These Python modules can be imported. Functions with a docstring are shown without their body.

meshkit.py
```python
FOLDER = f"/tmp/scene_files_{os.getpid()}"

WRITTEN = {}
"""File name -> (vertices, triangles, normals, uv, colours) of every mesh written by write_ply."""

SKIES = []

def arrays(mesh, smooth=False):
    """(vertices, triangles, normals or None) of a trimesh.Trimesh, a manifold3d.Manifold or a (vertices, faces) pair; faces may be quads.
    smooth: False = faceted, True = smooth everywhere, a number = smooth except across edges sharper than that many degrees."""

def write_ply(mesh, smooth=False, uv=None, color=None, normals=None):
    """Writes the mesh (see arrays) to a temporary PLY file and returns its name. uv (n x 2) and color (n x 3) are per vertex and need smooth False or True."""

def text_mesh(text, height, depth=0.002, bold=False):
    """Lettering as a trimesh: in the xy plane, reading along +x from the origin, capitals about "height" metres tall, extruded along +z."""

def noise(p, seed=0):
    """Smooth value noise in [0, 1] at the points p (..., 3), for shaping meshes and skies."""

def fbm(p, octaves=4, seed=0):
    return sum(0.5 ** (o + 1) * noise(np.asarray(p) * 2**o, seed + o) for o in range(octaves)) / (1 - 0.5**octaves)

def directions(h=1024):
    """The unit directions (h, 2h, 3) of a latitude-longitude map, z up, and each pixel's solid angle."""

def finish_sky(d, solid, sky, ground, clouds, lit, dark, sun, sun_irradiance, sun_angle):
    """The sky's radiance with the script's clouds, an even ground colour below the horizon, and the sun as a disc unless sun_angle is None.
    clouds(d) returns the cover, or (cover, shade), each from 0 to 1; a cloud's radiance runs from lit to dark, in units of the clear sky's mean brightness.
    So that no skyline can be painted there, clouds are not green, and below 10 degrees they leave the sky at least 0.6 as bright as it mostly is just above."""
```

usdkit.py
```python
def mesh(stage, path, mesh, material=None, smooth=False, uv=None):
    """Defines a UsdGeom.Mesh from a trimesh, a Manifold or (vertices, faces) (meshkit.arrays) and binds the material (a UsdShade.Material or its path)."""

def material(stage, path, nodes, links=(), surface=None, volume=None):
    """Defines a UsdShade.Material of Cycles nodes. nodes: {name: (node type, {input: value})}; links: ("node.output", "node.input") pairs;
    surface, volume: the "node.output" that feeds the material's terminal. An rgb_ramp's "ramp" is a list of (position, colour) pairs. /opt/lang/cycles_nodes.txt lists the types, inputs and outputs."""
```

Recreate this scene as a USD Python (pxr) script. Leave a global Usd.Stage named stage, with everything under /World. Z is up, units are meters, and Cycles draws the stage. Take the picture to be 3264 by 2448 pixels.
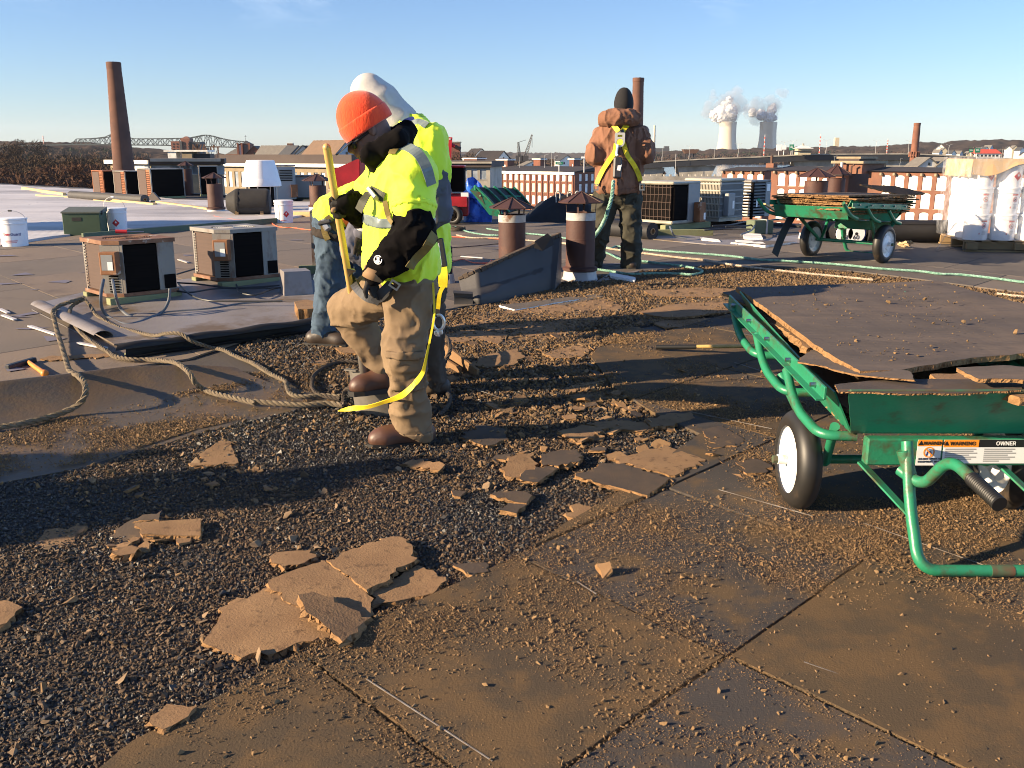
import math, random
import numpy as np, trimesh, shapely, manifold3d as mf
import shapely.geometry as sg
import usdkit, meshkit
from pxr import Usd, UsdGeom, UsdLux, UsdShade, Gf, Vt, Sdf
from scipy.spatial import cKDTree

random.seed(7)
RNG = np.random.default_rng(7)
stage = Usd.Stage.CreateInMemory()
UsdGeom.Xform.Define(stage, '/World')
UsdGeom.Scope.Define(stage, '/World/Looks')
LOOK = '/World/Looks/'

# ------------------------------------------------------------------ camera, sky, sun, exposure
EYE, PITCH, HFOV = 1.62, 13.977, 57.99
cam = UsdGeom.Camera.Define(stage, '/World/camera')
cam.AddTranslateOp().Set(Gf.Vec3d(0, 0, EYE))
cam.AddRotateXOp().Set(90 - PITCH)
cam.CreateHorizontalApertureAttr(36.0)
cam.CreateVerticalApertureAttr(27.0)
cam.CreateFocalLengthAttr(18.0 / math.tan(math.radians(HFOV / 2)))
cam.CreateClippingRangeAttr(Gf.Vec2f(0.05, 60000))
cam.CreateFStopAttr(0.0)
cam.CreateExposureAttr(1.54)

SUN_EL = math.radians(18.5)
SUN_AZ = math.atan2(-0.958, -0.287)
SUN = np.array([math.sin(SUN_AZ) * math.cos(SUN_EL), math.cos(SUN_AZ) * math.cos(SUN_EL), math.sin(SUN_EL)])
sky_mat = usdkit.material(stage, LOOK + 'sky', {
    'sky': ('sky_texture', {'sky_type': 'single_scattering', 'sun_disc': False, 'sun_elevation': SUN_EL,
                            'sun_rotation': SUN_AZ, 'altitude': 20.0, 'air_density': 1.0, 'aerosol_density': 0.25, 'ozone_density': 3.0}),
    'tint': ('mix_color', {'blend_type': 'multiply', 'fac': 1.0, 'b': (0.84, 1.0, 1.28), 'use_clamp': False}),
    'tc': ('texture_coordinate', {}), 'mp': ('mapping', {'scale': (3.0, 1.2, 14.0), 'rotation': (0.0, 0.1, 0.5)}), 'n': ('noise_texture', {'scale': 2.2, 'detail': 6.0, 'roughness': 0.62, 'distortion': 0.5}),
    'r': ('map_range', {'from_min': 0.56, 'from_max': 0.85, 'to_min': 0.0, 'to_max': 0.5, 'clamp': True}), 'sx': ('separate_xyz', {}), 'hi': ('map_range', {'from_min': 0.115, 'from_max': 0.2, 'to_min': 0.0, 'to_max': 1.0, 'clamp': True}),
    'm': ('math', {'math_type': 'multiply'}), 'mix': ('mix_color', {'b': (14.0, 14.5, 15.0), 'use_clamp': False}), 'bg': ('background_shader', {'strength': 0.05})},
    [('sky.color', 'tint.a'), ('tint.result', 'mix.a'), ('tc.generated', 'mp.vector'), ('mp.vector', 'n.vector'), ('n.fac', 'r.value'), ('tc.generated', 'sx.vector'), ('sx.z', 'hi.value'), ('r.result', 'm.value1'), ('hi.result', 'm.value2'), ('m.value', 'mix.fac'), ('mix.result', 'bg.color')], surface='bg.background')
dome = UsdLux.DomeLight.Define(stage, '/World/sky')
UsdShade.MaterialBindingAPI.Apply(dome.GetPrim()).Bind(sky_mat)
dome.GetPrim().SetCustomDataByKey('kind', 'structure')
sun = UsdLux.DistantLight.Define(stage, '/World/sun')
sun.CreateIntensityAttr(1.25)
sun.CreateNormalizeAttr(True)
sun.CreateAngleAttr(0.53)
sun.CreateColorAttr(Gf.Vec3f(1.0, 0.78, 0.52))
_q = Gf.Rotation(Gf.Vec3d(0, 0, 1), Gf.Vec3d(*SUN.tolist()))
sun.AddOrientOp().Set(Gf.Quatf(_q.GetQuat()))

# ------------------------------------------------------------------ where a sight line of the survey photograph meets the place
FPX, CX, CY = 2945.0, 1632.0, 1224.0
TH = math.radians(PITCH)
def gz(y):
    "height of the roof deck: it climbs gently away from the camera and then runs level"
    y = np.asarray(y, float)
    t = np.clip((y - 9) / 4, 0, 1)
    return 0.045 * np.minimum(y, 9) + 0.18 * (t - t * t / 2)
def sight(u, v):
    a, b = (u - CX) / FPX, -(v - CY) / FPX
    return np.array([a, math.cos(TH) + b * math.sin(TH), -math.sin(TH) + b * math.cos(TH)])
def P(u, v, y):
    d = sight(u, v); t = y / d[1]
    return np.array([d[0] * t, y, EYE + d[2] * t])
_ys = np.concatenate([np.linspace(.5, 60, 30000), np.linspace(60, 300, 3000)])
def G(u, v, dz=0.0):
    d = sight(u, v)
    z = EYE + d[2] / d[1] * _ys
    i = int(np.argmax(z - gz(_ys) - dz < 0))
    return P(u, v, _ys[i])
def proj(p):
    p = np.atleast_2d(p)
    y, z = p[:, 1], p[:, 2] - EYE
    c = y * math.cos(TH) - z * math.sin(TH)
    b = y * math.sin(TH) + z * math.cos(TH)
    return np.stack([CX + FPX * p[:, 0] / c, CY - FPX * b / c, c], 1)
def on_z(p, dz=0.0):
    p = np.array(p, float)
    return np.array([p[0], p[1], float(gz(p[1])) + dz])

# ------------------------------------------------------------------ prims
_names = {}
_locs = {}
def numbered(path):
    n = _names.get(path, -1) + 1
    _names[path] = n
    return path if n == 0 else f'{path}_{n:03d}'
def thing(name, label, cat, loc=(0, 0, 0), rot=None, group=None, kind=None):
    x = UsdGeom.Xform.Define(stage, numbered('/World/' + name))
    M = np.eye(4)
    if rot is not None:
        M[:3, :3] = rot if np.ndim(rot) == 2 else Rz(rot)
    M[:3, 3] = loc
    x.AddTransformOp().Set(Gf.Matrix4d(*M.T.ravel().tolist()))
    _locs[x.GetPrim().GetPath()] = M
    tag(x.GetPrim(), label, cat, group, kind)
    return x.GetPrim()
def tag(o, label=None, cat=None, group=None, kind=None):
    o = o.GetPrim()
    for k, v in (('label', label), ('category', cat), ('group', group), ('kind', kind)):
        if v: o.SetCustomDataByKey(k, v)
    return o
def part(name, mesh, mat, parent=None, smooth=False, label=None, world=False):
    base = str(parent.GetPath()) if parent is not None else '/World'
    if isinstance(mesh, (list, tuple)) and not isinstance(mesh[0], np.ndarray):
        mesh = cat(mesh)
    if world and parent is not None:
        q = parent
        while q.GetPath() not in _locs: q = q.GetParent()
        mesh = mesh.copy() if hasattr(mesh, 'copy') else trimesh.Trimesh(mesh[0], mesh[1], process=False)
        mesh.apply_transform(np.linalg.inv(_locs[q.GetPath()]))
    if hasattr(mesh, 'faces') and mesh.faces.max() + 1 < len(mesh.vertices):
        mesh = mesh.copy(); mesh.remove_unreferenced_vertices()
    m = usdkit.mesh(stage, numbered(base + '/' + name), mesh, LOOK + mat, smooth=smooth)
    if label: m.GetPrim().SetCustomDataByKey('label', label)
    return m.GetPrim()
def solo(name, mesh, mat, label=None, cat=None, group=None, kind=None, smooth=False):
    "a thing that is one mesh"
    return tag(part(name, mesh, mat, None, smooth), label, cat, group, kind)
def dup(src, loc, rot=None, label=None, group=None, scale=1.0):
    was = src.GetCustomData()
    x = UsdGeom.Xform.Define(stage, numbered('/World/' + src.GetName().rstrip('0123456789').rstrip('_')))
    M = np.eye(4)
    if rot is not None:
        M[:3, :3] = rot if np.ndim(rot) == 2 else Rz(rot)
    M[:3, :3] = M[:3, :3] @ np.diag(np.broadcast_to(np.asarray(scale, float), 3))
    M[:3, 3] = loc
    x.GetPrim().GetReferences().AddInternalReference(src.GetPath())
    x.ClearXformOpOrder()
    x.AddTransformOp(opSuffix='placed').Set(Gf.Matrix4d(*M.T.ravel().tolist()))
    x.GetPrim().SetInstanceable(True)
    tag(x, label or was.get('label'), was.get('category'), group or was.get('group'))
    return x.GetPrim()
def stuff(name, label, cat, protos, pos, which, quats, scales, kind='stuff', parent='/World'):
    "uncountable bits: one PointInstancer"
    pi = UsdGeom.PointInstancer.Define(stage, numbered(parent + '/' + name))
    for i, (m, mat) in enumerate(protos):
        usdkit.mesh(stage, f'{pi.GetPath()}/bit_{i:03d}' if i else f'{pi.GetPath()}/bit', m, LOOK + mat, smooth=False)
    pi.CreatePrototypesRel().SetTargets([p.GetPath() for p in pi.GetPrim().GetChildren()])
    pi.CreatePositionsAttr(Vt.Vec3fArray.FromNumpy(np.asarray(pos, np.float32)))
    pi.CreateProtoIndicesAttr(Vt.IntArray.FromNumpy(np.asarray(which, np.int32)))
    pal = [Gf.Quath(float(q[0]), float(q[1]), float(q[2]), float(q[3])) for q in quats[:3000]]
    pi.CreateOrientationsAttr(Vt.QuathArray((pal * (len(pos) // len(pal) + 1))[:len(pos)]))
    pi.CreateScalesAttr(Vt.Vec3fArray.FromNumpy(np.asarray(scales, np.float32)))
    return tag(pi, label, cat, None, kind)

# ------------------------------------------------------------------ mesh helpers
def Rz(a): c, s = math.cos(a), math.sin(a); return np.array([[c, -s, 0], [s, c, 0], [0, 0, 1.0]])
def Rx(a): c, s = math.cos(a), math.sin(a); return np.array([[1.0, 0, 0], [0, c, -s], [0, s, c]])
def Ry(a): c, s = math.cos(a), math.sin(a); return np.array([[c, 0, s], [0, 1.0, 0], [-s, 0, c]])
def cat(ms): return trimesh.util.concatenate([m if isinstance(m, trimesh.Trimesh) else trimesh.Trimesh(m[0], m[1], process=False) for m in ms])
def xf(m, R=None, t=(0, 0, 0)):
    m = m.copy(); v = np.array(m.vertices)
    if R is not None: v = v @ np.asarray(R).T
    m.vertices = v + np.asarray(t, float)
    return m
def unit(v): v = np.asarray(v, float); return v / max(np.linalg.norm(v), 1e-12)
def hull(pts):
    m = mf.Manifold.hull_points([tuple(map(float, p)) for p in pts]).to_mesh()
    return trimesh.Trimesh(np.array(m.vert_properties[:, :3]), np.array(m.tri_verts), process=False)
def box(size, c=(0, 0, 0), b=0.0):
    "a box about c, its edges chamfered by b"
    h = np.asarray(size, float) / 2
    if b <= 0:
        m = trimesh.creation.box(np.asarray(size, float)); m.apply_translation(c); return m
    b = min(b, *(h * .9)); pts = []
    for s in np.ndindex(2, 2, 2):
        sg_ = np.array(s) * 2 - 1
        for k in range(3):
            q = h.copy() - b; q[k] = h[k]; pts.append(sg_ * q)
    m = hull(pts); m.apply_translation(c); return m
def beam(a, b, w, h, up=(0, 0, 1), bev=0.0):
    "a square bar from a to b, w wide and h high"
    a, b = np.asarray(a, float), np.asarray(b, float); d = unit(b - a)
    s = np.cross(d, up); s = unit(s) if np.linalg.norm(s) > 1e-6 else np.array([1.0, 0, 0]); n = np.cross(s, d)
    m = box((np.linalg.norm(b - a), w, h), b=bev)
    return xf(m, np.stack([d, s, n], 1), (a + b) / 2)
def smooth_path(p, n=8, closed=False):
    p = np.asarray(p, float)
    if len(p) < 3: return p
    q = np.vstack([2 * p[0] - p[1], p, 2 * p[-1] - p[-2]]); out = []
    for i in range(1, len(q) - 2):
        for t in np.linspace(0, 1, n, endpoint=False):
            a, b, c, d = q[i - 1:i + 3]
            out.append(.5 * (2 * b + (c - a) * t + (2 * a - 5 * b + 4 * c - d) * t * t + (3 * b - a - 3 * c + d) * t ** 3))
    return np.vstack(out + [p[-1]])
def fillet(p, r, n=5):
    "rounds the corners of a polyline, as a tube bender does"
    p = [np.asarray(q, float) for q in p]; out = [p[0]]
    for a, b, c in zip(p, p[1:], p[2:]):
        u, w = unit(a - b), unit(c - b)
        k = min(r, .48 * np.linalg.norm(a - b), .48 * np.linalg.norm(c - b))
        for t in np.linspace(0, 1, n):
            out.append((1 - t) ** 2 * (b + u * k) + 2 * t * (1 - t) * b + t * t * (b + w * k))
    return np.array(out + [p[-1]])
def frames(p):
    t = np.gradient(p, axis=0); t /= np.maximum(np.linalg.norm(t, axis=1, keepdims=True), 1e-9)
    n = np.cross(t[0], [0, 0, 1.0]); n = unit(n) if np.linalg.norm(n) > 1e-3 else np.array([1.0, 0, 0])
    N = [n]
    for i in range(1, len(p)):
        n = N[-1] - t[i] * np.dot(N[-1], t[i]); N.append(unit(n))
    N = np.array(N); return t, N, np.cross(t, N)
def tube(p, r, n=10, cap=True):
    p = np.asarray(p, float); r = np.broadcast_to(np.asarray(r, float), len(p))
    t, N, B = frames(p); a = np.arange(n) / n * 2 * np.pi
    v = (p[:, None] + r[:, None, None] * (np.cos(a)[None, :, None] * N[:, None] + np.sin(a)[None, :, None] * B[:, None])).reshape(-1, 3)
    f = []
    i, j = np.meshgrid(np.arange(len(p) - 1), np.arange(n), indexing='ij')
    i, j = i.ravel(), j.ravel(); k = (j + 1) % n
    f = np.vstack([np.stack([i * n + j, i * n + k, (i + 1) * n + k], 1), np.stack([i * n + j, (i + 1) * n + k, (i + 1) * n + j], 1)])
    if cap:
        v = np.vstack([v, p[:1], p[-1:]]); c0, c1 = len(v) - 2, len(v) - 1; j = np.arange(n); k = (j + 1) % n
        f = np.vstack([f, np.stack([k, j, np.full(n, c0)], 1), np.stack([(len(p) - 1) * n + j, (len(p) - 1) * n + k, np.full(n, c1)], 1)])
    return trimesh.Trimesh(v, f, process=False)
def lathe(prof, n=32, c=(0, 0, 0), arc=None):
    prof = np.asarray(prof, float); m = len(prof)
    a = np.arange(n) / n * 2 * np.pi
    v = np.stack([prof[:, 0, None] * np.cos(a), prof[:, 0, None] * np.sin(a), np.repeat(prof[:, 1, None], n, 1)], -1).reshape(-1, 3)
    i, j = np.meshgrid(np.arange(m - 1), np.arange(n), indexing='ij'); i, j = i.ravel(), j.ravel(); k = (j + 1) % n
    f = np.vstack([np.stack([i * n + j, i * n + k, (i + 1) * n + k], 1), np.stack([i * n + j, (i + 1) * n + k, (i + 1) * n + j], 1)])
    return trimesh.Trimesh(v + np.asarray(c, float), f, process=False)
def grid(fn, us, vs, thick=None):
    "surface fn(u, v) -> xyz over a grid; with thick a solid sheet"
    U, V = np.meshgrid(us, vs, indexing='ij'); v = fn(U, V).reshape(-1, 3); a, b = len(us), len(vs)
    i, j = np.meshgrid(np.arange(a - 1), np.arange(b - 1), indexing='ij'); q = (i * b + j).ravel()
    f = np.vstack([np.stack([q, q + b, q + b + 1], 1), np.stack([q, q + b + 1, q + 1], 1)])
    m = trimesh.Trimesh(v, f, process=False)
    if thick is None: return m
    nr = m.vertex_normals; n = len(v)
    rim = np.concatenate([np.arange(b - 1), np.arange(a - 1) * b + b - 1, (a * b - 1 - np.arange(b - 1)), (np.arange(a - 1, 0, -1) * b)])
    nx = np.roll(rim, -1)
    f2 = np.vstack([f, f[:, ::-1] + n, np.stack([rim, rim + n, nx], 1)[:, ::-1], np.stack([nx, rim + n, nx + n], 1)[:, ::-1]])
    return trimesh.Trimesh(np.vstack([v, v - nr * thick]), f2, process=False)
def extrude(poly, h, holes=()):
    if not isinstance(poly, (sg.Polygon, sg.MultiPolygon)): poly = sg.Polygon(poly, holes)
    poly = poly.buffer(0)
    return cat([trimesh.creation.extrude_polygon(g, h, engine='earcut') for g in getattr(poly, 'geoms', [poly])])
def ribbon(p, nrm, w, th=0.003):
    "a strap of width w along p, its face along nrm"
    p = np.asarray(p, float); nrm = np.broadcast_to(np.asarray(nrm, float), p.shape)
    t = np.gradient(p, axis=0); s = np.cross(t, nrm); s /= np.maximum(np.linalg.norm(s, axis=1, keepdims=True), 1e-9)
    n = np.cross(s, t); n /= np.maximum(np.linalg.norm(n, axis=1, keepdims=True), 1e-9)
    w = np.broadcast_to(np.asarray(w, float), len(p))[:, None] / 2
    q = np.stack([p + s * w + n * th / 2, p - s * w + n * th / 2, p - s * w - n * th / 2, p + s * w - n * th / 2], 1).reshape(-1, 3)
    i, j = np.meshgrid(np.arange(len(p) - 1), np.arange(4), indexing='ij'); i, j = i.ravel(), j.ravel(); k = (j + 1) % 4
    f = np.vstack([np.stack([i * 4 + j, i * 4 + k, i * 4 + 4 + k], 1), np.stack([i * 4 + j, i * 4 + 4 + k, i * 4 + 4 + j], 1)])
    e = (len(p) - 1) * 4
    f = np.vstack([f, [[0, 2, 1], [0, 3, 2], [e, e + 1, e + 2], [e, e + 2, e + 3]]])
    return trimesh.Trimesh(q, f, process=False)
def sheet(pts, dz, th=0.0, cell=0.4, wob=0.0, seed=0, poly=None):
    "a flat sheet of roofing over the polygon pts (x, y), dz above the deck; th > 0 gives it an edge down to the deck"
    pg = poly if poly is not None else sg.Polygon([(p[0], p[1]) for p in pts]).buffer(0)
    v2, f = trimesh.creation.triangulate_polygon(pg if pg.geom_type == 'Polygon' else max(pg.geoms, key=lambda g: g.area), engine='earcut')
    v = np.column_stack([v2, np.zeros(len(v2))])
    v, f = trimesh.remesh.subdivide_to_size(v, f, cell, max_iter=12)
    v, inv = np.unique(np.round(v, 5), axis=0, return_inverse=True); f = inv.reshape(-1)[f]
    f = f[(f[:, 0] != f[:, 1]) & (f[:, 1] != f[:, 2]) & (f[:, 0] != f[:, 2])]
    z = gz(v[:, 1]) + dz
    if wob: z = z + wob * (meshkit.fbm(np.column_stack([v[:, :2] * 1.3, np.full(len(v), seed)]), 3, seed))
    v[:, 2] = z
    m = trimesh.Trimesh(v, f, process=False)
    if m.face_normals[:, 2].mean() < 0: m = trimesh.Trimesh(v, f[:, ::-1], process=False)
    if th:
        f = m.faces; e = np.vstack([f[:, [0, 1]], f[:, [1, 2]], f[:, [2, 0]]])
        key = {(a, b) for a, b in e.tolist()}
        rim = np.array([(a, b) for a, b in key if (b, a) not in key])
        n = len(v); lo = v.copy(); lo[:, 2] -= th
        f2 = np.vstack([f, np.stack([rim[:, 0], rim[:, 0] + n, rim[:, 1]], 1), np.stack([rim[:, 1], rim[:, 0] + n, rim[:, 1] + n], 1)])
        m = trimesh.Trimesh(np.vstack([v, lo]), f2, process=False)
    return m

# ------------------------------------------------------------------ materials
ALB = 0.58                                             # the photograph is exposed for a bright roof: true base colours lie lower
def look(name, c1, c2=None, scale=6.0, rough=0.7, bump=0.0, bscale=None, metal=0.0, detail=4.0, ramp=(0.35, 0.65), spec=0.5, c3=None, s3=1.0, r3=(0.45, 0.7),
         stretch=(1, 1, 1), coords='position', sheen=0.0, extra=None, bdist=0.01, transl=None, coat=0.0):
    "principled material of up to three colours mixed by noise, with fine relief"
    c1, c2, c3 = [None if c is None else tuple(x * (ALB if max(c) < .5 else 1 if max(c) > .7 else .85) for x in c) for c in (c1, c2, c3)]
    nodes = {'p': ('principled_bsdf', {'roughness': rough, 'metallic': metal, 'specular_ior_level': spec, 'base_color': c1, 'sheen_weight': sheen, 'coat_weight': coat})}
    links = []
    src = 'g.position' if coords == 'position' else 'tc.object'
    nodes['g' if coords == 'position' else 'tc'] = ('geometry' if coords == 'position' else 'texture_coordinate', {})
    nodes['mp'] = ('mapping', {'scale': stretch}); links.append((src, 'mp.vector'))
    col = None
    if c2 is not None:
        nodes['n'] = ('noise_texture', {'scale': scale, 'detail': detail, 'roughness': 0.6})
        nodes['r'] = ('rgb_ramp', {'ramp': [(0.0, c1), (ramp[0], c1), (ramp[1], c2), (1.0, c2)]})
        links += [('mp.vector', 'n.vector'), ('n.fac', 'r.fac')]; col = 'r.color'
    if c3 is not None:
        nodes['n3'] = ('noise_texture', {'scale': s3, 'detail': 5.0, 'roughness': 0.65})
        nodes['r3'] = ('map_range', {'from_min': r3[0], 'from_max': r3[1], 'to_min': 0.0, 'to_max': 1.0, 'clamp': True})
        nodes['m3'] = ('mix_color', {'b': c3, 'a': c1})
        links += [('mp.vector', 'n3.vector'), ('n3.fac', 'r3.value'), ('r3.result', 'm3.fac')]
        if col: links.append((col, 'm3.a'))
        col = 'm3.result'
    if col: links.append((col, 'p.base_color'))
    if bump:
        nodes['nb'] = ('noise_texture', {'scale': bscale or scale * 4, 'detail': 4.0, 'roughness': 0.6})
        nodes['b'] = ('bump', {'strength': bump, 'distance': bdist})
        links += [('mp.vector', 'nb.vector'), ('nb.fac', 'b.height'), ('b.normal', 'p.normal')]
    out = 'p.BSDF'
    if transl:
        nodes['tl'] = ('translucent_bsdf', {'color': transl}); nodes['mx'] = ('mix_closure', {'fac': 0.3})
        links += [('p.BSDF', 'mx.closure1'), ('tl.BSDF', 'mx.closure2')]; out = 'mx.closure'
    return usdkit.material(stage, LOOK + name, nodes, links, surface=out)
# ================================================================== the city beyond the roof
GROUND = -17.0
look('earth', (0.06, 0.05, 0.035), (0.11, 0.085, 0.06), scale=0.02, rough=0.95, c3=(0.16, 0.15, 0.14), s3=0.01)
look('river_water', (0.05, 0.075, 0.1), rough=0.12, bump=0.4, bscale=0.3, bdist=0.2)
look('wood_far', (0.085, 0.06, 0.05), (0.13, 0.095, 0.075), scale=0.02, rough=1.0, spec=0.0)
look('wood_evergreen', (0.03, 0.045, 0.03), (0.05, 0.06, 0.04), scale=0.05, rough=1.0, spec=0.0)
look('twig_brown', (0.11, 0.078, 0.055), (0.16, 0.11, 0.075), scale=0.12, rough=0.95, spec=0.1, coords='object')
look('twig_red', (0.13, 0.07, 0.05), (0.15, 0.09, 0.06), scale=0.12, rough=0.95, spec=0.1, coords='object')
look('twig_olive', (0.11, 0.09, 0.055), (0.15, 0.12, 0.07), scale=0.12, rough=0.95, spec=0.1, coords='object')
look('bark', (0.08, 0.06, 0.045), (0.12, 0.09, 0.07), scale=3, rough=0.95)
look('brick_red', (0.33, 0.125, 0.075), (0.26, 0.095, 0.06), scale=0.6, rough=0.9, detail=6, c3=(0.2, 0.09, 0.065), s3=0.25)
look('brick_mill', (0.34, 0.15, 0.085), (0.27, 0.11, 0.065), scale=0.5, rough=0.9, detail=6, c3=(0.22, 0.11, 0.08), s3=0.2)
look('brick_chimney', (0.23, 0.105, 0.07), (0.18, 0.08, 0.055), scale=0.7, rough=0.9, c3=(0.13, 0.065, 0.05), s3=0.25, bump=0.3, bscale=6)
look('brick_orange', (0.36, 0.15, 0.085), (0.27, 0.11, 0.07), scale=0.5, rough=0.9, c3=(0.2, 0.09, 0.06), s3=0.3)
look('stone_tan', (0.48, 0.38, 0.25), (0.36, 0.28, 0.18), scale=0.8, rough=0.9, detail=6)
look('paint_white', (0.78, 0.76, 0.7), (0.68, 0.66, 0.6), scale=2, rough=0.6)
look('pane_white', (0.8, 0.8, 0.78), (0.7, 0.7, 0.68), scale=0.8, rough=0.35)
look('pane_cream', (0.66, 0.6, 0.45), (0.5, 0.45, 0.36), scale=1.2, rough=0.4)
look('pane_blue', (0.3, 0.36, 0.42), (0.4, 0.44, 0.5), scale=0.8, rough=0.2)
look('roof_dark', (0.035, 0.03, 0.034), (0.055, 0.045, 0.045), scale=0.15, rough=0.85)
look('roof_brown', (0.1, 0.075, 0.07), (0.13, 0.1, 0.09), scale=0.1, rough=0.95)
look('roof_slate', (0.055, 0.06, 0.07), (0.075, 0.075, 0.08), scale=0.8, rough=0.8)
look('roof_tan', (0.3, 0.19, 0.12), (0.26, 0.17, 0.11), scale=0.8, rough=0.9)
look('roof_grey', (0.2, 0.18, 0.16), (0.25, 0.23, 0.2), scale=0.8, rough=0.9)
look('concrete', (0.5, 0.46, 0.39), (0.42, 0.39, 0.33), scale=0.2, rough=0.9)
look('tower_concrete', (0.62, 0.55, 0.43), (0.55, 0.49, 0.39), scale=0.03, rough=0.9, stretch=(1, 1, 0.15))
look('girder_steel', (0.035, 0.04, 0.05), (0.05, 0.052, 0.06), scale=0.2, rough=0.6)
look('bridge_steel', (0.06, 0.085, 0.09), rough=0.6)
look('pole_grey', (0.6, 0.6, 0.58), rough=0.5)
look('sign_green', (0.03, 0.3, 0.17), rough=0.4)
look('sign_white', (0.8, 0.8, 0.8), rough=0.5)
look('sign_red', (0.6, 0.09, 0.05), rough=0.5)
look('rust_letter', (0.12, 0.07, 0.05), (0.2, 0.09, 0.05), scale=2, rough=0.8)
look('crane_steel', (0.06, 0.055, 0.06), rough=0.6)
look('glass_dark', (0.03, 0.035, 0.04), rough=0.1)
look('siding_white', (0.75, 0.72, 0.65), (0.68, 0.64, 0.56), scale=0.5, rough=0.8)
look('siding_cream', (0.62, 0.52, 0.34), rough=0.8)
look('siding_blue', (0.4, 0.45, 0.5), rough=0.8)

def on_wall(u, v, o, d):
    "where the sight line (u, v) meets the upright plane through o along d: distance along d and height"
    q = sight(u, v); A = np.array([[d[0], -q[0]], [d[1], -q[1]]])
    s, t = np.linalg.solve(A, [-o[0], -o[1]])
    return s, EYE + q[2] * t
def house_frame(d):
    d = unit(np.array([d[0], d[1], 0.0])); return np.stack([d, [-d[1], d[0], 0.0], [0, 0, 1.0]], 1)
def upright(poly, th, y0=0.0):
    "a polygon in (x, z) made th deep along +y"
    m = extrude(poly, th); v = np.array(m.vertices)
    return trimesh.Trimesh(np.column_stack([v[:, 0], v[:, 2] + y0, v[:, 1]]), m.faces[:, ::-1], process=False)
def window_shape(x0, x1, z0, z1, arch):
    if not arch: return sg.box(x0, z0, x1, z1)
    k = np.linspace(0, np.pi, 9); c = (x0 + x1) / 2; r = (x1 - x0) / 2
    return sg.Polygon([(x0, z0), (x1, z0)] + [(c + r * math.cos(a), z1 - arch + arch * math.sin(a)) for a in k])
def facade(th, x0, x1, z0, z1, wins, wall, deep, y0=0.0, pane='pane_white', arch=0.35, name='wall', alt=None):
    shape = sg.box(x0, z0, x1, z1); shapes = []
    for w in wins:
        s = window_shape(*w, arch); shapes.append(s); shape = shape.difference(s)
    part(name, cat([upright(shape, 0.3, y0), box((x1 - x0 - .02, deep - .3, z1 - z0 - .02), ((x0 + x1) / 2, y0 + .3 + (deep - .3) / 2, (z0 + z1) / 2))]), wall, th)
    for i, s in enumerate(shapes):
        k = alt if (alt and i % 3 == 1) else pane
        w = part('window', upright(s.buffer(-0.02), 0.05, y0 + .14), k, th)
        b = s.bounds
        if b[2] - b[0] > .5: part('sill', box((b[2] - b[0] + .2, .16, .1), ((b[0] + b[2]) / 2, y0 + .03, b[1] - .055)), 'concrete', w)

# --- ground, river, hills
xs = np.concatenate([-np.geomspace(9000, 20, 40), np.geomspace(20, 9000, 40)])
ysg = np.concatenate([np.linspace(-400, 300, 12), np.geomspace(350, 12000, 50)])
def ground_z(x, y):
    return GROUND + 3.5 * (meshkit.fbm(np.stack([x / 150, y / 150, 0 * x], -1), 3, 3) - .5) * np.clip((np.abs(y) - 200) / 400, 0, 1)
solo('ground', grid(lambda x, y: np.stack([x, y, ground_z(x, y)], -1), xs, ysg), 'earth', kind='structure', smooth=True)
solo('river', grid(lambda x, y: np.stack([x, y, 0 * x + GROUND + 2.6], -1), np.linspace(-2500, 2500, 20), np.linspace(640, 1500, 8)), 'river_water', kind='structure', smooth=True)

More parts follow.
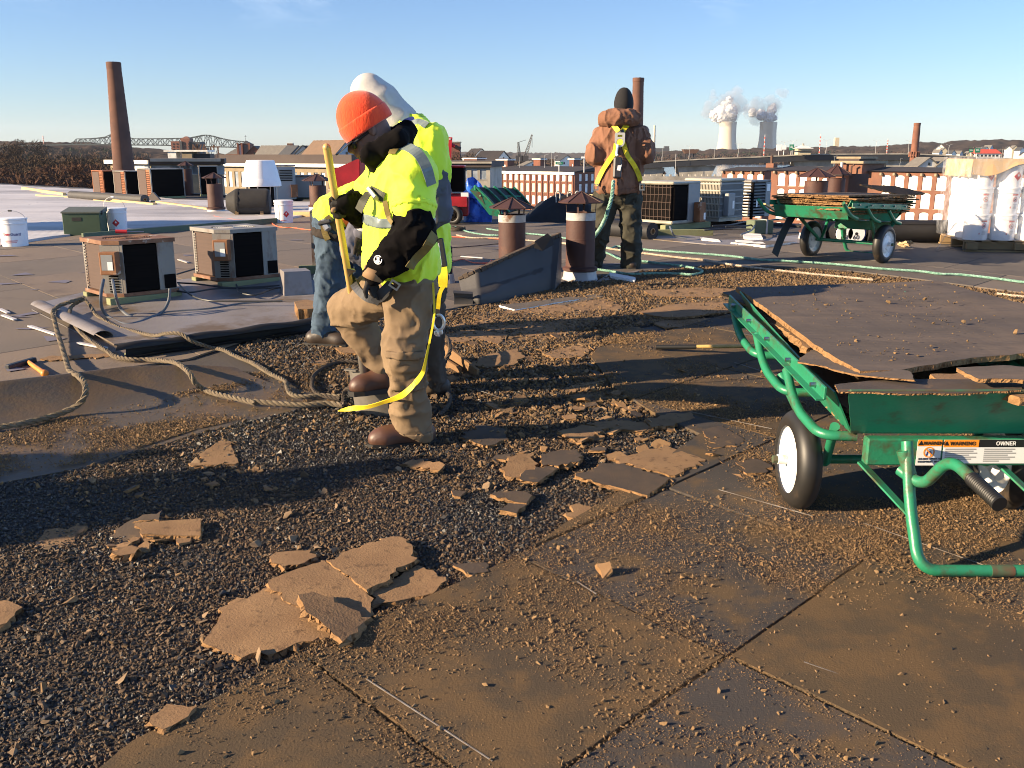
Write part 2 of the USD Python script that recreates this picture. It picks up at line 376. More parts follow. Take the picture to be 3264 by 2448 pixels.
def ridge(name, u0, u1, D, tops, depth, bumps, seed, mat='wood_far'):
    "a wooded hill: its crest follows tops (u, v) at distance D"
    us = np.linspace(u0, u1, 140); vt = np.interp(us, [t[0] for t in tops], [t[1] for t in tops])
    crest = np.array([P(u, v, D) for u, v in zip(us, vt)])
    def fn(i, k):
        i = i.astype(int); c = crest[i]; t = k
        y = D + (t - .5) * depth * 2; prof = np.sin(np.clip(t, 0, 1) * np.pi) ** .8
        z = GROUND + (c[..., 2] - GROUND - bumps) * prof
        n = meshkit.fbm(np.stack([c[..., 0] / 30, y / 30, 0 * y], -1), 3, seed)
        return np.stack([c[..., 0] * y / D, y, z + bumps * 1.2 * n * np.minimum(prof * 3, 1)], -1)
    solo(name, grid(fn, np.arange(140), np.linspace(0, 1, 40)), mat, kind='structure', smooth=True)
    return crest
c1 = ridge('hill', 1980, 3700, 2600, [(1980, 487), (2150, 478), (2400, 470), (2560, 466), (2640, 465), (2800, 463), (2900, 455), (3050, 447), (3130, 441), (3264, 444), (3700, 448)], 900, 14, 11)
c2 = ridge('hill', 1250, 2200, 6000, [(1250, 488), (1480, 482), (1700, 485), (2200, 487)], 1500, 25, 12)
c3 = ridge('hill', -500, 1150, 1900, [(-500, 438), (0, 446), (60, 447), (180, 450), (300, 452), (440, 466), (620, 486), (1150, 490)], 600, 14, 13)

# crowns of the far woods: one mass
def crown(seed, n=90, tall=1.0):
    r = np.random.default_rng(seed); ms = []
    for i in range(n):
        p = r.normal(size=3); p = unit(p) * r.uniform(.35, 1.0) * np.array([1, 1, tall]); p[2] = abs(p[2]) * .9 + .2
        q = [p + r.normal(size=3) * .22 for _ in range(3)]
        ms.append(q)
    v = np.array(ms).reshape(-1, 3); return trimesh.Trimesh(v, np.arange(len(v)).reshape(-1, 3), process=False)
def rand_quats(n, rng): a = rng.uniform(0, 2 * np.pi, n); return np.column_stack([np.cos(a / 2), 0 * a, 0 * a, np.sin(a / 2)])
pos, sc, wh = [], [], []
rw = np.random.default_rng(31)
def woods(n, u0, u1, D0, D1, tops, Dc, hmin, hmax, fall):
    for _ in range(n):
        u = rw.uniform(u0, u1); D = rw.uniform(D0, D1)
        vt = np.interp(u, [t[0] for t in tops], [t[1] for t in tops])
        zc = P(u, vt, Dc)[2]; t = np.clip((D - D0) / (Dc - D0), 0, 1)
        h = rw.uniform(hmin, hmax); z = GROUND + (zc - hmax - GROUND) * t ** fall
        p = P(u, 491, D); pos.append((p[0], D, z)); s = h * rw.uniform(.4, .6); sc.append((s, s, h * .62)); wh.append(rw.choice(4, p=[.34, .3, .3, .06]))
woods(2600, 1950, 3500, 1500, 2600, [(1980, 487), (2150, 478), (2400, 470), (2640, 465), (2900, 455), (3130, 441), (3500, 446)], 2600, 11, 17, .9)
woods(700, -200, 470, 900, 1900, [(-200, 440), (0, 446), (180, 450), (300, 452), (480, 470)], 1900, 11, 18, .9)
woods(700, 1450, 2100, 700, 1500, [(1450, 497), (2100, 495)], 1500, 8, 14, 1)
woods(420, -200, 1100, 330, 800, [(-200, 480), (400, 490), (1100, 492)], 800, 9, 15, 1)
stuff('far_wood', 'bare brown winter woodland covering the hills beyond the river', 'woodland',
      [(crown(1), 'twig_brown'), (crown(2), 'twig_red'), (crown(3, 90, 1.2), 'wood_far'), (crown(4, 120, 1.5), 'wood_evergreen')], pos, wh, rand_quats(len(pos), rw), sc)

# --- bare trees beside the roof, left
def bare_tree(seed, h, spread, ntw):
    r = np.random.default_rng(seed); limbs = []; tw = []
    trunk = tube(np.array([[0, 0, 0], [.1, .05, h * .25], [0, .1, h * .5], [.15, 0, h * .8]]), [h * .018, h * .014, h * .01, h * .003], 6)
    lobes = []
    for i in range(13):
        z = h * r.uniform(.3, .9); a = r.uniform(0, 6.28); L = spread * (.25 + .75 * math.sin(math.pi * min(max((z / h - .2) / .8, .05), .97)) ** .7) * r.uniform(.45, .8)
        p2 = np.array([math.cos(a) * L, math.sin(a) * L, z]); p0 = np.array([0, 0, max(z - L * .9, h * .15)]); p1 = (p0 + p2) / 2 + [0, 0, -.06 * L]
        limbs.append(tube(smooth_path([p0, p1, p2], 3), np.linspace(h * .006, h * .002, 7), 4, False)); lobes.append((p2, spread * r.uniform(.3, .5)))
    for i in range(ntw):
        c, R = lobes[r.integers(len(lobes))]; n = unit(r.normal(size=3)); b = c + n * R * r.uniform(.15, 1.0) ** .6 * np.array([1, 1, .85])
        d = unit(n + [0, 0, .15] + r.normal(size=3) * .8); l = h * r.uniform(.015, .04); w = unit(np.cross(d, r.normal(size=3))) * h * r.uniform(.003, .0065)
        tw.append([b - w, b + w, b + d * l])
        d2 = unit(d + r.normal(size=3) * .9); tw.append([b + d * l * .4 - w * .7, b + d * l * .4 + w * .7, b + d * l * .4 + d2 * l * .8])
    v = np.array(tw).reshape(-1, 3)
    return cat([trunk] + limbs), trimesh.Trimesh(v, np.arange(len(v)).reshape(-1, 3), process=False)
protos = []
for k, (mat, word) in enumerate([('twig_brown', 'brown'), ('twig_red', 'reddish brown'), ('twig_olive', 'olive brown')]):
    tr, tws = bare_tree(50 + k, 15, 5.2, 5200)
    t = thing('bare_tree', f'{word} leafless tree in the grove left of the brick chimney', 'tree', (0, 0, 0), group=f'{word} bare trees of the grove')
    part('trunk', tr, 'bark', t); part('crown', tws, mat, t); protos.append(t)
rt = np.random.default_rng(5); first = [True] * 3
spots = [(u, D, v) for u, D, v in zip(rt.uniform(-60, 400, 46), rt.uniform(75, 260, 46), rt.uniform(500, 545, 46))]
for u, D, v in sorted(spots, key=lambda s: s[1]):
    if D > 170: v -= 25
    k = rt.integers(3); h = max(P(u, v, D)[2] - GROUND, 8); p = P(u, 491, D); s = h / 15
    if first[k]:
        M = np.eye(4); M[:3, :3] *= s; M[:3, 3] = (p[0], D, GROUND); UsdGeom.Xform(protos[k]).GetOrderedXformOps()[0].Set(Gf.Matrix4d(*M.T.ravel().tolist())); first[k] = False
    else:
        dup(protos[k], (p[0], D, GROUND), rt.uniform(0, 6.28), scale=(s * rt.uniform(.9, 1.3), s * rt.uniform(.9, 1.3), s))
for (u, D, v, lab) in [(97, 420, 436, 'tall bare tree standing above the far ridge left of the truss bridge'), (4, 300, 440, 'bare tree at the left edge of the photo rising over the ridge'), (1480, 330, 475, 'bare tree right of the pink apartment tower'), (1000, 420, 480, 'bare tree behind the gabled houses and the shovel handle')]:
    h = P(u, v, D)[2] - GROUND; p = P(u, 491, D); dup(protos[0], (p[0], D, GROUND), 1.0, lab, scale=h / 15)

# --- chimneys
def chimney(label, u_top, v_top, w_top, u_bot, v_bot, w_bot, D, mat, rings=()):
    top = P(u_top, v_top, D); bot = P(u_bot, v_bot, D); sc_ = D * math.cos(TH) / FPX
    rt_, rb_ = w_top * sc_ / 2, w_bot * sc_ / 2
    k = (rb_ - rt_) / (top[2] - bot[2]); z0 = GROUND; r0 = rb_ + k * (bot[2] - z0)
    H = top[2] - z0
    t = thing('chimney', label, 'chimney', (bot[0], D, z0))
    n = 26; prof = []
    for i in range(n):
        z = H * i / (n - 1); prof.append((r0 + (rt_ - r0) * i / (n - 1), z))
    prof += [(rt_ * .75, H), (rt_ * .72, H - 2.5)]
    part('shaft', lathe(prof, 40), mat, t, smooth=40)
    part('rim', lathe([(rt_ * 1.0, H - .9), (rt_ * 1.06, H - .8), (rt_ * 1.06, H - .05), (rt_ * .76, H - .05)], 40), mat, t, smooth=30)
    return t, r0, rt_, H
chimney('tall tapering dark red brick chimney at the left, nearest the grove', 370, 198, 42, 396, 549, 66, 112, 'brick_chimney')
chimney('dark brick chimney rising behind the man in the brown jacket', 2022, 248, 34, 2024, 600, 44, 200, 'brick_chimney')
t, r0, rt_, H = chimney('orange brick chimney with a collar of pipes beside the highway bridge', 2928, 392, 20, 2911, 524, 25, 330, 'brick_orange')
for i in range(12):
    a = i / 12 * 6.28; rr = rt_ * 1.5; zc = P(2918, 492, 330)[2] - GROUND
    part('collar_pipe', tube([[rr * math.cos(a), rr * math.sin(a), zc - .9], [rr * math.cos(a), rr * math.sin(a), zc + .9]], .28, 6), 'brick_orange', t)
part('collar_ring', lathe([(rt_, zc - .5), (rt_ * 1.55, zc - .5), (rt_ * 1.55, zc - .1), (rt_, zc - .1)], 24), 'brick_orange', t)
D = 600; b = P(2085, 452, D); t = thing('chimney', 'thin pale striped power plant stack right of the brown jacket', 'chimney', (P(2083, 500, D)[0], D, GROUND))
part('shaft', lathe([(1.1, 0), (.7, b[2] - GROUND + 10), (.5, b[2] - GROUND + 10)], 20), 'tower_concrete', t, smooth=40)

# --- cooling towers and their steam
steam_nodes = lambda dens, thr: ({'g': ('geometry', {}), 'n': ('noise_texture', {'scale': 0.03, 'detail': 6.0, 'roughness': 0.62}),
    'r': ('map_range', {'from_min': thr, 'from_max': thr + .16, 'to_min': 0.0, 'to_max': dens, 'clamp': True}),
    'v': ('principled_volume', {'color': (0.99, 0.99, 0.99), 'anisotropy': 0.25})}, [('g.position', 'n.vector'), ('n.fac', 'r.value'), ('r.result', 'v.density')])
look('steam_dense', (0.93, 0.93, 0.94), rough=1.0, spec=0.0, bump=0.6, bscale=0.06, bdist=6.0, transl=(0.9, 0.9, 0.92))
for nm, dn, th_ in (('steam_thin', .016, .34),):
    n_, l_ = steam_nodes(dn, th_); usdkit.material(stage, LOOK + nm, n_, l_, volume='v.volume')
def cooling(label, uc, v_top, w_top, w_waist, w_base, v_base, D):
    s = D * math.cos(TH) / FPX; top = P(uc, v_top, D); z_base = P(uc, v_base, D)[2]
    H = top[2] - GROUND; rt_, rw_, rb_ = w_top * s / 2, w_waist * s / 2, w_base * s / 2; prof = []
    zw = .72
    for i in range(28):
        t = i / 27; z = t * H
        k = (t - zw) / zw
        r = rw_ * math.sqrt(1 + k * k * ((rb_ / rw_) ** 2 - 1)) if t < zw else rw_ + (rt_ - rw_) * ((t - zw) / (1 - zw)) ** 2
        prof.append((r, z))
    prof += [(rt_ * .96, H), (rw_ * .95, H * .8)]
    t = thing('cooling_tower', label, 'cooling tower', (top[0], D, GROUND))
    part('shell', lathe(prof, 64), 'tower_concrete', t, smooth=50)
    return top
def puff(label, D, s, core, wisps):
    "steam: bodies of droplets given as circles (u, v, radius px) at distance D"
    t = thing('steam_plume', label, 'steam', P(core[0][0], core[0][1], D))
    for nm, cs, mat in (('billow', [(u, v, r * .78, dy) for u, v, r, dy in core], 'steam_dense'), ('veil', [(u, v - r * .1, r * 1.12, dy - r * .4) for u, v, r, dy in core], 'steam_thin'), ('wisp', [(u, v, r * 1.3, dy) for u, v, r, dy in wisps], 'steam_thin')):
        B = mf.Manifold()
        for (u, v, r, dy) in cs:
            p = P(u, v, D); q = meshkit.arrays(trimesh.creation.icosphere(4, r * s))[0]
            q = q * (1 + .75 * (meshkit.fbm(q / (r * s) * 2.0 + u, 4, int(u)) - .5))[:, None] + p + [0, dy * s, 0]
            ico = trimesh.creation.icosphere(4, 1.0)
            B = B + mf.Manifold(mf.Mesh(q.astype(np.float32), ico.faces.astype(np.uint32)))
        part(nm, meshkit.arrays(B)[:2], mat, t, world=True, smooth=(80 if nm == 'billow' else False))
Dt = 3600; s_ = Dt * math.cos(TH) / FPX
F7 = lambda x, y: (2200 + x * .18083, 250 + y * .18083)
cooling('left cooling tower, sunlit pale concrete under a thick white plume', 2321, 388, 55, 53, 79, 490, Dt)
cooling('right cooling tower, shadowed blue grey concrete with steam drifting left', 2450, 389, 54, 52, 78, 486, Dt + 70)
f7 = lambda L: [(*F7(x, y), r * .18083, dy) for x, y, r, dy in L]
puff('thick white steam plume above the left cooling tower', Dt, s_, f7([(560, 640, 190, 0), (690, 600, 160, -10), (440, 640, 120, 0), (640, 480, 120, 10), (760, 690, 80, 0), (620, 730, 90, 0), (420, 720, 60, 0), (760, 520, 80, 0), (690, 380, 80, 0)]),
     f7([(700, 330, 90, 0), (850, 230, 80, 20), (880, 460, 110, 0), (300, 600, 90, 0), (350, 480, 80, 10), (420, 330, 60, 10), (400, 240, 40, 0), (580, 380, 80, 0)]))
puff('thinner grey steam plume above the right cooling tower', Dt + 70, s_ * 1.02, f7([(1390, 680, 130, 0), (1440, 560, 100, 0), (1490, 700, 60, 0), (1130, 600, 90, 20), (1250, 640, 110, 0), (1470, 480, 60, 0)]),
     f7([(1180, 480, 120, 0), (1080, 560, 120, 0), (1400, 410, 90, 0), (1530, 450, 80, 0), (1160, 730, 90, 0), (1640, 260, 70, 0), (1560, 230, 50, 0)]))

# --- truss bridge, far left
D = 1500; dxy = unit([1, .06]); 
t = thing('truss_bridge', 'long blue green steel truss bridge with two peaks behind the left chimney', 'bridge', (P(470, 470, D)[0], D, GROUND))
def bp(u, v): return P(u, v, D)
xs_ = np.linspace(228, 782, 37)
top_v = np.interp(xs_, [228, 238, 300, 340, 362, 385, 420, 470, 560, 600, 630, 652, 675, 700, 730, 782], [460, 443, 441, 436, 423, 436, 442, 442, 441, 440, 434, 429, 434, 441, 447, 452])
bot_v = np.interp(xs_, [228, 500, 782], [459, 461, 469])
mem = []
for k in range(36):
    for off in (0, 14):
        a, b = bp(xs_[k], top_v[k]) + [0, off, 0], bp(xs_[k + 1], top_v[k + 1]) + [0, off, 0]; c, d = bp(xs_[k], bot_v[k]) + [0, off, 0], bp(xs_[k + 1], bot_v[k + 1]) + [0, off, 0]
        mem += [beam(a, b, 1.1, 1.2), beam(a, c, .6, .6, up=(1, 0, 0)), beam(*((c, b) if k % 2 else (a, d)), .8, .8)]
part('truss', mem, 'bridge_steel', t, world=True)
dk = np.array([bp(u, v) for u, v in [(-60, 466), (140, 463), (228, 460.5), (500, 462.5), (782, 470.5), (900, 474), (1010, 480)]]) + [0, 7, 0]
part('deck', [beam(dk[i], dk[i + 1], 15, 1.8) for i in range(len(dk) - 1)], 'bridge_steel', t, world=True)
for u in (366, 652, 846, 782, 120, 20, 950):
    p = bp(u, 470) + [0, 7, 0]; v_ = np.interp(u, [-60, 228, 782, 1010], [466, 461, 471, 480]); top = bp(u, v_)[2] - .6
    part('pier', beam((p[0], p[1], GROUND), (p[0], p[1], top), 5, 8, up=(1, 0, 0)), 'concrete', t, world=True)

# --- highway bridge, right
D = 430; t = thing('highway_bridge', 'dark steel girder highway bridge crossing behind the brick mill', 'bridge', (P(2570, 500, D)[0], D, GROUND))
top = [(1990, 523), (2046, 519), (2150, 513), (2270, 507), (2400, 502), (2576, 494), (2700, 493), (2858, 492), (2960, 495), (3080, 502), (3264, 511), (3500, 520)]
hp = np.array([P(u, v, D) for u, v in top])
part('girder', [beam(a - [0, 0, 1.2], b - [0, 0, 1.2], 12, 2.4) for a, b in zip(hp[:-1], hp[1:])], 'girder_steel', t, world=True)
part('girder', [beam(a + [0, 14, -1.0], b + [0, 14, -1.0], 10, 1.6) for a, b in zip(hp[:-1], hp[1:])], 'girder_steel', t, world=True)
part('railing', [beam(a + [0, -6.1, .25], b + [0, -6.1, .25], .25, .5) for a, b in zip(hp[:-1], hp[1:])], 'concrete', t, world=True)
for u, w in ((2215, 9), (2610, 13), (2880, 10), (3060, 4), (3200, 4), (2080, 5)):
    p = P(u, 500, D); z_ = np.interp(p[0], hp[:, 0], hp[:, 2]) - 2.4
    pr = [(-w * .7, 0), (w * .7, 0), (w * .7, (z_ - GROUND) * .55), (w, z_ - GROUND), (-w, z_ - GROUND), (-w * .7, (z_ - GROUND) * .55)]
    part('pier', xf(upright(pr, 8), None, (p[0], D - 4, GROUND)), 'concrete', t, world=True)
p0, p1 = P(2046, 562, 300), P(2330, 560, 300)
t = thing('concrete_wall', 'long pale concrete retaining wall beside the brown jacket', 'wall', (p0[0], 300, GROUND))
part('wall', box((p1[0] - p0[0] + 30, 1.2, 2.2), ((p0[0] + p1[0]) / 2, 300, p0[2] - 1.1)), 'concrete', t, world=True); part('bank', hull([(x, y, z) for x in (p0[0] - 20, p1[0] + 20) for y, z in ((299.5, p0[2] - 2.2), (285, GROUND), (312, p0[2] - 2.2), (312, GROUND))]), 'earth', t, world=True)
for k in range(14): part('crenel', box((.6, .9, .6), (p0[0] + (p1[0] - p0[0]) * (k + .5) / 14, 300, p0[2] + .3)), 'concrete', t, world=True)

# street lamps, signs, masts on and around the bridge
def lamp(u, v0, v1, D, arms, label):
    a, b = P(u, v0, D), P(u, v1, D); h = a[2] - b[2]
    t = thing('street_lamp', label, 'street lamp', b)
    part('pole', tube([[0, 0, 0], [0, 0, h]], [h * .014, h * .008], 6), 'pole_grey', t)
    for s in arms:
        part('arm', tube(smooth_path([[0, 0, h * .93], [s * h * .1, 0, h * 1.0], [s * h * .22, 0, h * 1.03]], 4), h * .008, 5), 'pole_grey', t)
        part('lamp_head', box((h * .08, h * .03, h * .02), (s * h * .24, 0, h * 1.03)), 'pole_grey', t)
for i, (u, v0, v1, D_, ar, lab) in enumerate([
    (1655, 500, 535, 250, (), 'thin pale pole behind the small brick stair towers'), (1736, 493, 535, 260, (1,), 'street lamp with one curved arm over the brick stair towers'),
    (1758, 485, 532, 262, (), 'tall thin pole right of the single-arm street lamp'), (1768, 497, 532, 270, (1,), 'second curved-arm street lamp beside the green highway sign'),
    (1862, 492, 535, 280, (1,), 'street lamp left of the brown jacket sleeve'), (2110, 472, 512, 420, (), 'plain pole on the highway bridge right of the brown jacket'),
    (2196, 466, 508, 425, (-1, 1), 'double-arm street lamp on the bridge left of the cooling towers'), (2276, 472, 506, 425, (), 'plain pole left of the left cooling tower'),
    (2352, 458, 502, 425, (-1, 1), 'double-arm street lamp in front of the left cooling tower'), (2152, 490, 560, 300, (), 'tall plain pole before the bridge girder'),
    (2498, 452, 497, 425, (-1, 1), 'double-arm street lamp beside the white highway signs'), (2525, 450, 496, 425, (-1, 1), 'lamp post behind the green bridge sign'),
    (2632, 447, 493, 425, (-1, 1), 'tall lamp with short arms right of the bridge house'), (2790, 449, 492, 425, (-1, 1), 'tall lamp with short arms left of the orange chimney'),
    (2894, 448, 494, 425, (-1, 1), 'lamp post just left of the orange chimney'), (3022, 462, 498, 425, (-1, 1), 'Y-shaped street lamp right of the orange chimney'),
    (3117, 470, 503, 425, (-1, 1), 'Y-shaped street lamp behind the green road signs'), (3192, 476, 507, 425, (-1, 1), 'Y-shaped street lamp right of the red roofed shop'),
    (3238, 488, 510, 425, (), 'short lamp post near the right edge'), (2658, 498, 530, 210, (1,), 'curved street lamp left of the brick stair tower'), (2868, 505, 530, 210, (1,), 'curved street lamp right of the brick stair tower')]):
    lamp(u, v0, v1, D_, ar, lab)
def sign(label, u0, u1, v0, v1, D, mat, legs=None):
    a, b = P(u0, v0, D), P(u1, v1, D); t = thing('road_sign', label, 'road sign', ((a[0] + b[0]) / 2, D, b[2]))
    w, h = b[0] - a[0], a[2] - b[2]
    part('panel', box((w, .2, h), (0, 0, h / 2), .03), mat, t)
    if mat == 'sign_green': part('lettering', [box((w * .5, .03, h * .08), (-w * .05, -.12, h * .7)), box((w * .6, .03, h * .08), (0, -.12, h * .45))], 'sign_white', t)
    part('post', tube([[0, .3, -(legs or 4)], [0, .3, h]], .15, 6), 'pole_grey', t)
sign('wide green highway sign among the brick stair towers', 1770, 1795, 516, 525, 265, 'sign_green')
sign('pale highway sign seen from behind left of the brown jacket', 1853, 1872, 499, 505, 275, 'sign_white')
sign('large pale sign back beside the right cooling tower', 2475, 2492, 461, 480, 425, 'sign_white')
sign('second pale sign back left of the green bridge sign', 2492, 2506, 464, 477, 425, 'sign_white')
sign('tall green sign on the bridge left of the bridge house', 2517, 2530, 460, 479, 424, 'sign_green', 6)
sign('small green road sign right of the orange chimney', 3090, 3103, 475, 485, 424, 'sign_green')
sign('larger green road sign with white lettering before the hill houses', 3108, 3124, 473, 487, 423, 'sign_green')
for u, v0, v1, lab in [(2434, 429, 503, 'thin red and white mast before the right cooling tower'), (2611, 428, 494, 'thin mast beside the bridge house'), (2826, 442, 492, 'thin red mast left of the orange chimney'), (140, 432, 462, 'thin mast on the left ridge'), (1061, 445, 482, 'thin mast above the gabled houses')]:
    a, b = P(u, v0, 430), P(u, v1, 430); t = thing('radio_mast', lab, 'mast', b); h = a[2] - b[2]
    part('mast', tube([[0, 0, 0], [0, 0, h]], [.22, .12], 5), 'pole_grey', t)
    for k in range(5): part('red_band', tube([[0, 0, h * (.1 + k * .18)], [0, 0, h * (.18 + k * .18)]], .25, 5), 'sign_red', t)
a = P(2537, 475, 420); t = thing('bridge_house', 'cream bridge operator house with a pale hipped roof', 'building', (P(2558, 492, 420)[0], 420, P(2558, 493, 420)[2]))
part('wall', box((5.6, 5, 2.6), (0, 0, 1.3)), 'siding_cream', t); part('gallery', box((6.6, 6, .4), (0, 0, 1.5)), 'girder_steel', t)
part('roof', hull([(-3.8, -3.4, 2.6), (3.8, -3.4, 2.6), (3.8, 3.4, 2.6), (-3.8, 3.4, 2.6), (-.6, 0, 4), (.6, 0, 4)]), 'paint_white', t); part('roof_vent', box((.7, .7, 1), (0, 0, 4.3)), 'concrete', t)

# --- cranes, pylon
def lattice(a, b, w0, w1, n=14):
    a, b = np.asarray(a, float), np.asarray(b, float); ms = []; d = unit(b - a); s = unit(np.cross(d, [0, 1, 0])); q = np.cross(s, d)
    for k in range(n):
        t0, t1 = k / n, (k + 1) / n; c0, c1 = a + (b - a) * t0, a + (b - a) * t1; h0, h1 = w0 + (w1 - w0) * t0, w0 + (w1 - w0) * t1
        for i, j in ((1, 1), (1, -1), (-1, 1), (-1, -1)):
            ms.append(tube([c0 + (s * i + q * j) * h0, c1 + (s * i + q * j) * h1], .2, 4, False))
        ms.append(tube([c0 + s * h0, c1 - s * h1], .15, 4, False)); ms.append(tube([c0 - s * h0, c1 + s * h1], .15, 4, False))
    return cat(ms)
D = 700
t = thing('crane', 'left lattice crane boom against the sky behind the brick mill', 'crane', P(1652, 505, D)); part('boom', lattice(P(1655, 500, D), P(1652, 453, D), 1.2, .5), 'crane_steel', t, world=True); part('jib', tube([P(1652, 454, D), P(1676, 446, D)], .15, 4), 'crane_steel', t, world=True)
part('cab', box((5, 4, 4), P(1655, 505, D)), 'crane_steel', t, world=True)
t = thing('crane', 'right lattice crane boom leaning to the right behind the brick mill', 'crane', P(1674, 505, D)); part('boom', lattice(P(1674, 500, D), P(1696, 429, D), 1.4, .4), 'crane_steel', t, world=True); part('cable', tube([P(1696, 429, D), P(1696, 470, D)], .12, 4), 'crane_steel', t, world=True); part('cab', box((5, 4, 4), P(1674, 505, D)), 'crane_steel', t, world=True)
t = thing('pylon', 'steel lattice pylon standing behind the pink apartment tower', 'pylon', P(1405, 452, 640)); part('mast', lattice(P(1406, 470, 640), P(1405, 416, 640), 1.5, .7, 10), 'crane_steel', t, world=True)
for v in (424, 432, 440): part('cross_arm', tube([P(1397, v, 640), P(1414, v, 640)], .25, 4), 'crane_steel', t, world=True)

# --- right brick mill (facade runs away to the left)
o = np.array([63.0, 200.0]); d = unit(np.array([.62, -.785])); R_ = house_frame(d)
def mill_z(u, v): return on_wall(u, v, o, d)
t = thing('brick_mill', 'long three storey red brick mill with white arched windows on the right', 'building', (o[0], o[1], 0), R_)
sM0, _ = mill_z(2455, 600); sM1, _ = mill_z(2672, 600); sR0, _ = mill_z(2766, 600); sR1, _ = mill_z(3330, 600)
zt = mill_z(2560, 545)[1]
rows = [(mill_z(2566, 594)[1], mill_z(2566, 553)[1]), (mill_z(2566, 647)[1], mill_z(2566, 603)[1]), (mill_z(2566, 702)[1], mill_z(2566, 658)[1])]
rows.append((rows[2][0] - (rows[1][0] - rows[2][0]), rows[2][1] - (rows[1][1] - rows[2][1])))
wins = []
for u in (2490, 2525, 2559.6, 2596, 2633):
    s = mill_z(u, 580)[0]
    for a, b in rows: wins.append((s - .92, s + .92, a, b))
facade(t, sM0, sM1, GROUND, zt, wins, 'brick_mill', 16)
wins = []; s0 = mill_z(2824, 580)[0]; pitch_ = mill_z(2866.5, 580)[0] - s0
k = 0
while s0 + k * pitch_ < sR1 - 1.2:
    for a, b in rows: wins.append((s0 + k * pitch_ - .95, s0 + k * pitch_ + .95, a, b))
    k += 1
facade(t, sR0, sR1, GROUND, zt + .15, wins, 'brick_mill', 16)
part('roof', hull([(sM0 - .5, -.7, zt + .05), (sM1 + .2, -.7, zt + .05), (sM0 - .5, 17, zt + .05), (sM1 + .2, 17, zt + .05), (sM0, 6, zt + .9), (sM1, 6, zt + .9)]), 'roof_dark', t)
part('roof', hull([(sR0 - .2, -.7, zt + .2), (sR1, -.7, zt + .2), (sR0 - .2, 17, zt + .2), (sR1, 17, zt + .2), (sR0, 6, zt + 1.0), (sR1, 6, zt + 1.0)]), 'roof_dark', t)
s = sM0 + 1.2
while s < sR1 - 1:
    if not sM1 - .5 < s < sR0 + .8: part('eave_bracket', box((.5, .7, .55), (s, -.4, zt - .35), .08), 'stone_tan', t)
    s += pitch_
# stair tower of that mill
zA = mill_z(2700, 521)[1]; zB = mill_z(2700, 553)[1]
facade(t, sM1 + .3, sR0 - .3, zB, zA, [], 'brick_mill', 8, y0=-2.2, name='tower_wall')
part('tower_cornice', box((sR0 - sM1 + .6, 9, .5), ((sM1 + sR0) / 2, 1.6, zA + .27)), 'stone_tan', t); part('tower_cap', box((sR0 - sM1 - 2, 6, .4), ((sM1 + sR0) / 2 - .8, 2, zA + .73)), 'roof_brown', t)
part('tower_cap_cornice', box((sR0 - sM1 - 1.2, 6.4, .4), ((sM1 + sR0) / 2 - .8, 2, zA + 1.14)), 'stone_tan', t)
sa, sb = mill_z(2655, 575)[0], mill_z(2728, 575)[0]; w2 = []
for u in (2675, 2711):
    s = mill_z(u, 572)[0]; w2.append((s - .75, s + .75, mill_z(2690, 580)[1], mill_z(2690, 566)[1]))
facade(t, sa, sb, GROUND, zB - .3, w2, 'brick_mill', 2.4, y0=-5.0, name='porch_wall')
part('porch_roof', hull([(sa - .6, -5.7, zB - .28), (sb + .6, -5.7, zB - .28), (sa - .6, -2.25, zB - .28), (sb + .6, -2.25, zB - .28), (sa, -2.25, zB + .35), (sb, -2.25, zB + .35)]), 'roof_brown', t)
part('roof_pipe', tube([[sa + 4, -3.5, zB + .1], [sa + 4, -3.5, zB + 2.3]], .28, 8), 'pole_grey', t); part('roof_pipe', tube([[sa + 6.2, -3.5, zB], [sa + 6.2, -3.5, zB + 1.5], [sa + 6.8, -3.5, zB + 1.8]], .2, 8), 'rust_letter', t)
# its left wing, a little further off
o2 = np.array([57.5, 226.0]); t = thing('brick_mill_wing', 'left wing of the brick mill with four white arched windows', 'building', (o2[0], o2[1], 0), R_)
wz = lambda u, v: on_wall(u, v, o2, d)
s0, s1 = wz(2302, 560)[0], wz(2436, 560)[0]; zt2 = wz(2366, 545)[1]; wins = []
for u in (2325.7, 2358, 2390, 2422):
    s = wz(u, 565)[0]
    for r in range(4): wins.append((s - .85, s + .85, wz(2366, 586)[1] - r * 3.9, wz(2366, 553)[1] - r * 3.9))
facade(t, s0, s1, GROUND, zt2, wins, 'brick_mill', 18)
part('roof', hull([(s0 - .5, -.7, zt2 + .05), (s1 + .2, -.7, zt2 + .05), (s0 - .5, 19, zt2 + .05), (s1 + .2, 19, zt2 + .05), (s0, 6, zt2 + .9), (s1 + .2, 6, zt2 + .9)]), 'roof_dark', t)
for k in range(5): part('eave_bracket', box((.5, .7, .55), (s0 + .5 + k * (s1 - s0 - 1) / 4, -.4, zt2 - .35), .08), 'stone_tan', t)
part('chimney', box((2.2, 1.6, 1.2), (s1 - 2.5, 6, zt2 + 1.2)), 'brick_mill', t); part('flue', tube([[s1 - 2.5, 6, zt2 + 1.6], [s1 - 2.6, 6, zt2 + 3.6]], .35, 8), 'rust_letter', t)
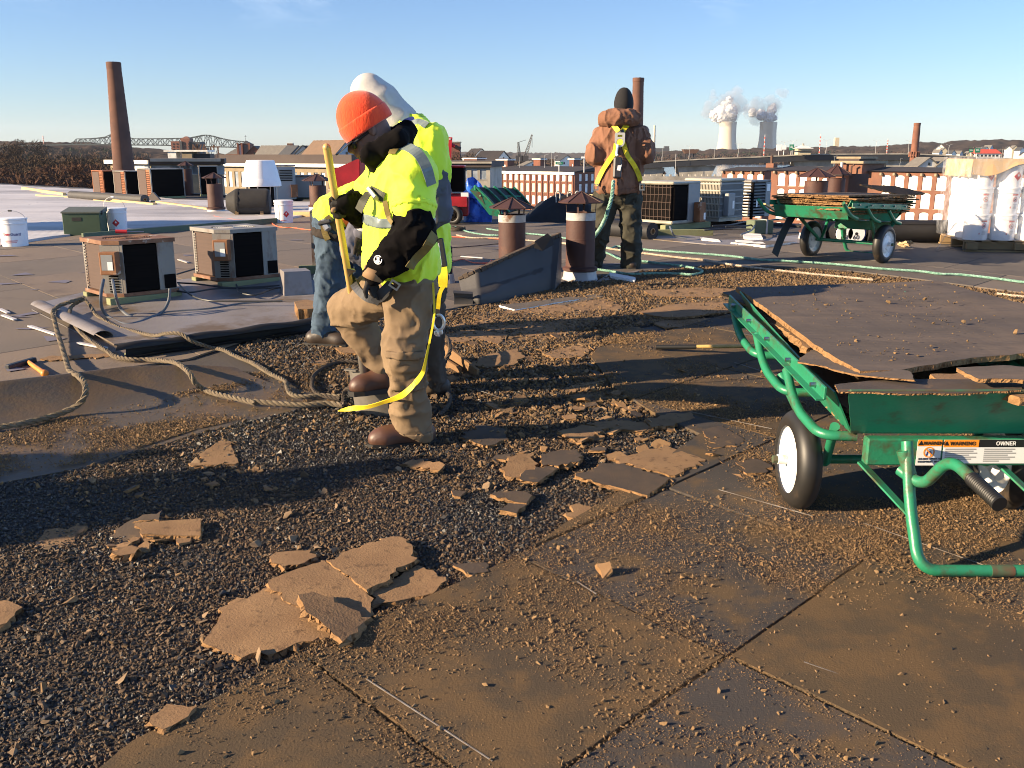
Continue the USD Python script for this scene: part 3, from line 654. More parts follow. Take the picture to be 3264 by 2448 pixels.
# low brick shed in front of it
o3 = np.array([40.0, 150.0]); wz = lambda u, v: on_wall(u, v, o3, d); t = thing('brick_shed', 'low brick shed with eave brackets in front of the mill wing', 'building', (o3[0], o3[1], 0), R_)
s0, s1 = wz(2125, 590)[0], wz(2300, 600)[0]; z_ = wz(2240, 592)[1]
facade(t, s0, s1, GROUND, z_, [], 'brick_mill', 4); part('roof', hull([(s0 - .4, -.5, z_ + .03), (s1, -.5, z_ + .03), (s0 - .4, 5, z_ + .03), (s1, 5, z_ + .03), (s0, 2, z_ + .6), (s1, 2, z_ + .6)]), 'roof_dark', t)
for k in range(7): part('eave_bracket', box((.4, .5, .4), (s0 + .5 + k * (s1 - s0 - 1) / 6, -.3, z_ - .25), .06), 'stone_tan', t)

# --- central brick mill
o = np.array([-7.2, 310.0]); d = unit(np.array([26.0, -25.0])); R_ = house_frame(d); wz = lambda u, v: on_wall(u, v, o, d)
t = thing('brick_mill', 'two storey red brick mill with tall white windows in the centre distance', 'building', (o[0], o[1], 0), R_)
s0, s1 = wz(1563, 545)[0], wz(1829, 548)[0]; zt = wz(1700, 547)[1]; rows = [(wz(1700, 575)[1], wz(1700, 547.5)[1] - .5), (wz(1700, 611)[1], wz(1700, 583)[1])]
rows.append((rows[1][0] - 3.8, rows[1][1] - 3.8)); n = 14; wins = []
for k in range(n):
    s = s0 + (s1 - s0) * (k + .6) / n * .985
    for a, b in rows: wins.append((s - .68, s + .68, a, b))
facade(t, s0, s1, GROUND, zt, wins, 'brick_red', 22, alt='pane_cream', arch=.2)
part('cornice', box((s1 - s0 + .8, .5, .9), ((s0 + s1) / 2, -.27, zt - .3)), 'paint_white', t)
for k in range(n + 1): part('pilaster', box((.5, .2, zt - GROUND - .8), (s0 + (s1 - s0) * (k + .1) / n * .985, -.11, (zt - .8 + GROUND) / 2)), 'brick_red', t)
R2 = np.array([[0, -1, 0], [1, 0, 0], [0, 0, 1.0]])
side = cat([upright(sg.box(0.02, GROUND, 22, zt).difference(sg.MultiPolygon([sg.box(2.2 + 2.9 * k, a, 3.6 + 2.9 * k, b) for k in range(6) for a, b in rows])), .3)])
part('side_wall', xf(side, R2, (s1 + .31, 0, 0)), 'brick_red', t)
for k in range(6):
    for a, b in rows: part('window', xf(upright(sg.box(2.25 + 2.9 * k, a + .03, 3.55 + 2.9 * k, b - .03), .05, .15), R2, (s1 + .31, 0, 0)), 'pane_white', t)
part('roof', hull([(s0 - .6, -.8, zt + .17), (s1 + .8, -.8, zt + .17), (s0 - .6, 23, zt + .17), (s1 + .8, 23, zt + .17), (s0 - .6, 11, zt + 1.6), (s1 + .8, 11, zt + 1.6)]), 'roof_dark', t)
for (u0, u1, u2, v0, v1, lab, win) in [(1476, 1530, 1555, 507, 528, 'left of the small brick stair towers above the central mill', 0), (1585, 1624, 1645, 511, 533, 'small brick stair tower with a white door above the central mill', 1), (1701, 1726, 1743, 509, 535, 'square brick stair tower right of centre above the central mill', 0), (1815, 1832, 1852, 509, 535, 'brick stair tower with arched openings nearest the brown jacket', 2)]:
    Dk = 318; a, b, c = P(u0, v0, Dk), P(u1, v1, Dk), P(u2, v1, Dk); w = b[0] - a[0]; h = a[2] - b[2]; th_ = thing('stair_tower', lab, 'building', (a[0], Dk + w * .55, b[2] - 4), R_)
    L = w * 1.15; W = (c[0] - b[0]) * 1.5
    facade(th_, 0, L, 0, h + 4, [(L * .55, L * .8, 4.2, h + 2.6)] if win else [], 'brick_red', W, arch=.3 if win == 2 else 0)
    part('cornice', box((L + .8, W + .8, .35), (L / 2, W / 2, h + 4.18)), 'paint_white', th_); part('roof', box((L + .2, W + .2, .2), (L / 2, W / 2, h + 4.46)), 'roof_brown', th_)
# grey mill wing behind the red hoist
o4 = np.array([-21.0, 190.0]); d4 = unit(np.array([.99, -.12])); t = thing('stone_mill', 'shadowed grey stone mill with pale windows behind the red hoist', 'building', (o4[0], o4[1], 0), house_frame(d4)); wz = lambda u, v: on_wall(u, v, o4, d4)
s0, s1 = wz(1395, 540)[0], wz(1562, 540)[0]; z_ = wz(1480, 533)[1]; wins = []
for u in (1425, 1452, 1479, 1512, 1540):
    s = wz(u, 560)[0]
    for r in range(3): wins.append((s - .62, s + .62, wz(1480, 572)[1] - r * 4, wz(1480, 538)[1] - r * 4))
facade(t, s0, s1, GROUND, z_, wins, 'concrete', 18, pane='pane_blue', arch=0); part('roof', box((s1 - s0 + .8, 19.4, 1.2), ((s0 + s1) / 2, 9, z_ + .61)), 'roof_brown', t); part('gutter', box((s1 - s0 + 1, .4, .35), ((s0 + s1) / 2, -.95, z_ + .9)), 'concrete', t)

# --- tan stone mill on the left
o5 = np.array([-58.0, 140.0]); dg = unit(np.array([.80, -.6])); t = thing('stone_mill', 'tan stone mill gable end beside the foot of the left chimney', 'building', (o5[0], o5[1], 0), house_frame(dg)); wz = lambda u, v: on_wall(u, v, o5, dg)
s0, s1 = wz(352, 530)[0], wz(480, 530)[0]; zl, zr = wz(430, 513)[1], wz(480, 519)[1]
wins = [(s - .7, s + .7, wz(440, 546)[1] - r * 4, wz(440, 525)[1] - r * 4) for s in (wz(434, 535)[0], wz(450, 535)[0], wz(467, 535)[0]) for r in range(2)]
facade(t, s0, s1, GROUND, zr - .2, wins, 'stone_tan', 3.0, arch=0, alt='pane_blue'); part('cornice', box((s1 - s0 + 1, .7, .55), ((s0 + s1) / 2, -.35, zr + .1)), 'paint_white', t)
E5 = o5 + dg * (s1); ds = unit(np.array([.96, .27]))
t = thing('stone_mill', 'long shadowed side of the tan mill with tall blue panes', 'building', (E5[0], E5[1], 0), house_frame(ds)); wz = lambda u, v: on_wall(u, v, E5, ds)
s0, s1 = .1, wz(705, 530)[0]; z_ = wz(560, 524)[1]; wins = []
for u in (505, 540, 575, 612, 648, 682):
    s = wz(u, 545)[0]; w = 1.35 if u < 600 else 1.5
    for r in range(2): wins.append((s - w, s + w, wz(560, 556)[1] - r * 5, wz(560, 527)[1] - r * 5))
facade(t, s0, s1, GROUND, z_, wins, 'stone_tan', 14, arch=0, pane='pane_blue'); part('roof', box((s1 - s0 + 1, 15.5, .8), ((s0 + s1) / 2, 7, z_ + .41)), 'roof_brown', t); part('gutter', box((s1 - s0, .35, .4), ((s0 + s1) / 2, -.95, z_ + .6)), 'concrete', t)
o6 = np.array([-52.0, 182.0]); d6 = unit(np.array([.85, -.53])); t = thing('stone_mill', 'sunlit tan stone mill with bright cornice behind the white fan', 'building', (o6[0], o6[1], 0), house_frame(d6)); wz = lambda u, v: on_wall(u, v, o6, d6)
s0, s1 = wz(702, 530)[0], wz(1110, 540)[0]; z_ = wz(900, 529)[1]; wins = []
n = 19
for k in range(n):
    s = s0 + (s1 - s0) * (k + .5) / n
    for r in range(2): wins.append((s - .5, s + .5, z_ - 4 - r * 4.2, z_ - 1.1 - r * 4.2))
facade(t, s0, s1, GROUND, z_, wins, 'stone_tan', 16, arch=0, pane='pane_white', alt='pane_blue'); part('cornice', box((s1 - s0 + 1, .7, .6), ((s0 + s1) / 2, -.37, z_ + .15)), 'paint_white', t); part('roof', box((s1 - s0 + 1, 14, 1.6), ((s0 + s1) / 2, 7.4, z_ + 1.26)), 'roof_brown', t)
pb = P(700, 540, 205); t = thing('mill_roof_block', 'long low brown flat roof behind the sunlit tan mill', 'building', (pb[0], 215, GROUND)); zz = P(900, 503, 205)[2]
part('wall', box((P(1160, 520, 205)[0] - P(480, 520, 205)[0], 16, zz - GROUND - .6), ((P(1160, 520, 205)[0] + P(480, 520, 205)[0]) / 2 - pb[0], 0, (zz - GROUND - .6) / 2)), 'stone_tan', t)
part('roof', box((P(1160, 520, 205)[0] - P(480, 520, 205)[0] + 1, 17, .6), ((P(1160, 520, 205)[0] + P(480, 520, 205)[0]) / 2 - pb[0], 0, zz - GROUND - .28)), 'roof_brown', t)
t = thing('roof_penthouse', 'cream block penthouse with a white cornice on the tan mill roof', 'building', P(590, 515, 160)); q0, q1, q2 = P(530, 512, 160), P(613, 511, 160), P(665, 505, 160); zt = P(600, 484, 160)[2]; zb = q1[2] - .6
part('wall', box((q1[0] - P(580, 500, 160)[0], 3, zt - zb), ((q1[0] + P(580, 500, 160)[0]) / 2, 161.5, (zt + zb) / 2)), 'stone_tan', t, world=True)
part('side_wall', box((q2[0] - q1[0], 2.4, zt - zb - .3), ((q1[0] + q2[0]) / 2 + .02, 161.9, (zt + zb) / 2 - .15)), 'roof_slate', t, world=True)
part('cabin', box((1.4, 2.2, zt - zb), (q0[0] + 1.0, 161.2, (zt + zb) / 2)), 'paint_white', t, world=True); part('cornice', box((q2[0] - P(565, 500, 160)[0], 3.8, .3), ((q2[0] + P(565, 500, 160)[0]) / 2, 161.6, zt + .16)), 'paint_white', t, world=True); part('cabin_roof', box((2.2, 2.6, .25), (q0[0] + .8, 161.2, zt + .14)), 'paint_white', t, world=True)
# roof sign letters seen from behind
t = thing('roof_sign', 'rusty roof sign letters seen from behind on the tan mill roof', 'sign', P(640, 483, 168))
zs = P(640, 482, 168)[2]; hs = 2.6 * .85
for (ch, u, v) in [('N', 612, 482), ('V', 625, 482), ('A', 642, 482), ('d', 668, 483), ('T', 685, 491)]:
    p = P(u, v, 168); m = meshkit.text_mesh(ch, 1.15 if ch != 'T' else 1.3, .12, True); part('letter', xf(m, Rx(math.pi / 2), p), 'rust_letter', t, world=True)
    part('strut', tube([p + [.3, .15, -1.2], p + [.3, .15, .6]], .05, 5), 'rust_letter', t, world=True)

# --- pink apartment tower, red block with pyramid, church, far brick block
t = thing('apartment_tower', 'pink apartment tower with pale balconies beside the red hoist arm', 'building', P(1420, 520, 600)); a, b = P(1415, 454, 600), P(1466, 521, 600)
part('wall', box((b[0] - a[0], 14, a[2] - GROUND), ((a[0] + b[0]) / 2, 607, (a[2] + GROUND) / 2)), 'brick_red', t, world=True)
a2 = P(1393, 454, 600); 
part('wall', xf(box((5.2, 14, a[2] - GROUND)), None, (a[0] - 2.62, 607.3, (a[2] + GROUND) / 2)), 'siding_cream', t, world=True)
for k in range(7): part('balcony', box((4.8, 1.2, .9), (a[0] - 2.7, 599.6, a[2] - 2 - k * 2.6)), 'concrete', t, world=True)
part('roof', box((b[0] - a2[0] + 1, 15, .5), ((a2[0] + b[0]) / 2, 607, a[2] + .26)), 'concrete', t, world=True)
t = thing('brick_block', 'red brick block with a pyramid roof in front of the truss bridge', 'building', P(580, 480, 900)); a, b, c = P(544, 450, 900), P(603, 480, 900), P(635, 480, 900)
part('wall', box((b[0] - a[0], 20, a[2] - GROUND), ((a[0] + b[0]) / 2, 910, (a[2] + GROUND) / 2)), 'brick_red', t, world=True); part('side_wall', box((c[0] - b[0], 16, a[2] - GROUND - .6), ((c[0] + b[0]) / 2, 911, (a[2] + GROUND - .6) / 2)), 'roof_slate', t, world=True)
part('stair_shaft', box((2.2, 1, a[2] - GROUND), (P(578, 470, 900)[0], 899.4, (a[2] + GROUND) / 2)), 'roof_slate', t, world=True)
for k in range(4):
    for j in range(5): part('window', box((1.0, .3, 1.2), (a[0] + 2.2 + j * 3.6, 899.8, a[2] - 2.5 - k * 2.6)), 'glass_dark', t, world=True)
e = P(584, 434, 900); w_ = 4.4; part('roof', hull([(e[0] - w_, 904, a[2]), (e[0] + w_, 904, a[2]), (e[0] - w_, 914, a[2]), (e[0] + w_, 914, a[2]), (e[0] - w_, 904, a[2] + 2.4), (e[0] + w_, 904, a[2] + 2.4), (e[0] - w_, 914, a[2] + 2.4), (e[0] + w_, 914, a[2] + 2.4), (e[0] - 1, 909, e[2]), (e[0] + 1, 909, e[2])]), 'brick_orange', t, world=True)
t = thing('church', 'brick church tower with a pointed roof and cross', 'church', P(778, 510, 420)); a, b = P(757, 458, 420), P(800, 505, 420)
w_ = b[0] - a[0]; cx_ = (a[0] + b[0]) / 2
part('tower', box((w_, 6, a[2] - GROUND), (cx_, 423, (a[2] + GROUND) / 2)), 'brick_red', t, world=True); part('louvre', box((w_ * .24, .3, 6), (a[0] + w_ * .25, 419.9, a[2] - 3.6)), 'paint_white', t, world=True); part('louvre', box((w_ * .36, .3, 6), (a[0] + w_ * .66, 419.9, a[2] - 3.6)), 'roof_grey', t, world=True)
part('roof', hull([(a[0] + w_ * .4, 420, a[2]), (b[0] - .3, 420, a[2]), (a[0] + w_ * .4, 426, a[2]), (b[0] - .3, 426, a[2]), (a[0] + w_ * .52, 423, a[2] + 1.5)]), 'roof_slate', t, world=True)
q = np.array([a[0] + w_ * .52, 423, a[2] + 1.4]); part('cross', [tube([q, q + [0, 0, 2.4]], .07, 4), tube([q + [-.5, 0, 1.8], q + [.5, 0, 1.8]], .07, 4)], 'crane_steel', t, world=True)
for sx in (0, w_ * .33, w_ - .4): part('buttress', box((.7, .8, a[2] - GROUND + .4), (a[0] + sx + .2, 419.4, (a[2] + GROUND) / 2 + .2)), 'brick_red', t, world=True)
na, nb = P(720, 491, 424), P(757, 491, 424); part('nave', box((nb[0] - na[0], 12, 8), ((na[0] + nb[0]) / 2, 430, na[2] - 4)), 'brick_orange', t, world=True); part('nave_roof', hull([(na[0], 424, na[2]), (nb[0], 424, na[2]), (na[0], 436, na[2]), (nb[0], 436, na[2]), (na[0] + 3, 430, na[2] + 2.6), (nb[0], 430, na[2] + 2.6)]), 'roof_grey', t, world=True)
for k in range(3): part('window', xf(upright(window_shape(-.5, .5, 0, 1.3, .5), .2), None, (na[0] + 1.6 + k * 1.7, 423.85, na[2] - 2)), 'pane_cream', t, world=True)
t = thing('brick_block', 'long low brick mill with a square tower right of the church', 'building', P(920, 490, 800)); a, b = P(853, 476, 800), P(1012, 492, 800)
part('wall', box((b[0] - a[0], 16, a[2] - GROUND), ((a[0] + b[0]) / 2, 808, (a[2] + GROUND) / 2)), 'brick_orange', t, world=True); part('cornice', box((b[0] - a[0] + 1, 17, .5), ((a[0] + b[0]) / 2, 808, a[2] + .26)), 'paint_white', t, world=True)
e = P(923, 457, 800); part('tower', box((4.6, 5, e[2] - GROUND), (e[0], 803, (e[2] + GROUND) / 2)), 'brick_chimney', t, world=True); part('tower_roof', box((5, 5.4, .5), (e[0], 803, e[2] + .26)), 'paint_white', t, world=True)
for k in range(14): part('window', box((.9, .3, 1.1), (a[0] + 1.6 + k * (b[0] - a[0] - 3) / 13, 799.9, a[2] - 1.8)), 'glass_dark', t, world=True)

# --- houses
def house(label, u, v_eave, D, w, l, h, rh, wall, roof, turn):
    p = P(u, v_eave, D); g = ground_z(np.array([p[0]]), np.array([p[1]]))[0]; hh = max(p[2] - g, h)
    t = thing('house', label, 'house', (p[0], D, p[2] - hh), turn)
    part('wall', cat([box((w, l, hh), (0, 0, hh / 2)), hull([(-w / 2, -l / 2, hh), (w / 2, -l / 2, hh), (0, -l / 2, hh + rh), (-w / 2, l / 2, hh), (w / 2, l / 2, hh), (0, l / 2, hh + rh)])]), wall, t)
    for s in (-1, 1):
        part('roof', hull([(0, -l / 2 - .4, hh + rh + .12), (0, l / 2 + .4, hh + rh + .12), (s * (w / 2 + .5), -l / 2 - .4, hh - .25), (s * (w / 2 + .5), l / 2 + .4, hh - .25), (0, -l / 2 - .4, hh + rh + .35), (0, l / 2 + .4, hh + rh + .35), (s * (w / 2 + .5), -l / 2 - .4, hh - .02), (s * (w / 2 + .5), l / 2 + .4, hh - .02)]), roof, t)
    for k in (-1, 1): part('window', box((.9, .2, 1.3), (k * w * .22, -l / 2 - .02, hh - 1.5)), 'glass_dark', t)
    part('window', box((.7, .2, .9), (0, -l / 2 - .02, hh + rh * .3)), 'glass_dark', t)
for a in [('grey roofed house left of the white gable', 880, 499, 380, 9, 14, 6, 4, 'siding_cream', 'roof_grey', 1.1), ('dark hipped house before the low brick mill', 935, 500, 370, 9, 9, 6, 4, 'siding_blue', 'roof_slate', .7), ('white gabled house between the dark roofs', 968, 499, 365, 8, 10, 6, 4, 'siding_white', 'roof_slate', .2), ('dark roofed house right of the white gable', 995, 501, 360, 9, 12, 6, 4, 'siding_white', 'roof_slate', .9),
          ('tan roofed house behind the shovel handle', 1055, 506, 240, 10, 12, 6, 4.2, 'siding_blue', 'roof_tan', .9), ('dark gabled church hall right of the church tower', 820, 498, 410, 9, 14, 6, 4, 'brick_red', 'roof_dark', .1), ('blue roofed hall beside the church', 850, 502, 405, 8, 14, 6, 3, 'siding_blue', 'roof_slate', 1.3), ('bare-wood brown house at the far right of the shovel handle', 1115, 503, 300, 9, 12, 6, 4, 'stone_tan', 'roof_brown', .8),
          ('white house with a dark roof behind the brick stair towers', 1570, 512, 430, 13, 12, 6, 4, 'siding_white', 'roof_dark', 1.0), ('dark gabled house left of the stair towers', 1520, 503, 450, 10, 10, 6, 4, 'siding_white', 'roof_dark', .5), ('white shed between the stair towers', 1690, 530, 420, 10, 8, 4, 2, 'siding_white', 'roof_grey', .3), ('pale house behind the arched stair tower', 1800, 512, 600, 10, 10, 5, 3, 'siding_white', 'roof_slate', .3)]:
    house(*a)
for i, (u, v, D_) in enumerate([(2990, 476, 1500), (3006, 481, 1480), (3032, 490, 700), (3054, 491, 900), (2998, 470, 1600), (3085, 492, 900), (3136, 478, 1300), (3150, 473, 1500), (3214, 476, 1300), (3231, 474, 1350), (3250, 480, 1200), (2988, 487, 1000), (3260, 495, 900)]):
    p = P(u, v, D_); s = D_ / 900
    t = thing('house', 'small pale hillside house beyond the highway bridge on the right', 'house', (p[0], D_, p[2] - 9 * s), .3 * (i % 4) - .3, group='pale hillside houses on the right')
    w, l = 5.5 * s, 7 * s; part('wall', cat([box((w, l, 9 * s), (0, 0, 4.5 * s)), hull([(-w / 2, -l / 2, 9 * s), (w / 2, -l / 2, 9 * s), (0, -l / 2, 11.6 * s), (-w / 2, l / 2, 9 * s), (w / 2, l / 2, 9 * s), (0, l / 2, 11.6 * s)])]), ('siding_white', 'siding_cream', 'siding_white', 'siding_blue')[i % 4], t)
    for sd in (-1, 1): part('roof', hull([(0, -l / 2 - .3, 11.8 * s), (0, l / 2 + .3, 11.8 * s), (sd * w * .58, -l / 2 - .3, 8.8 * s), (sd * w * .58, l / 2 + .3, 8.8 * s), (0, -l / 2 - .3, 12.1 * s), (0, l / 2 + .3, 12.1 * s), (sd * w * .58, -l / 2 - .3, 9.1 * s), (sd * w * .58, l / 2 + .3, 9.1 * s)]), ('roof_slate', 'roof_grey')[i % 2], t)
for u, D_, lab, grp in [(2940, 200, 'white gabled house under the bridge right of the orange chimney', None), (2996, 200, 'white gabled house under the bridge, nearest the wrapped pallet', None), (2745, 215, 'white gable showing right of the brick stair tower', None)]:
    house(lab, u, 530, D_ + 110, 7, 8, 8, 2.6, 'siding_white', 'roof_grey', .1)
p = P(3140, 491, 900); t = thing('shop', 'long shop with a bright red roof on the hill side at right', 'building', (p[0], 900, p[2] - 3)); part('wall', box((24, 10, 4), (0, 0, 1.5)), 'siding_white', t); part('roof', hull([(-13, -6, 3.5), (13, -6, 3.5), (-13, 6, 3.5), (13, 6, 3.5), (-10, 0, 7.5), (10, 0, 7.5)]), 'sign_red', t)
for k in range(6): part('window', box((2, .2, 1.6), (-9 + 3.6 * k, -5.05, 1.5)), 'glass_dark', t)
p = P(2665, 466, 2550); t = thing('apartment_tower', 'lone pale high rise on the ridge right of the cooling towers', 'building', (p[0], 2550, p[2] - 40)); part('wall', box((11, 11, 62), (0, 0, 31)), 'siding_cream', t)
p = P(2085, 491, 3000); t = thing('power_station', 'blue grey power station hall behind the brown jacket', 'building', (p[0], 3000, GROUND)); h_ = P(2085, 472, 3000)[2] - GROUND; part('hall', box((75, 30, h_), (8, 0, h_ / 2)), 'roof_slate', t); part('annex', box((14, 20, h_ + 6), (38, 0, h_ / 2 + 3)), 'roof_slate', t)
p = P(2200, 491, 700); t = thing('silo', 'brown timber hopper tower left of the cooling towers', 'silo', (p[0], 700, GROUND)); h_ = P(2200, 489, 700)[2] - GROUND; part('leg', [box((.8, .8, h_), (x, y, h_ / 2)) for x in (-3, 3) for y in (-3, 3)], 'crane_steel', t); part('hopper', hull([(-4, -4, h_), (4, -4, h_), (-4, 4, h_), (4, 4, h_), (-6, -4, h_ - 6 + 9), (6, -4, h_ + 3), (-6, 4, h_ + 3), (6, 4, h_ + 3)]), 'rust_letter', t)

# --- the air between
usdkit.material(stage, LOOK + 'haze', {'v': ('principled_volume', {'color': (0.86, 0.92, 1.0), 'density': 3e-5, 'anisotropy': 0.0})}, [], volume='v.volume')
solo('haze', box((26000, 14000, 400), (0, 6000, 400 / 2 - 45)), 'haze', kind='stuff')
# ================================================================== the roof
look('deck_felt', (0.085, 0.07, 0.062), (0.11, 0.09, 0.075), scale=1.5, rough=0.85, c3=(0.06, 0.05, 0.05), s3=0.7, bump=0.3, bscale=40)
look('gravel_bed', (0.015, 0.013, 0.012), (0.045, 0.03, 0.018), scale=14, rough=0.75, bump=0.9, bscale=60, bdist=0.02, c3=(0.11, 0.068, 0.035), s3=1.1, r3=(0.52, 0.72))
BD = dict(rough=0.85, spec=0.2, bump=0.5, bscale=150, bdist=0.004, detail=10)
look('board_face_grey', (0.105, 0.09, 0.075), (0.135, 0.105, 0.075), scale=1.6, c3=(0.2, 0.13, 0.066), s3=5.0, r3=(0.46, 0.62), **BD)
look('board_face_brown', (0.11, 0.085, 0.06), (0.15, 0.105, 0.06), scale=1.4, c3=(0.205, 0.13, 0.064), s3=5.4, r3=(0.44, 0.6), **BD)
look('board_face_dark', (0.085, 0.078, 0.074), (0.12, 0.1, 0.085), scale=1.8, c3=(0.19, 0.125, 0.066), s3=4.6, r3=(0.48, 0.64), **BD)
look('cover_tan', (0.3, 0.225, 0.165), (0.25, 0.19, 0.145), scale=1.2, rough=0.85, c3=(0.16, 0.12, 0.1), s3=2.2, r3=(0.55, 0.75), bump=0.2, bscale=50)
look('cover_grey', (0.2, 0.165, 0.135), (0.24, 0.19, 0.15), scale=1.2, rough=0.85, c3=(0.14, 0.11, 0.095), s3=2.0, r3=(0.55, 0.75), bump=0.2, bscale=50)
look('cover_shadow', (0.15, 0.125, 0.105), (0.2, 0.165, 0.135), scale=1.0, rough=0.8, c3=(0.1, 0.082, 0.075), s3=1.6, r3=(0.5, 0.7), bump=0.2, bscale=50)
look('membrane_white', (0.66, 0.62, 0.6), (0.56, 0.53, 0.52), scale=0.7, rough=0.5, c3=(0.44, 0.4, 0.38), s3=0.5, stretch=(0.5, 1.4, 1), bump=0.15, bscale=3, bdist=0.03)
look('membrane_dusty', (0.36, 0.33, 0.33), (0.3, 0.27, 0.26), scale=2, rough=0.5, c3=(0.2, 0.14, 0.08), s3=1.8, r3=(0.5, 0.65), bump=0.2, bscale=30)
look('membrane_old', (0.105, 0.088, 0.07), (0.14, 0.105, 0.066), scale=1.3, rough=0.55, c3=(0.19, 0.12, 0.055), s3=2.2, r3=(0.44, 0.62), bump=0.4, bscale=45, bdist=0.006, detail=8)
look('rubber_black', (0.022, 0.022, 0.025), (0.036, 0.034, 0.035), scale=3, rough=0.6, spec=0.3)
look('rubber_grey', (0.085, 0.082, 0.084), (0.105, 0.1, 0.1), scale=2.5, rough=0.62, spec=0.3, c3=(0.1, 0.09, 0.08), s3=3, r3=(0.6, 0.8))
look('chalk_line', (0.4, 0.37, 0.34), (0.16, 0.12, 0.09), scale=9, rough=0.8)
look('blue_mark', (0.2, 0.2, 0.3), (0.24, 0.22, 0.26), scale=5, rough=0.8)
look('brick_own', (0.24, 0.11, 0.075), (0.19, 0.085, 0.06), scale=3, rough=0.9)

D1 = unit([.72, .694]); D2 = np.array([D1[1], -D1[0]]); NN = np.array([-D1[1], D1[0]])      # the building's two directions
def sn(p): return float(np.dot(p[:2], D1)), float(np.dot(p[:2], NN))
def xy(s, n): return D1 * s + NN * n
CELL, S0, N0 = 0.92, 2.22, 1.364
edge_a = np.array([0.42, 18.3]); edge_d = unit([.755, -.656])
outline = [tuple(edge_a - edge_d * 60), tuple(edge_a + edge_d * 22), (14, -6), (-46, -6)]
roof = thing('roof', None, None, kind='structure')
part('deck', sheet(outline, 0.0, cell=1.2), 'deck_felt', roof)
en = np.array([-edge_d[1], edge_d[0]])
a3, b3 = edge_a - edge_d * 60, edge_a + edge_d * 22
part('parapet', beam((*(a3 + en * .12), .42), (*(b3 + en * .12), .42), .24, .24, bev=.02), 'rubber_black', roof)
part('outer_wall', beam((*(a3 + en * .1), -8), (*(b3 + en * .1), -8), .3, 16.5), 'brick_own', roof)

# foreground boards on the grid of seams
def board_poly(i, k, gap=.008, jit=0.0):
    s0, n0 = S0 + i * CELL, N0 + k * CELL; g = gap
    q = [(s0 + g, n0 + g), (s0 + CELL - g, n0 + g), (s0 + CELL - g, n0 + CELL - g), (s0 + g, n0 + CELL - g)]
    return [tuple(xy(*c)) for c in q]
rb = np.random.default_rng(4)
gravel_front = [G(u, v)[:2] for u, v in [(-250, 2900), (430, 2395), (700, 2250), (1030, 2060), (1400, 1890), (1670, 1785), (1800, 1690), (1920, 1620), (2080, 1510), (2230, 1400), (2080, 1330), (1960, 1250), (1880, 1150), (1960, 1060), (2200, 1010)]]
board_zone = sg.Polygon([tuple(p) for p in gravel_front] + [tuple(G(2420, 960)[:2]), tuple(G(3300, 985)[:2]), (8, 4), (6, -2), (-2, -3)])
for i in range(-6, 7):
    for k in range(-7, 3):
        pg = sg.Polygon(board_poly(i, k)).intersection(board_zone)
        if pg.is_empty or pg.area < .02: continue
        pg = max(getattr(pg, 'geoms', [pg]), key=lambda g: g.area)
        c = pg.centroid
        if c.y < .7: continue
        near = c.y < 4.5
        m = sheet(None, .022 + rb.uniform(0, .005), .02, cell=.16 if near else .4, wob=.006, seed=int(rb.integers(99)), poly=pg.simplify(.004))
        v = np.array(m.vertices); v[:, 0] += .016 * (meshkit.fbm(v * 7, 3, 1) - .5); v[:, 1] += .016 * (meshkit.fbm(v * 7, 3, 2) - .5); m.vertices = v
        part('board', m, ['board_face_grey', 'board_face_brown', 'board_face_dark', 'board_face_brown'][rb.integers(4)], roof, smooth=30)
# lap lines beside the seams
for a, b in [((1170, 2195), (1570, 2460)), ((2290, 1582), (2590, 1668)), ((2750, 1690), (3200, 1850)), ((1480, 1245), (1600, 1285)), ((2340, 1170), (2560, 1240)), ((2200, 1330), (2460, 1385)), ((2560, 2140), (2900, 2260)), ((1840, 1880), (1900, 1920))]:
    p = np.array([G(a[0] + (b[0] - a[0]) * t, a[1] + (b[1] - a[1]) * t) for t in np.linspace(0, 1, 8)]); p[:, 2] += .0315
    part('lap_line', ribbon(p, (0, 0, 1), .004, .002), 'chalk_line', roof)

# black gravel strip
gravel_back = [G(u, v)[:2] for u, v in [(-250, 1585), (0, 1547), (325, 1486), (622, 1392), (900, 1323), (1060, 1280), (880, 1200), (740, 1125), (800, 1090), (1000, 1060), (1200, 1030), (1400, 1000), (1640, 960), (1800, 905), (2060, 870), (2290, 850), (2700, 870), (3400, 960)]]
gravel_zone = sg.Polygon([tuple(p) for p in gravel_front] + [tuple(G(2420, 960)[:2]), tuple(G(3400, 985)[:2])] + [tuple(p) for p in gravel_back[::-1]]).buffer(0)
gravel_zone = max(getattr(gravel_zone, 'geoms', [gravel_zone]), key=lambda g: g.area)
def relief(x, y): return .03 * (meshkit.fbm(np.stack([x * 2.2, y * 2.2, 0 * x], -1), 4, 21) - .45)
m = sheet(None, .006, 0, cell=.1, poly=gravel_zone.buffer(.03).simplify(.01)); v = np.array(m.vertices); v[:, 2] += np.maximum(relief(v[:, 0], v[:, 1]), -.002); m.vertices = v
solo('gravel_bed', m, 'gravel_bed', kind='structure', smooth=True)

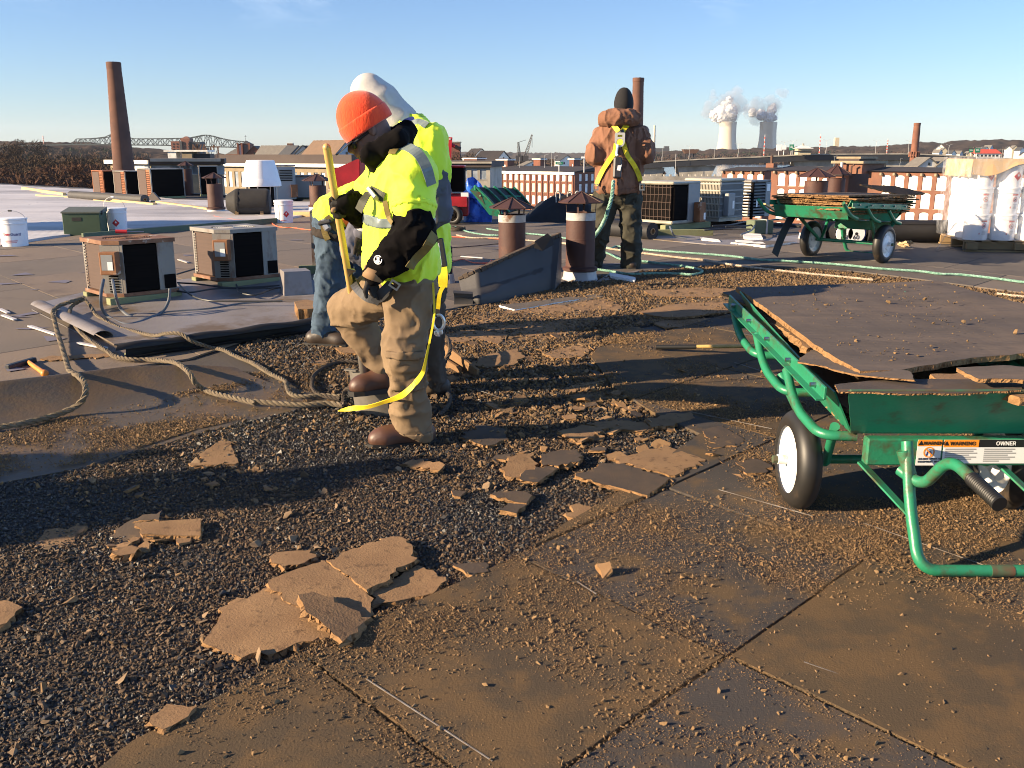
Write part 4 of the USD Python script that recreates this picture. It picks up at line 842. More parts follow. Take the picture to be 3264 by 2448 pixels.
# cover boards, mid distance (each board its own piece)
mid_zone = sg.Polygon([tuple(G(u, v)[:2]) for u, v in [(-300, 1240), (-300, 800), (0, 790), (262, 752), (623, 726), (875, 708), (1000, 690), (1500, 706), (2000, 720), (2060, 740), (2700, 760), (3300, 810), (3400, 955), (2700, 865), (2290, 846), (2060, 866), (1800, 900), (1640, 955), (1400, 995), (1200, 1025), (1000, 1055), (800, 1085), (600, 1150), (0, 1232)]]).buffer(0)
W_, L_ = 1.22, 1.22
for i in range(-14, 16):
    for k in range(-4, 16):
        s0, n0 = i * W_ + .3, k * L_ + .2 + (i % 2) * .6
        pg = sg.Polygon([tuple(xy(s0 + .004, n0 + .004)), tuple(xy(s0 + W_ - .004, n0 + .004)), tuple(xy(s0 + W_ - .004, n0 + L_ - .004)), tuple(xy(s0 + .004, n0 + L_ - .004))]).intersection(mid_zone)
        if pg.is_empty or pg.area < .05: continue
        pg = max(getattr(pg, 'geoms', [pg]), key=lambda g: g.area); c = pg.centroid
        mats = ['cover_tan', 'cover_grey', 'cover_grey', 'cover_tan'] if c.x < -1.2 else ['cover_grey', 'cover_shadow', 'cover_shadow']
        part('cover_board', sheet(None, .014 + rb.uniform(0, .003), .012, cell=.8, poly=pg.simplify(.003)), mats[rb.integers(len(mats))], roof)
for u, v in [(35, 1020), (70, 1010), (90, 1058), (60, 880), (190, 905), (20, 820), (230, 985), (170, 1090), (330, 1010), (60, 1180), (600, 820), (560, 860), (950, 770), (860, 820), (1560, 790), (1575, 800), (1900, 835), (1960, 845), (120, 930), (300, 870), (20, 910)]:
    c = G(u, v); r = np.random.default_rng(u * 7 + v)
    pg = sg.MultiPoint([(c[0] + r.normal() * .07, c[1] + r.normal() * .05) for _ in range(6)]).convex_hull
    part('chalk_mark', sheet(None, .021, 0, cell=1, poly=pg), 'blue_mark', roof)
for a, b in [((0, 995), (28, 1008)), ((95, 1050), (180, 1078)), ((250, 1105), (340, 1122)), ((10, 1015), (50, 1030)), ((570, 835), (600, 845)), ((1470, 825), (1540, 830))]:
    p = np.array([G(*a), G(*b)]); p[:, 2] += .028; part('lath', ribbon(p, (0, 0, 1), .03, .01), 'membrane_white', roof)

# white membrane field, far left, with its shadowed folds
white_zone = [G(u, v)[:2] for u, v in [(-900, 860), (0, 790), (262, 748), (623, 722), (900, 704), (1000, 686), (1010, 650), (560, 640)]]
far_l = edge_a - edge_d * 34 - en * .3; far_r = edge_a - edge_d * 17 - en * .3
wz_ = sg.Polygon([tuple(p) for p in white_zone] + [tuple(far_r), tuple(far_l)]).buffer(0)
wz_ = max(getattr(wz_, 'geoms', [wz_]), key=lambda g: g.area)
m = sheet(None, .03, .028, cell=.5, poly=wz_.intersection(sg.box(-26, 5, 5, 60)).simplify(.01)); v = np.array(m.vertices); nv = len(v) // 2
v[:nv, 2] += .05 * (meshkit.fbm(np.column_stack([v[:nv, 0] * .5, v[:nv, 1] * 1.3, np.zeros(nv)]), 3, 8) - .3).clip(0); m.vertices = v
tag(part('white_membrane', m, 'membrane_white', None, 40), kind='structure')
# dusty white sheet under the two old condensers
wz2 = [G(u, v)[:2] for u, v in [(130, 978), (300, 935), (600, 900), (1010, 905), (1020, 960), (1040, 1030), (800, 1062), (560, 1090), (365, 1112)]]
m = sheet(wz2, .03, .012, cell=.15, wob=.012, seed=3); tag(part('white_membrane', m, 'membrane_dusty', None, 40), kind='structure')
wz3 = [G(u, v)[:2] for u, v in [(2010, 752), (2150, 748), (2290, 770), (2420, 770), (2560, 752), (2560, 780), (2400, 790), (2250, 784), (2120, 772), (2030, 762)]]
tag(part('white_membrane', sheet(wz3, .026, .01, cell=.3), 'membrane_dusty', None), kind='structure')
for nm, pts in (('a', [(1900, 905), (1940, 880), (2040, 868), (1990, 890)]),):
    tag(part('white_membrane', sheet([G(u, v)[:2] for u, v in pts], .022, .008, cell=.4), 'membrane_dusty', None), kind='structure')

# stones
def pebble(seed, flat=1.0):
    r = np.random.default_rng(seed); q = r.normal(size=(9, 3)); q /= np.linalg.norm(q, axis=1, keepdims=True); q *= r.uniform(.75, 1.1, (9, 1)); q[:, 2] *= flat
    return hull(q)
look('stone_black', (0.024, 0.022, 0.021), (0.06, 0.05, 0.04), scale=25, rough=0.5)
look('stone_grey', (0.085, 0.076, 0.066), (0.045, 0.04, 0.036), scale=25, rough=0.55)
look('stone_brown', (0.19, 0.115, 0.058), (0.12, 0.075, 0.04), scale=25, rough=0.85)
look('stone_pale', (0.36, 0.24, 0.135), (0.28, 0.18, 0.095), scale=25, rough=0.85)
look('crumb', (0.36, 0.22, 0.1), (0.26, 0.155, 0.07), scale=30, rough=0.95)
look('crumb_dark', (0.17, 0.105, 0.052), (0.25, 0.155, 0.072), scale=30, rough=0.95)
def any_quats(n, rng):
    q = rng.normal(size=(n, 4)); return q / np.linalg.norm(q, axis=1, keepdims=True)
def inside(poly, n, rng, dens=lambda x, y: 1.0):
    a, b, c, d = poly.bounds; out = []
    shapely.prepare(poly); got = 0
    while got < n:
        q = rng.uniform([a, b], [c, d], (n * 2, 2)); q = q[shapely.contains_xy(poly, q[:, 0], q[:, 1])]
        q = q[rng.uniform(size=len(q)) < dens(q[:, 0], q[:, 1])]; out.append(q); got += len(q)
    return np.vstack(out)[:n]
view_zone = sg.Polygon([(-1.6, 1.6), (1.6, 1.6), (7.5, 11), (-7.5, 11)])
rg = np.random.default_rng(12)
gz_near = gravel_zone.intersection(view_zone)
N = 150000
q = inside(gz_near, N, rg, lambda x, y: np.clip((3.2 / y) ** 1.5, .12, 1.0))
size = rg.lognormal(math.log(.0047), .36, N) * np.clip(q[:, 1] / 4.0, 1, 1.7); size = np.clip(size, .003, .018)
dust = meshkit.fbm(np.column_stack([q * 1.1, np.zeros(N)]), 3, 77) + .2 * np.clip((q[:, 1] - 4.0) / 2.2, 0, 1)
w = np.where(rg.uniform(size=N) < np.clip((dust - .48) * 3.5, 0.03, .8), 2, rg.choice([0, 0, 0, 1, 1], N)); w = np.where(rg.uniform(size=N) < .014, 3, w)
z = gz(q[:, 1]) + .006 + np.maximum(relief(q[:, 0], q[:, 1]), -.002) + size * .3
stuff('gravel', 'loose black and brown roofing gravel strewn across the torn-open strip', 'gravel', [(pebble(1), 'stone_black'), (pebble(2), 'stone_grey'), (pebble(3, .8), 'stone_brown'), (pebble(4, .7), 'stone_pale')],
      np.column_stack([q, z]), w, any_quats(N, rg), np.repeat(size[:, None], 3, 1) * rg.uniform(.8, 1.2, (N, 3)))
def seam_near(x, y):
    s, n = x * D1[0] + y * D1[1], x * NN[0] + y * NN[1]
    a = np.abs((s - S0) / CELL - np.round((s - S0) / CELL)) * CELL; b = np.abs((n - N0) / CELL - np.round((n - N0) / CELL)) * CELL
    return np.exp(-(a / .09) ** 2) * .8 + np.exp(-(b / .05) ** 2) * .2
bz = board_zone.intersection(view_zone)
def clump(x, y):
    f = meshkit.fbm(np.stack([x * 2.6, y * 2.6, 0 * x], -1), 5, 41); g = meshkit.fbm(np.stack([x * .7, y * .7, 0 * x], -1), 3, 42)
    return np.clip((f * .65 + g * .35 - .48) * 5, .03, 1) * .65 + .5 * seam_near(x, y) * np.clip((g - .35) * 3, 0, 1)
N = 380000
q = inside(bz, N, rg, lambda x, y: np.clip(clump(x, y), 0, 1) * np.clip((3.0 / y) ** 1.3, .1, 1))
size = np.clip(rg.lognormal(math.log(.00115), .7, N), .0006, .011) * np.clip(q[:, 1] / 3.6, 1, 1.5)
stuff('fibre_crumbs', 'crumbled brown fibreboard dust and flakes littering the dark roof boards', 'debris', [(pebble(5, .7), 'crumb'), (pebble(6, .45), 'crumb'), (pebble(7, .6), 'crumb_dark')],
      np.column_stack([q, gz(q[:, 1]) + .029 + size * .3]), rg.choice(3, N, p=[.4, .3, .3]), any_quats(N, rg), np.repeat(size[:, None], 3, 1) * rg.uniform(.6, 1.4, (N, 3)))
N = 70000
q = inside(gravel_zone.intersection(view_zone), N, rg, lambda x, y: np.clip((y - 3.9 - 2.2 * (meshkit.fbm(np.stack([x * 1.3, y * 1.3, 0 * x], -1), 4, 71) - .5)) / 1.6, 0.0, 1) * np.clip((x + 1.6) / 1.5, .15, 1) * np.clip(6.5 / y, .3, 1))
size = np.clip(rg.lognormal(math.log(.0062), .5, N), .003, .022)
stuff('fibre_crumbs', 'brown fibreboard rubble covering the torn strip toward the vent pipes', 'debris', [(pebble(15, .5), 'crumb'), (pebble(16, .4), 'crumb_dark'), (pebble(17, .5), 'stone_brown')],
      np.column_stack([q, gz(q[:, 1]) + .012 + np.maximum(relief(q[:, 0], q[:, 1]), 0) + size * .35]), rg.choice(3, N, p=[.45, .25, .3]), any_quats(N, rg), np.repeat(size[:, None], 3, 1) * rg.uniform(.6, 1.4, (N, 3)))
# flakes of fibreboard on the gravel
N = 8000
q = inside(gravel_zone.intersection(view_zone), N, rg, lambda x, y: np.clip(meshkit.fbm(np.stack([x * 1.4, y * 1.4, 0 * x], -1), 4, 55) * 2.2 - .7, 0.03, 1) * np.clip((y / 5.0) ** 1.5, .25, 1))
size = np.clip(rg.lognormal(math.log(.0075), .55, N), .004, .034)
z = gz(q[:, 1]) + .012 + np.maximum(relief(q[:, 0], q[:, 1]), 0) + size * .15
a = rg.uniform(0, 6.28, N); tl = rg.normal(size=(N, 2)) * .22; qq = np.column_stack([np.cos(a / 2), tl[:, 0], tl[:, 1], np.sin(a / 2)]); qq /= np.linalg.norm(qq, axis=1, keepdims=True)
stuff('fibre_flakes', 'small pale flakes of torn fibreboard scattered over the gravel', 'debris', [(pebble(8, .25), 'stone_pale'), (pebble(9, .3), 'crumb'), (pebble(10, .22), 'stone_pale')], np.column_stack([q, z]), rg.integers(0, 3, N), qq, np.repeat(size[:, None], 3, 1) * rg.uniform(.6, 1.4, (N, 3)))
N = 36000
old_zone = sg.Polygon([tuple(G(u, v)[:2]) for u, v in [(-150, 1360), (0, 1330), (250, 1280), (600, 1200), (860, 1190), (1040, 1270), (900, 1315), (622, 1380), (325, 1475), (0, 1535), (-150, 1560)]])
q = inside(old_zone, N, rg, lambda x, y: np.clip(meshkit.fbm(np.stack([x * 2.2, y * 2.2, 0 * x], -1), 4, 61) * 3 - 1.1, .03, 1))
size = np.clip(rg.lognormal(math.log(.0024), .55, N), .001, .012)
stuff('fibre_crumbs', 'brown crumbs spread on the dusty folded-back membrane at left', 'debris', [(pebble(11, .6), 'crumb'), (pebble(12, .6), 'crumb_dark')], np.column_stack([q, gz(q[:, 1]) + .017 + size * .3]), rg.integers(0, 2, N), any_quats(N, rg), np.repeat(size[:, None], 3, 1))

# old membrane rolled back at left, with its humped edge
lowF = [(-160, 1580), (0, 1547), (325, 1486), (622, 1392), (900, 1323), (1075, 1278)]
topF = [(-160, 1248), (0, 1226), (163, 1201), (407, 1160), (610, 1140), (745, 1128)]
n_ = 60; tt = np.linspace(0, 1, n_)
def along(L, dz):
    P_ = np.array([G(u, v, dz) for u, v in L]); k = np.linspace(0, 1, len(P_)); return np.stack([np.interp(tt, k, P_[:, i]) for i in range(3)], 1)
Lo, Hi = along(lowF, .0), along(topF, .14)
def old_fn(U, K):
    i = U.astype(int); a, b = Lo[i], Hi[i]; hump = (.15 * (1 - .75 * (i / n_) ** 2))[..., None]
    t = np.minimum(K, 1)[..., None]; p = a + (b - a) * t
    over = np.clip(K - 1, 0, 1)[..., None]
    away = (b - a) / np.linalg.norm((b - a)[..., :2], axis=-1, keepdims=True)
    ang = over * np.pi * .95
    rise = hump * np.clip((t - .62) / .38, 0, 1) ** 1.6
    p = p * 1.0; p[..., 2] = gz(p[..., 1]) + .012
    p[..., 2:3] += np.where(over > 0, hump * (.5 + .5 * np.cos(ang)), rise)
    p[..., :2] += (away * hump * .75 * np.sin(np.minimum(ang, np.pi / 2)))[..., :2] * (over > 0)
    p[..., 2] += .012 * (meshkit.fbm(np.stack([p[..., 0] * 1.4, p[..., 1] * 1.4, 0 * K], -1), 3, 9) - .4)
    return p
solo('old_membrane', grid(old_fn, np.arange(n_), np.concatenate([np.linspace(0, 1, 50), np.linspace(1.04, 2, 14)]), .006), 'membrane_old', 'wide dusty brown roof membrane rolled back into a hump under the tan ropes', 'membrane', smooth=50)
# ================================================================== things on the roof
look('cart_green', (0.03, 0.3, 0.15), (0.04, 0.34, 0.18), scale=3, rough=0.38, c3=(0.11, 0.1, 0.05), s3=8, r3=(0.52, 0.68), coords='object', bump=0.12, bscale=60)
look('cart_rust', (0.16, 0.07, 0.035), (0.05, 0.2, 0.11), scale=9, rough=0.75, coords='object')
look('tyre_rubber', (0.02, 0.019, 0.018), (0.035, 0.03, 0.026), scale=8, rough=0.5, c3=(0.13, 0.085, 0.05), s3=4, r3=(0.6, 0.72), coords='object')
look('rim_white', (0.8, 0.8, 0.78), (0.72, 0.71, 0.68), scale=4, rough=0.4, c3=(0.36, 0.27, 0.18), s3=11, r3=(0.58, 0.72), coords='object')
look('steel_bolt', (0.5, 0.5, 0.5), rough=0.35, metal=1.0)
look('grip_black', (0.015, 0.015, 0.015), rough=0.55)
look('label_white', (0.75, 0.75, 0.73), rough=0.5)
look('label_orange', (0.85, 0.27, 0.02), rough=0.5)
look('label_black', (0.015, 0.015, 0.015), rough=0.5)
look('label_red', (0.62, 0.03, 0.035), rough=0.5)
look('label_blue', (0.05, 0.07, 0.3), rough=0.5)
look('ac_paint', (0.4, 0.375, 0.33), (0.34, 0.32, 0.285), scale=4, rough=0.5, c3=(0.2, 0.09, 0.045), s3=6, r3=(0.52, 0.7), stretch=(1, 1, 0.4))
look('ac_rust', (0.3, 0.11, 0.04), (0.42, 0.19, 0.08), scale=7, rough=0.8, c3=(0.5, 0.45, 0.38), s3=4, r3=(0.58, 0.66))
look('ac_rust_top', (0.22, 0.085, 0.04), (0.34, 0.17, 0.09), scale=9, rough=0.75, c3=(0.6, 0.55, 0.48), s3=5, r3=(0.6, 0.68))
look('coil_brown', (0.085, 0.043, 0.028), (0.11, 0.058, 0.038), scale=3, rough=0.7, stretch=(1, 1, 40))
look('coil_black', (0.01, 0.009, 0.009), (0.016, 0.013, 0.012), scale=3, rough=1.0, spec=0.05, stretch=(1, 1, 40))
look('ac_beige', (0.5, 0.46, 0.36), (0.45, 0.41, 0.33), scale=4, rough=0.5)
look('ac_grey', (0.42, 0.43, 0.43), (0.38, 0.39, 0.39), scale=3, rough=0.5)
look('ac_orange', (0.45, 0.15, 0.05), (0.35, 0.11, 0.04), scale=6, rough=0.75)
look('lumber', (0.62, 0.46, 0.22), (0.54, 0.38, 0.17), scale=2.5, rough=0.8, stretch=(1, 1, 6), detail=6)
look('lumber_treated', (0.36, 0.38, 0.19), (0.3, 0.31, 0.15), scale=2.5, rough=0.85, c3=(0.1, 0.09, 0.05), s3=6, r3=(0.68, 0.75))
look('lumber_green', (0.16, 0.21, 0.13), (0.2, 0.24, 0.15), scale=2.0, rough=0.85, c3=(0.07, 0.08, 0.06), s3=7, r3=(0.66, 0.74))
look('pipe_rust', (0.12, 0.048, 0.034), (0.09, 0.036, 0.027), scale=4, rough=0.7, c3=(0.2, 0.08, 0.045), s3=3, r3=(0.55, 0.72), bump=0.2, bscale=30)
look('galvanised', (0.55, 0.53, 0.5), (0.45, 0.42, 0.38), scale=6, rough=0.45, c3=(0.25, 0.11, 0.05), s3=6, r3=(0.58, 0.66))
look('cap_rust', (0.1, 0.042, 0.034), (0.075, 0.034, 0.03), scale=5, rough=0.65, c3=(0.17, 0.075, 0.05), s3=3, r3=(0.58, 0.72))
look('fan_white', (0.74, 0.74, 0.76), (0.68, 0.68, 0.71), scale=2, rough=0.5, c3=(0.4, 0.36, 0.3), s3=9, r3=(0.68, 0.75))
look('tank_black', (0.025, 0.024, 0.024), (0.05, 0.045, 0.04), scale=3, rough=0.8)
look('green_box', (0.045, 0.095, 0.045), (0.055, 0.11, 0.055), scale=5, rough=0.6)
look('green_box_lid', (0.17, 0.19, 0.16), (0.14, 0.16, 0.13), scale=5, rough=0.6)
look('bucket_white', (0.78, 0.78, 0.78), (0.74, 0.74, 0.75), scale=2, rough=0.35)
look('cardboard', (0.6, 0.42, 0.24), (0.54, 0.37, 0.2), scale=2, rough=0.85)
look('pallet_wood', (0.42, 0.28, 0.14), (0.34, 0.22, 0.1), scale=3, rough=0.85)
look('rope_tan', (0.27, 0.21, 0.14), (0.2, 0.155, 0.1), scale=14, rough=0.95, bump=0.5, bscale=160)
look('rope_dark', (0.06, 0.045, 0.035), (0.09, 0.065, 0.045), scale=14, rough=0.95)
look('rope_green', (0.09, 0.27, 0.19), (0.3, 0.5, 0.4), scale=45, rough=0.6)
look('rope_white', (0.58, 0.47, 0.36), (0.48, 0.36, 0.25), scale=30, rough=0.85)
look('cord_orange', (0.75, 0.14, 0.05), rough=0.5)
look('cable_black', (0.02, 0.022, 0.026), (0.05, 0.055, 0.06), scale=6, rough=0.5)
look('cable_grey', (0.12, 0.14, 0.17), (0.2, 0.22, 0.25), scale=6, rough=0.5)
look('red_paint', (0.5, 0.02, 0.03), (0.42, 0.02, 0.025), scale=2, rough=0.35, c3=(0.6, 0.25, 0.22), s3=12, r3=(0.7, 0.74))
look('tarp_blue', (0.02, 0.09, 0.5), (0.03, 0.14, 0.6), scale=2, rough=0.4, bump=0.8, bscale=7, bdist=0.05)
look('fibreboard', (0.4, 0.235, 0.11), (0.33, 0.185, 0.085), scale=9, rough=0.95, c3=(0.2, 0.11, 0.05), s3=24, r3=(0.57, 0.66), bump=0.6, bscale=120, bdist=0.004, detail=8)
look('fibreboard_dusty', (0.22, 0.135, 0.065), (0.3, 0.18, 0.085), scale=5, rough=1.0, c3=(0.12, 0.075, 0.04), s3=7, r3=(0.5, 0.62), bump=0.7, bscale=60, bdist=0.01)
look('fibreboard_core', (0.46, 0.26, 0.11), (0.34, 0.18, 0.07), scale=30, rough=1.0, bump=0.8, bscale=150, bdist=0.006)
look('fibreboard_dark', (0.075, 0.055, 0.042), (0.12, 0.08, 0.05), scale=7, rough=0.85, c3=(0.2, 0.12, 0.055), s3=9, r3=(0.58, 0.66), bump=0.4, bscale=90, bdist=0.004)
look('sheet_grey', (0.19, 0.155, 0.135), (0.15, 0.125, 0.112), scale=2.5, rough=0.9, spec=0.15, c3=(0.24, 0.185, 0.15), s3=1.3, r3=(0.5, 0.68), stretch=(0.5, 2.2, 1), bump=0.5, bscale=22, bdist=0.01)
look('foam_white', (0.75, 0.73, 0.7), rough=0.7)
look('wood_handle', (0.62, 0.42, 0.15), (0.52, 0.33, 0.1), scale=3, rough=0.4, stretch=(5, 5, 1), detail=6)
look('spade_steel', (0.38, 0.35, 0.31), (0.3, 0.27, 0.23), scale=12, rough=0.45, metal=0.55)
look('hammer_orange', (0.75, 0.28, 0.04), (0.65, 0.2, 0.03), scale=6, rough=0.5)
look('film', (0.8, 0.8, 0.8), rough=0.2)
usdkit.material(stage, LOOK + 'stretch_film', {'g': ('geometry', {}), 'n': ('noise_texture', {'scale': 9.0, 'detail': 5.0}), 'r': ('map_range', {'from_min': 0.42, 'from_max': 0.75, 'to_min': 0.1, 'to_max': 0.5, 'clamp': True}),
    'nb': ('noise_texture', {'scale': 14.0, 'detail': 3.0}), 'b': ('bump', {'strength': 0.8, 'distance': 0.03}),
    't': ('transparent_bsdf', {'color': (0.97, 0.97, 0.98)}), 'p': ('principled_bsdf', {'base_color': (0.8, 0.81, 0.83), 'roughness': 0.22}), 'tl': ('translucent_bsdf', {'color': (0.75, 0.76, 0.78)}), 'm2': ('mix_closure', {'fac': 0.4}), 'm': ('mix_closure', {})},
    [('g.position', 'n.vector'), ('g.position', 'nb.vector'), ('nb.fac', 'b.height'), ('b.normal', 'p.normal'), ('n.fac', 'r.value'), ('r.result', 'm.fac'), ('p.BSDF', 'm2.closure1'), ('tl.BSDF', 'm2.closure2'), ('t.BSDF', 'm.closure1'), ('m2.closure', 'm.closure2')], surface='m.closure')

# ------------------------------------------------------------------ roofing carts
def wheel_mesh(r=.21, w=.1):
    a = np.linspace(-math.pi * .62, math.pi * .62, 20)
    prof = [(r - w / 2 + w / 2 * math.cos(t) * 1.0, w / 2 * math.sin(t)) for t in a]
    tyre = lathe(prof[::-1], 48)
    rr = prof[-1][0] + .004
    rim = lathe([(.02, -.045), (rr * .62, -.032), (rr * .72, -.014), (rr * .92, -.03), (rr + .012, -.044), (rr + .012, .044), (rr * .92, .03), (rr * .72, .014), (rr * .62, .032), (.02, .045)], 40)
    Ty = Ry(math.pi / 2)
    return xf(tyre, Ty), xf(rim, Ty)
def make_cart(label, loc, yaw, writing=False, y1=1.15):
    "local: +y ahead, +x right, ground at 0; the tray climbs to the nose"
    t = thing('roofing_cart', label, 'cart', loc, yaw)
    TR = .435; ax = .21
    for s in (-1, 1):
        ty, rm = wheel_mesh()
        w = part('wheel', xf(rm, None, (s * TR, 0, ax)), 'rim_white', t, smooth=35)
        part('tyre', xf(ty, None, (s * TR, 0, ax)), 'tyre_rubber', w, smooth=50)
        part('hub', tube([[s * (TR - .05), 0, ax], [s * (TR + .085), 0, ax]], .021, 12), 'rim_white', w, smooth=40)
        part('axle_nut', tube([[s * (TR + .085), 0, ax], [s * (TR + .105), 0, ax]], .017, 6), 'cart_rust', w)
    part('axle', tube([[-TR + .06, 0, ax], [TR - .06, 0, ax]], .019, 10), 'cart_green', t, smooth=40)
    HW = .42
    y0, z0, z1 = -.36, .433, .433 + .137 * y1            # tray floor, rear to nose
    fl = lambda y: z0 + (z1 - z0) * max(0, (y - y0) / (y1 - y0)) ** 1.25
    ys_ = np.linspace(y0, y1, 9)
    def tray_fn(U, V):
        y = y0 + (y1 - y0) * U; z = z0 + (z1 - z0) * np.clip(U, 0, 1) ** 1.25
        a = np.abs(V); x = np.sign(V) * (np.minimum(a, .36) + np.maximum(a - .36, 0) * .55); zz = z + np.maximum(a - .36, 0) * 1.15
        return np.stack([x, y, zz], -1)
    part('tray', grid(tray_fn, np.linspace(0, 1, 12), np.array([-.5, -.43, -.36, -.2, 0, .2, .36, .43, .5]), .006), 'cart_green', t)
    part('rear_panel', xf(upright([(-.36, 0), (.36, 0), (.46, .29), (-.46, .29)], .006), Rx(.76), (0, y0 - .004, z0 + .005)), 'cart_green', t)
    part('panel_lip', beam((-.455, y0 - .206, z0 + .217), (.455, y0 - .206, z0 + .217), .012, .014, bev=.003), 'cart_rust', t)
    for s in (-1, 1):
        pa = np.array([s * .475, y0 - .02, fl(y0) + .16]); pb = np.array([s * .475, y1 + .05, fl(y1) + .112])
        rl = part('side_rail', beam(pa, pb, .012, .05, bev=.003), 'cart_green', t)
        part('side_flange', beam(pa + [s * .018, 0, -.024], pb + [s * .018, 0, -.024], .03, .006), 'cart_green', t)
        for k in range(5):
            c = pa + (pb - pa) * (.06 + .21 * k); part('bolt', tube([c + [s * .005, 0, .005], c + [s * .028, 0, .005]], .009, 8), 'steel_bolt', rl)
        for k in range(3):                                           # bent tubes that carry the tray's side
            ya = y0 + .02 + .5 * k; yb = ya + .4
            q = [(s * .485, ya + .42, fl(ya + .42) + .11), (s * .485, ya + .26, fl(ya + .26) - .0), (s * .46, ya + .02, fl(ya) - .02), (s * .33, ya, fl(ya) - .018)]
            part('side_tube', tube(fillet(q, .12, 7), .019, 10), 'cart_green', t, smooth=40)
        part('strut', tube(fillet([(s * (TR - .1), 0, ax), (s * (TR - .1), -.05, ax), (s * .4, y0 + .06, z0 + .01)], .05), .019, 10), 'cart_green', t, smooth=40)
        part('strut', tube([(s * (TR - .1), .0, ax), (s * .43, .34, fl(.34))], .019, 10), 'cart_green', t, smooth=40)
    part('header_box', box((.66, .05, .105), (.02, y0 - .02, z0 - .06), .006), 'cart_green', t)
    part('nose_plate', xf(upright([(-.42, -.05), (.42, -.05), (.42, .09), (-.42, .09)], .006), Rx(-.5), (0, y1 + .02, z1 + .01)), 'cart_green', t)
    # stand: two posts joined by a bar on the ground
    lx, rx, sy = -.19, .33, y0 - .1
    by = -.67; part('stand', tube(fillet([(lx, sy, z0 - .0), (lx, sy - .09, .2), (lx, by, .02), (rx, by, .02), (rx, sy - .09, .2), (rx, sy, z0 - .02)], .075, 8), .021, 12), 'cart_green', t, smooth=40)
    part('stand_wear', tube([(.06, by - .001, .02), (.14, by - .001, .02)], .0216, 12), 'cart_rust', t, smooth=40)
    for s, x in ((-1, lx), (1, rx)): part('brace', beam((x - .12, y0 + .01, z0 - .115), (x - .008, sy - .095, .19), .03, .008), 'cart_green', t)
    for s, x in ((-1, lx + .015), (1, rx + .02)):
        part('handle_socket', tube([(x - .03, sy - .01, z0 - .03), (x + .0, sy - .03, z0 - .13)], .024, 10), 'cart_green', t, smooth=40)
        if s > 0:
            part('socket_end', tube([(x - .01, sy - .12, z0 - .09), (x - .005, sy + .02, z0 - .09)], .021, 12), 'cart_green', t, smooth=40)
            continue
        q = [(x - .03, sy - .0, z0 - .11), (x + .02, sy - .09, z0 - .14), (x + .055, sy - .19, z0 - .0), (x + .085, sy - .42, z0 - .05)]
        part('handle', tube(fillet(q, .07, 7), .021, 12), 'cart_green', t, smooth=40)
        a, b = np.array(q[2]) + (np.array(q[3]) - np.array(q[2])) * .55, np.array(q[3]) + (np.array(q[3]) - np.array(q[2])) * .22
        n = 34; pp = np.array([a + (b - a) * k / n for k in range(n + 1)]); rr = .0235 + .0022 * (np.arange(n + 1) % 2); rr[-2:] = .026
        part('grip', tube(pp, rr, 14), 'grip_black', t, smooth=30)
    if writing:
        yl = y0 - .0472
        def plate(x0, x1, za, zb, mat, y=yl, nm='warning_label', th=.0012): return part(nm, box((x1 - x0, th, zb - za), ((x0 + x1) / 2, y, (za + zb) / 2)), mat, t)
        def words(txt, x, z, h, mat, parent, y=yl - .0012): part('lettering', xf(meshkit.text_mesh(txt, h, .0006, True), Rx(math.pi / 2), (x, y, z)), mat, parent)
        zc = z0 - .06
        L1 = plate(-.125, -.035, zc - .05, zc + .05, 'label_white'); part('heading', box((.09, .001, .024), (-.08, yl - .001, zc + .038)), 'label_orange', L1); words('WARNING', -.105, zc + .0315, .0125, 'label_black', L1, yl - .002)
        part('warning_triangle', xf(upright([(-.011, 0), (.011, 0), (0, .018)], .0006), None, (-.113, yl - .0022, zc + .0295)), 'label_black', L1)
        ring = sg.Point(0, 0).buffer(.021).difference(sg.Point(0, 0).buffer(.0165)); part('no_symbol', xf(upright(ring.union(sg.LineString([(-.013, .013), (.013, -.013)]).buffer(.0022)), .0006), None, (-.08, yl - .0016, zc + .002)), 'label_orange', L1)
        part('pictogram', xf(upright(sg.LineString([(-.008, -.012), (-.004, .004), (.006, .0), (.009, -.012)]).buffer(.003), .0005), None, (-.08, yl - .0012, zc + .002)), 'label_blue', L1)
        words('DO NOT OPERATE', -.118, zc - .0275, .007, 'label_black', L1); words('EQUIPMENT WHILE', -.119, zc - .0385, .007, 'label_black', L1)
        L2 = plate(-.028, .34, zc - .042, zc + .05, 'label_white'); part('heading', box((.13, .001, .028), (.037, yl - .001, zc + .036)), 'label_orange', L2); part('heading', box((.238, .001, .028), (.221, yl - .001, zc + .036)), 'label_black', L2)
        words('WARNING', -.006, zc + .0295, .014, 'label_black', L2, yl - .002); words('OWNER', .165, zc + .0295, .0145, 'label_white', L2, yl - .002)
        part('warning_triangle', xf(upright([(-.009, 0), (.009, 0), (0, .016)], .0006), None, (-.017, yl - .0022, zc + .0285)), 'label_black', L2)
        for c_ in range(2):
            for k in range(7): part('text_line', box(((.115, .105, .12, .09, .118, .1, .06)[k], .0006, .0026), (-.02 + c_ * .145 + (.115, .105, .12, .09, .118, .1, .06)[k] / 2, yl - .0009, zc + .014 - k * .0078)), 'label_black', L2)
    return t
CART = np.array([1.635, 3.69, float(gz(3.69))])
cart1 = make_cart('large green two wheeled roofing cart in the right foreground loaded with sheets', CART, 0.0, True)
C2 = np.array([3.76, 10.46, float(gz(10.46))])
cart2 = make_cart('loaded green roofing cart standing before the brick mill left of the wrapped pallet', C2, math.radians(133), y1=.82)

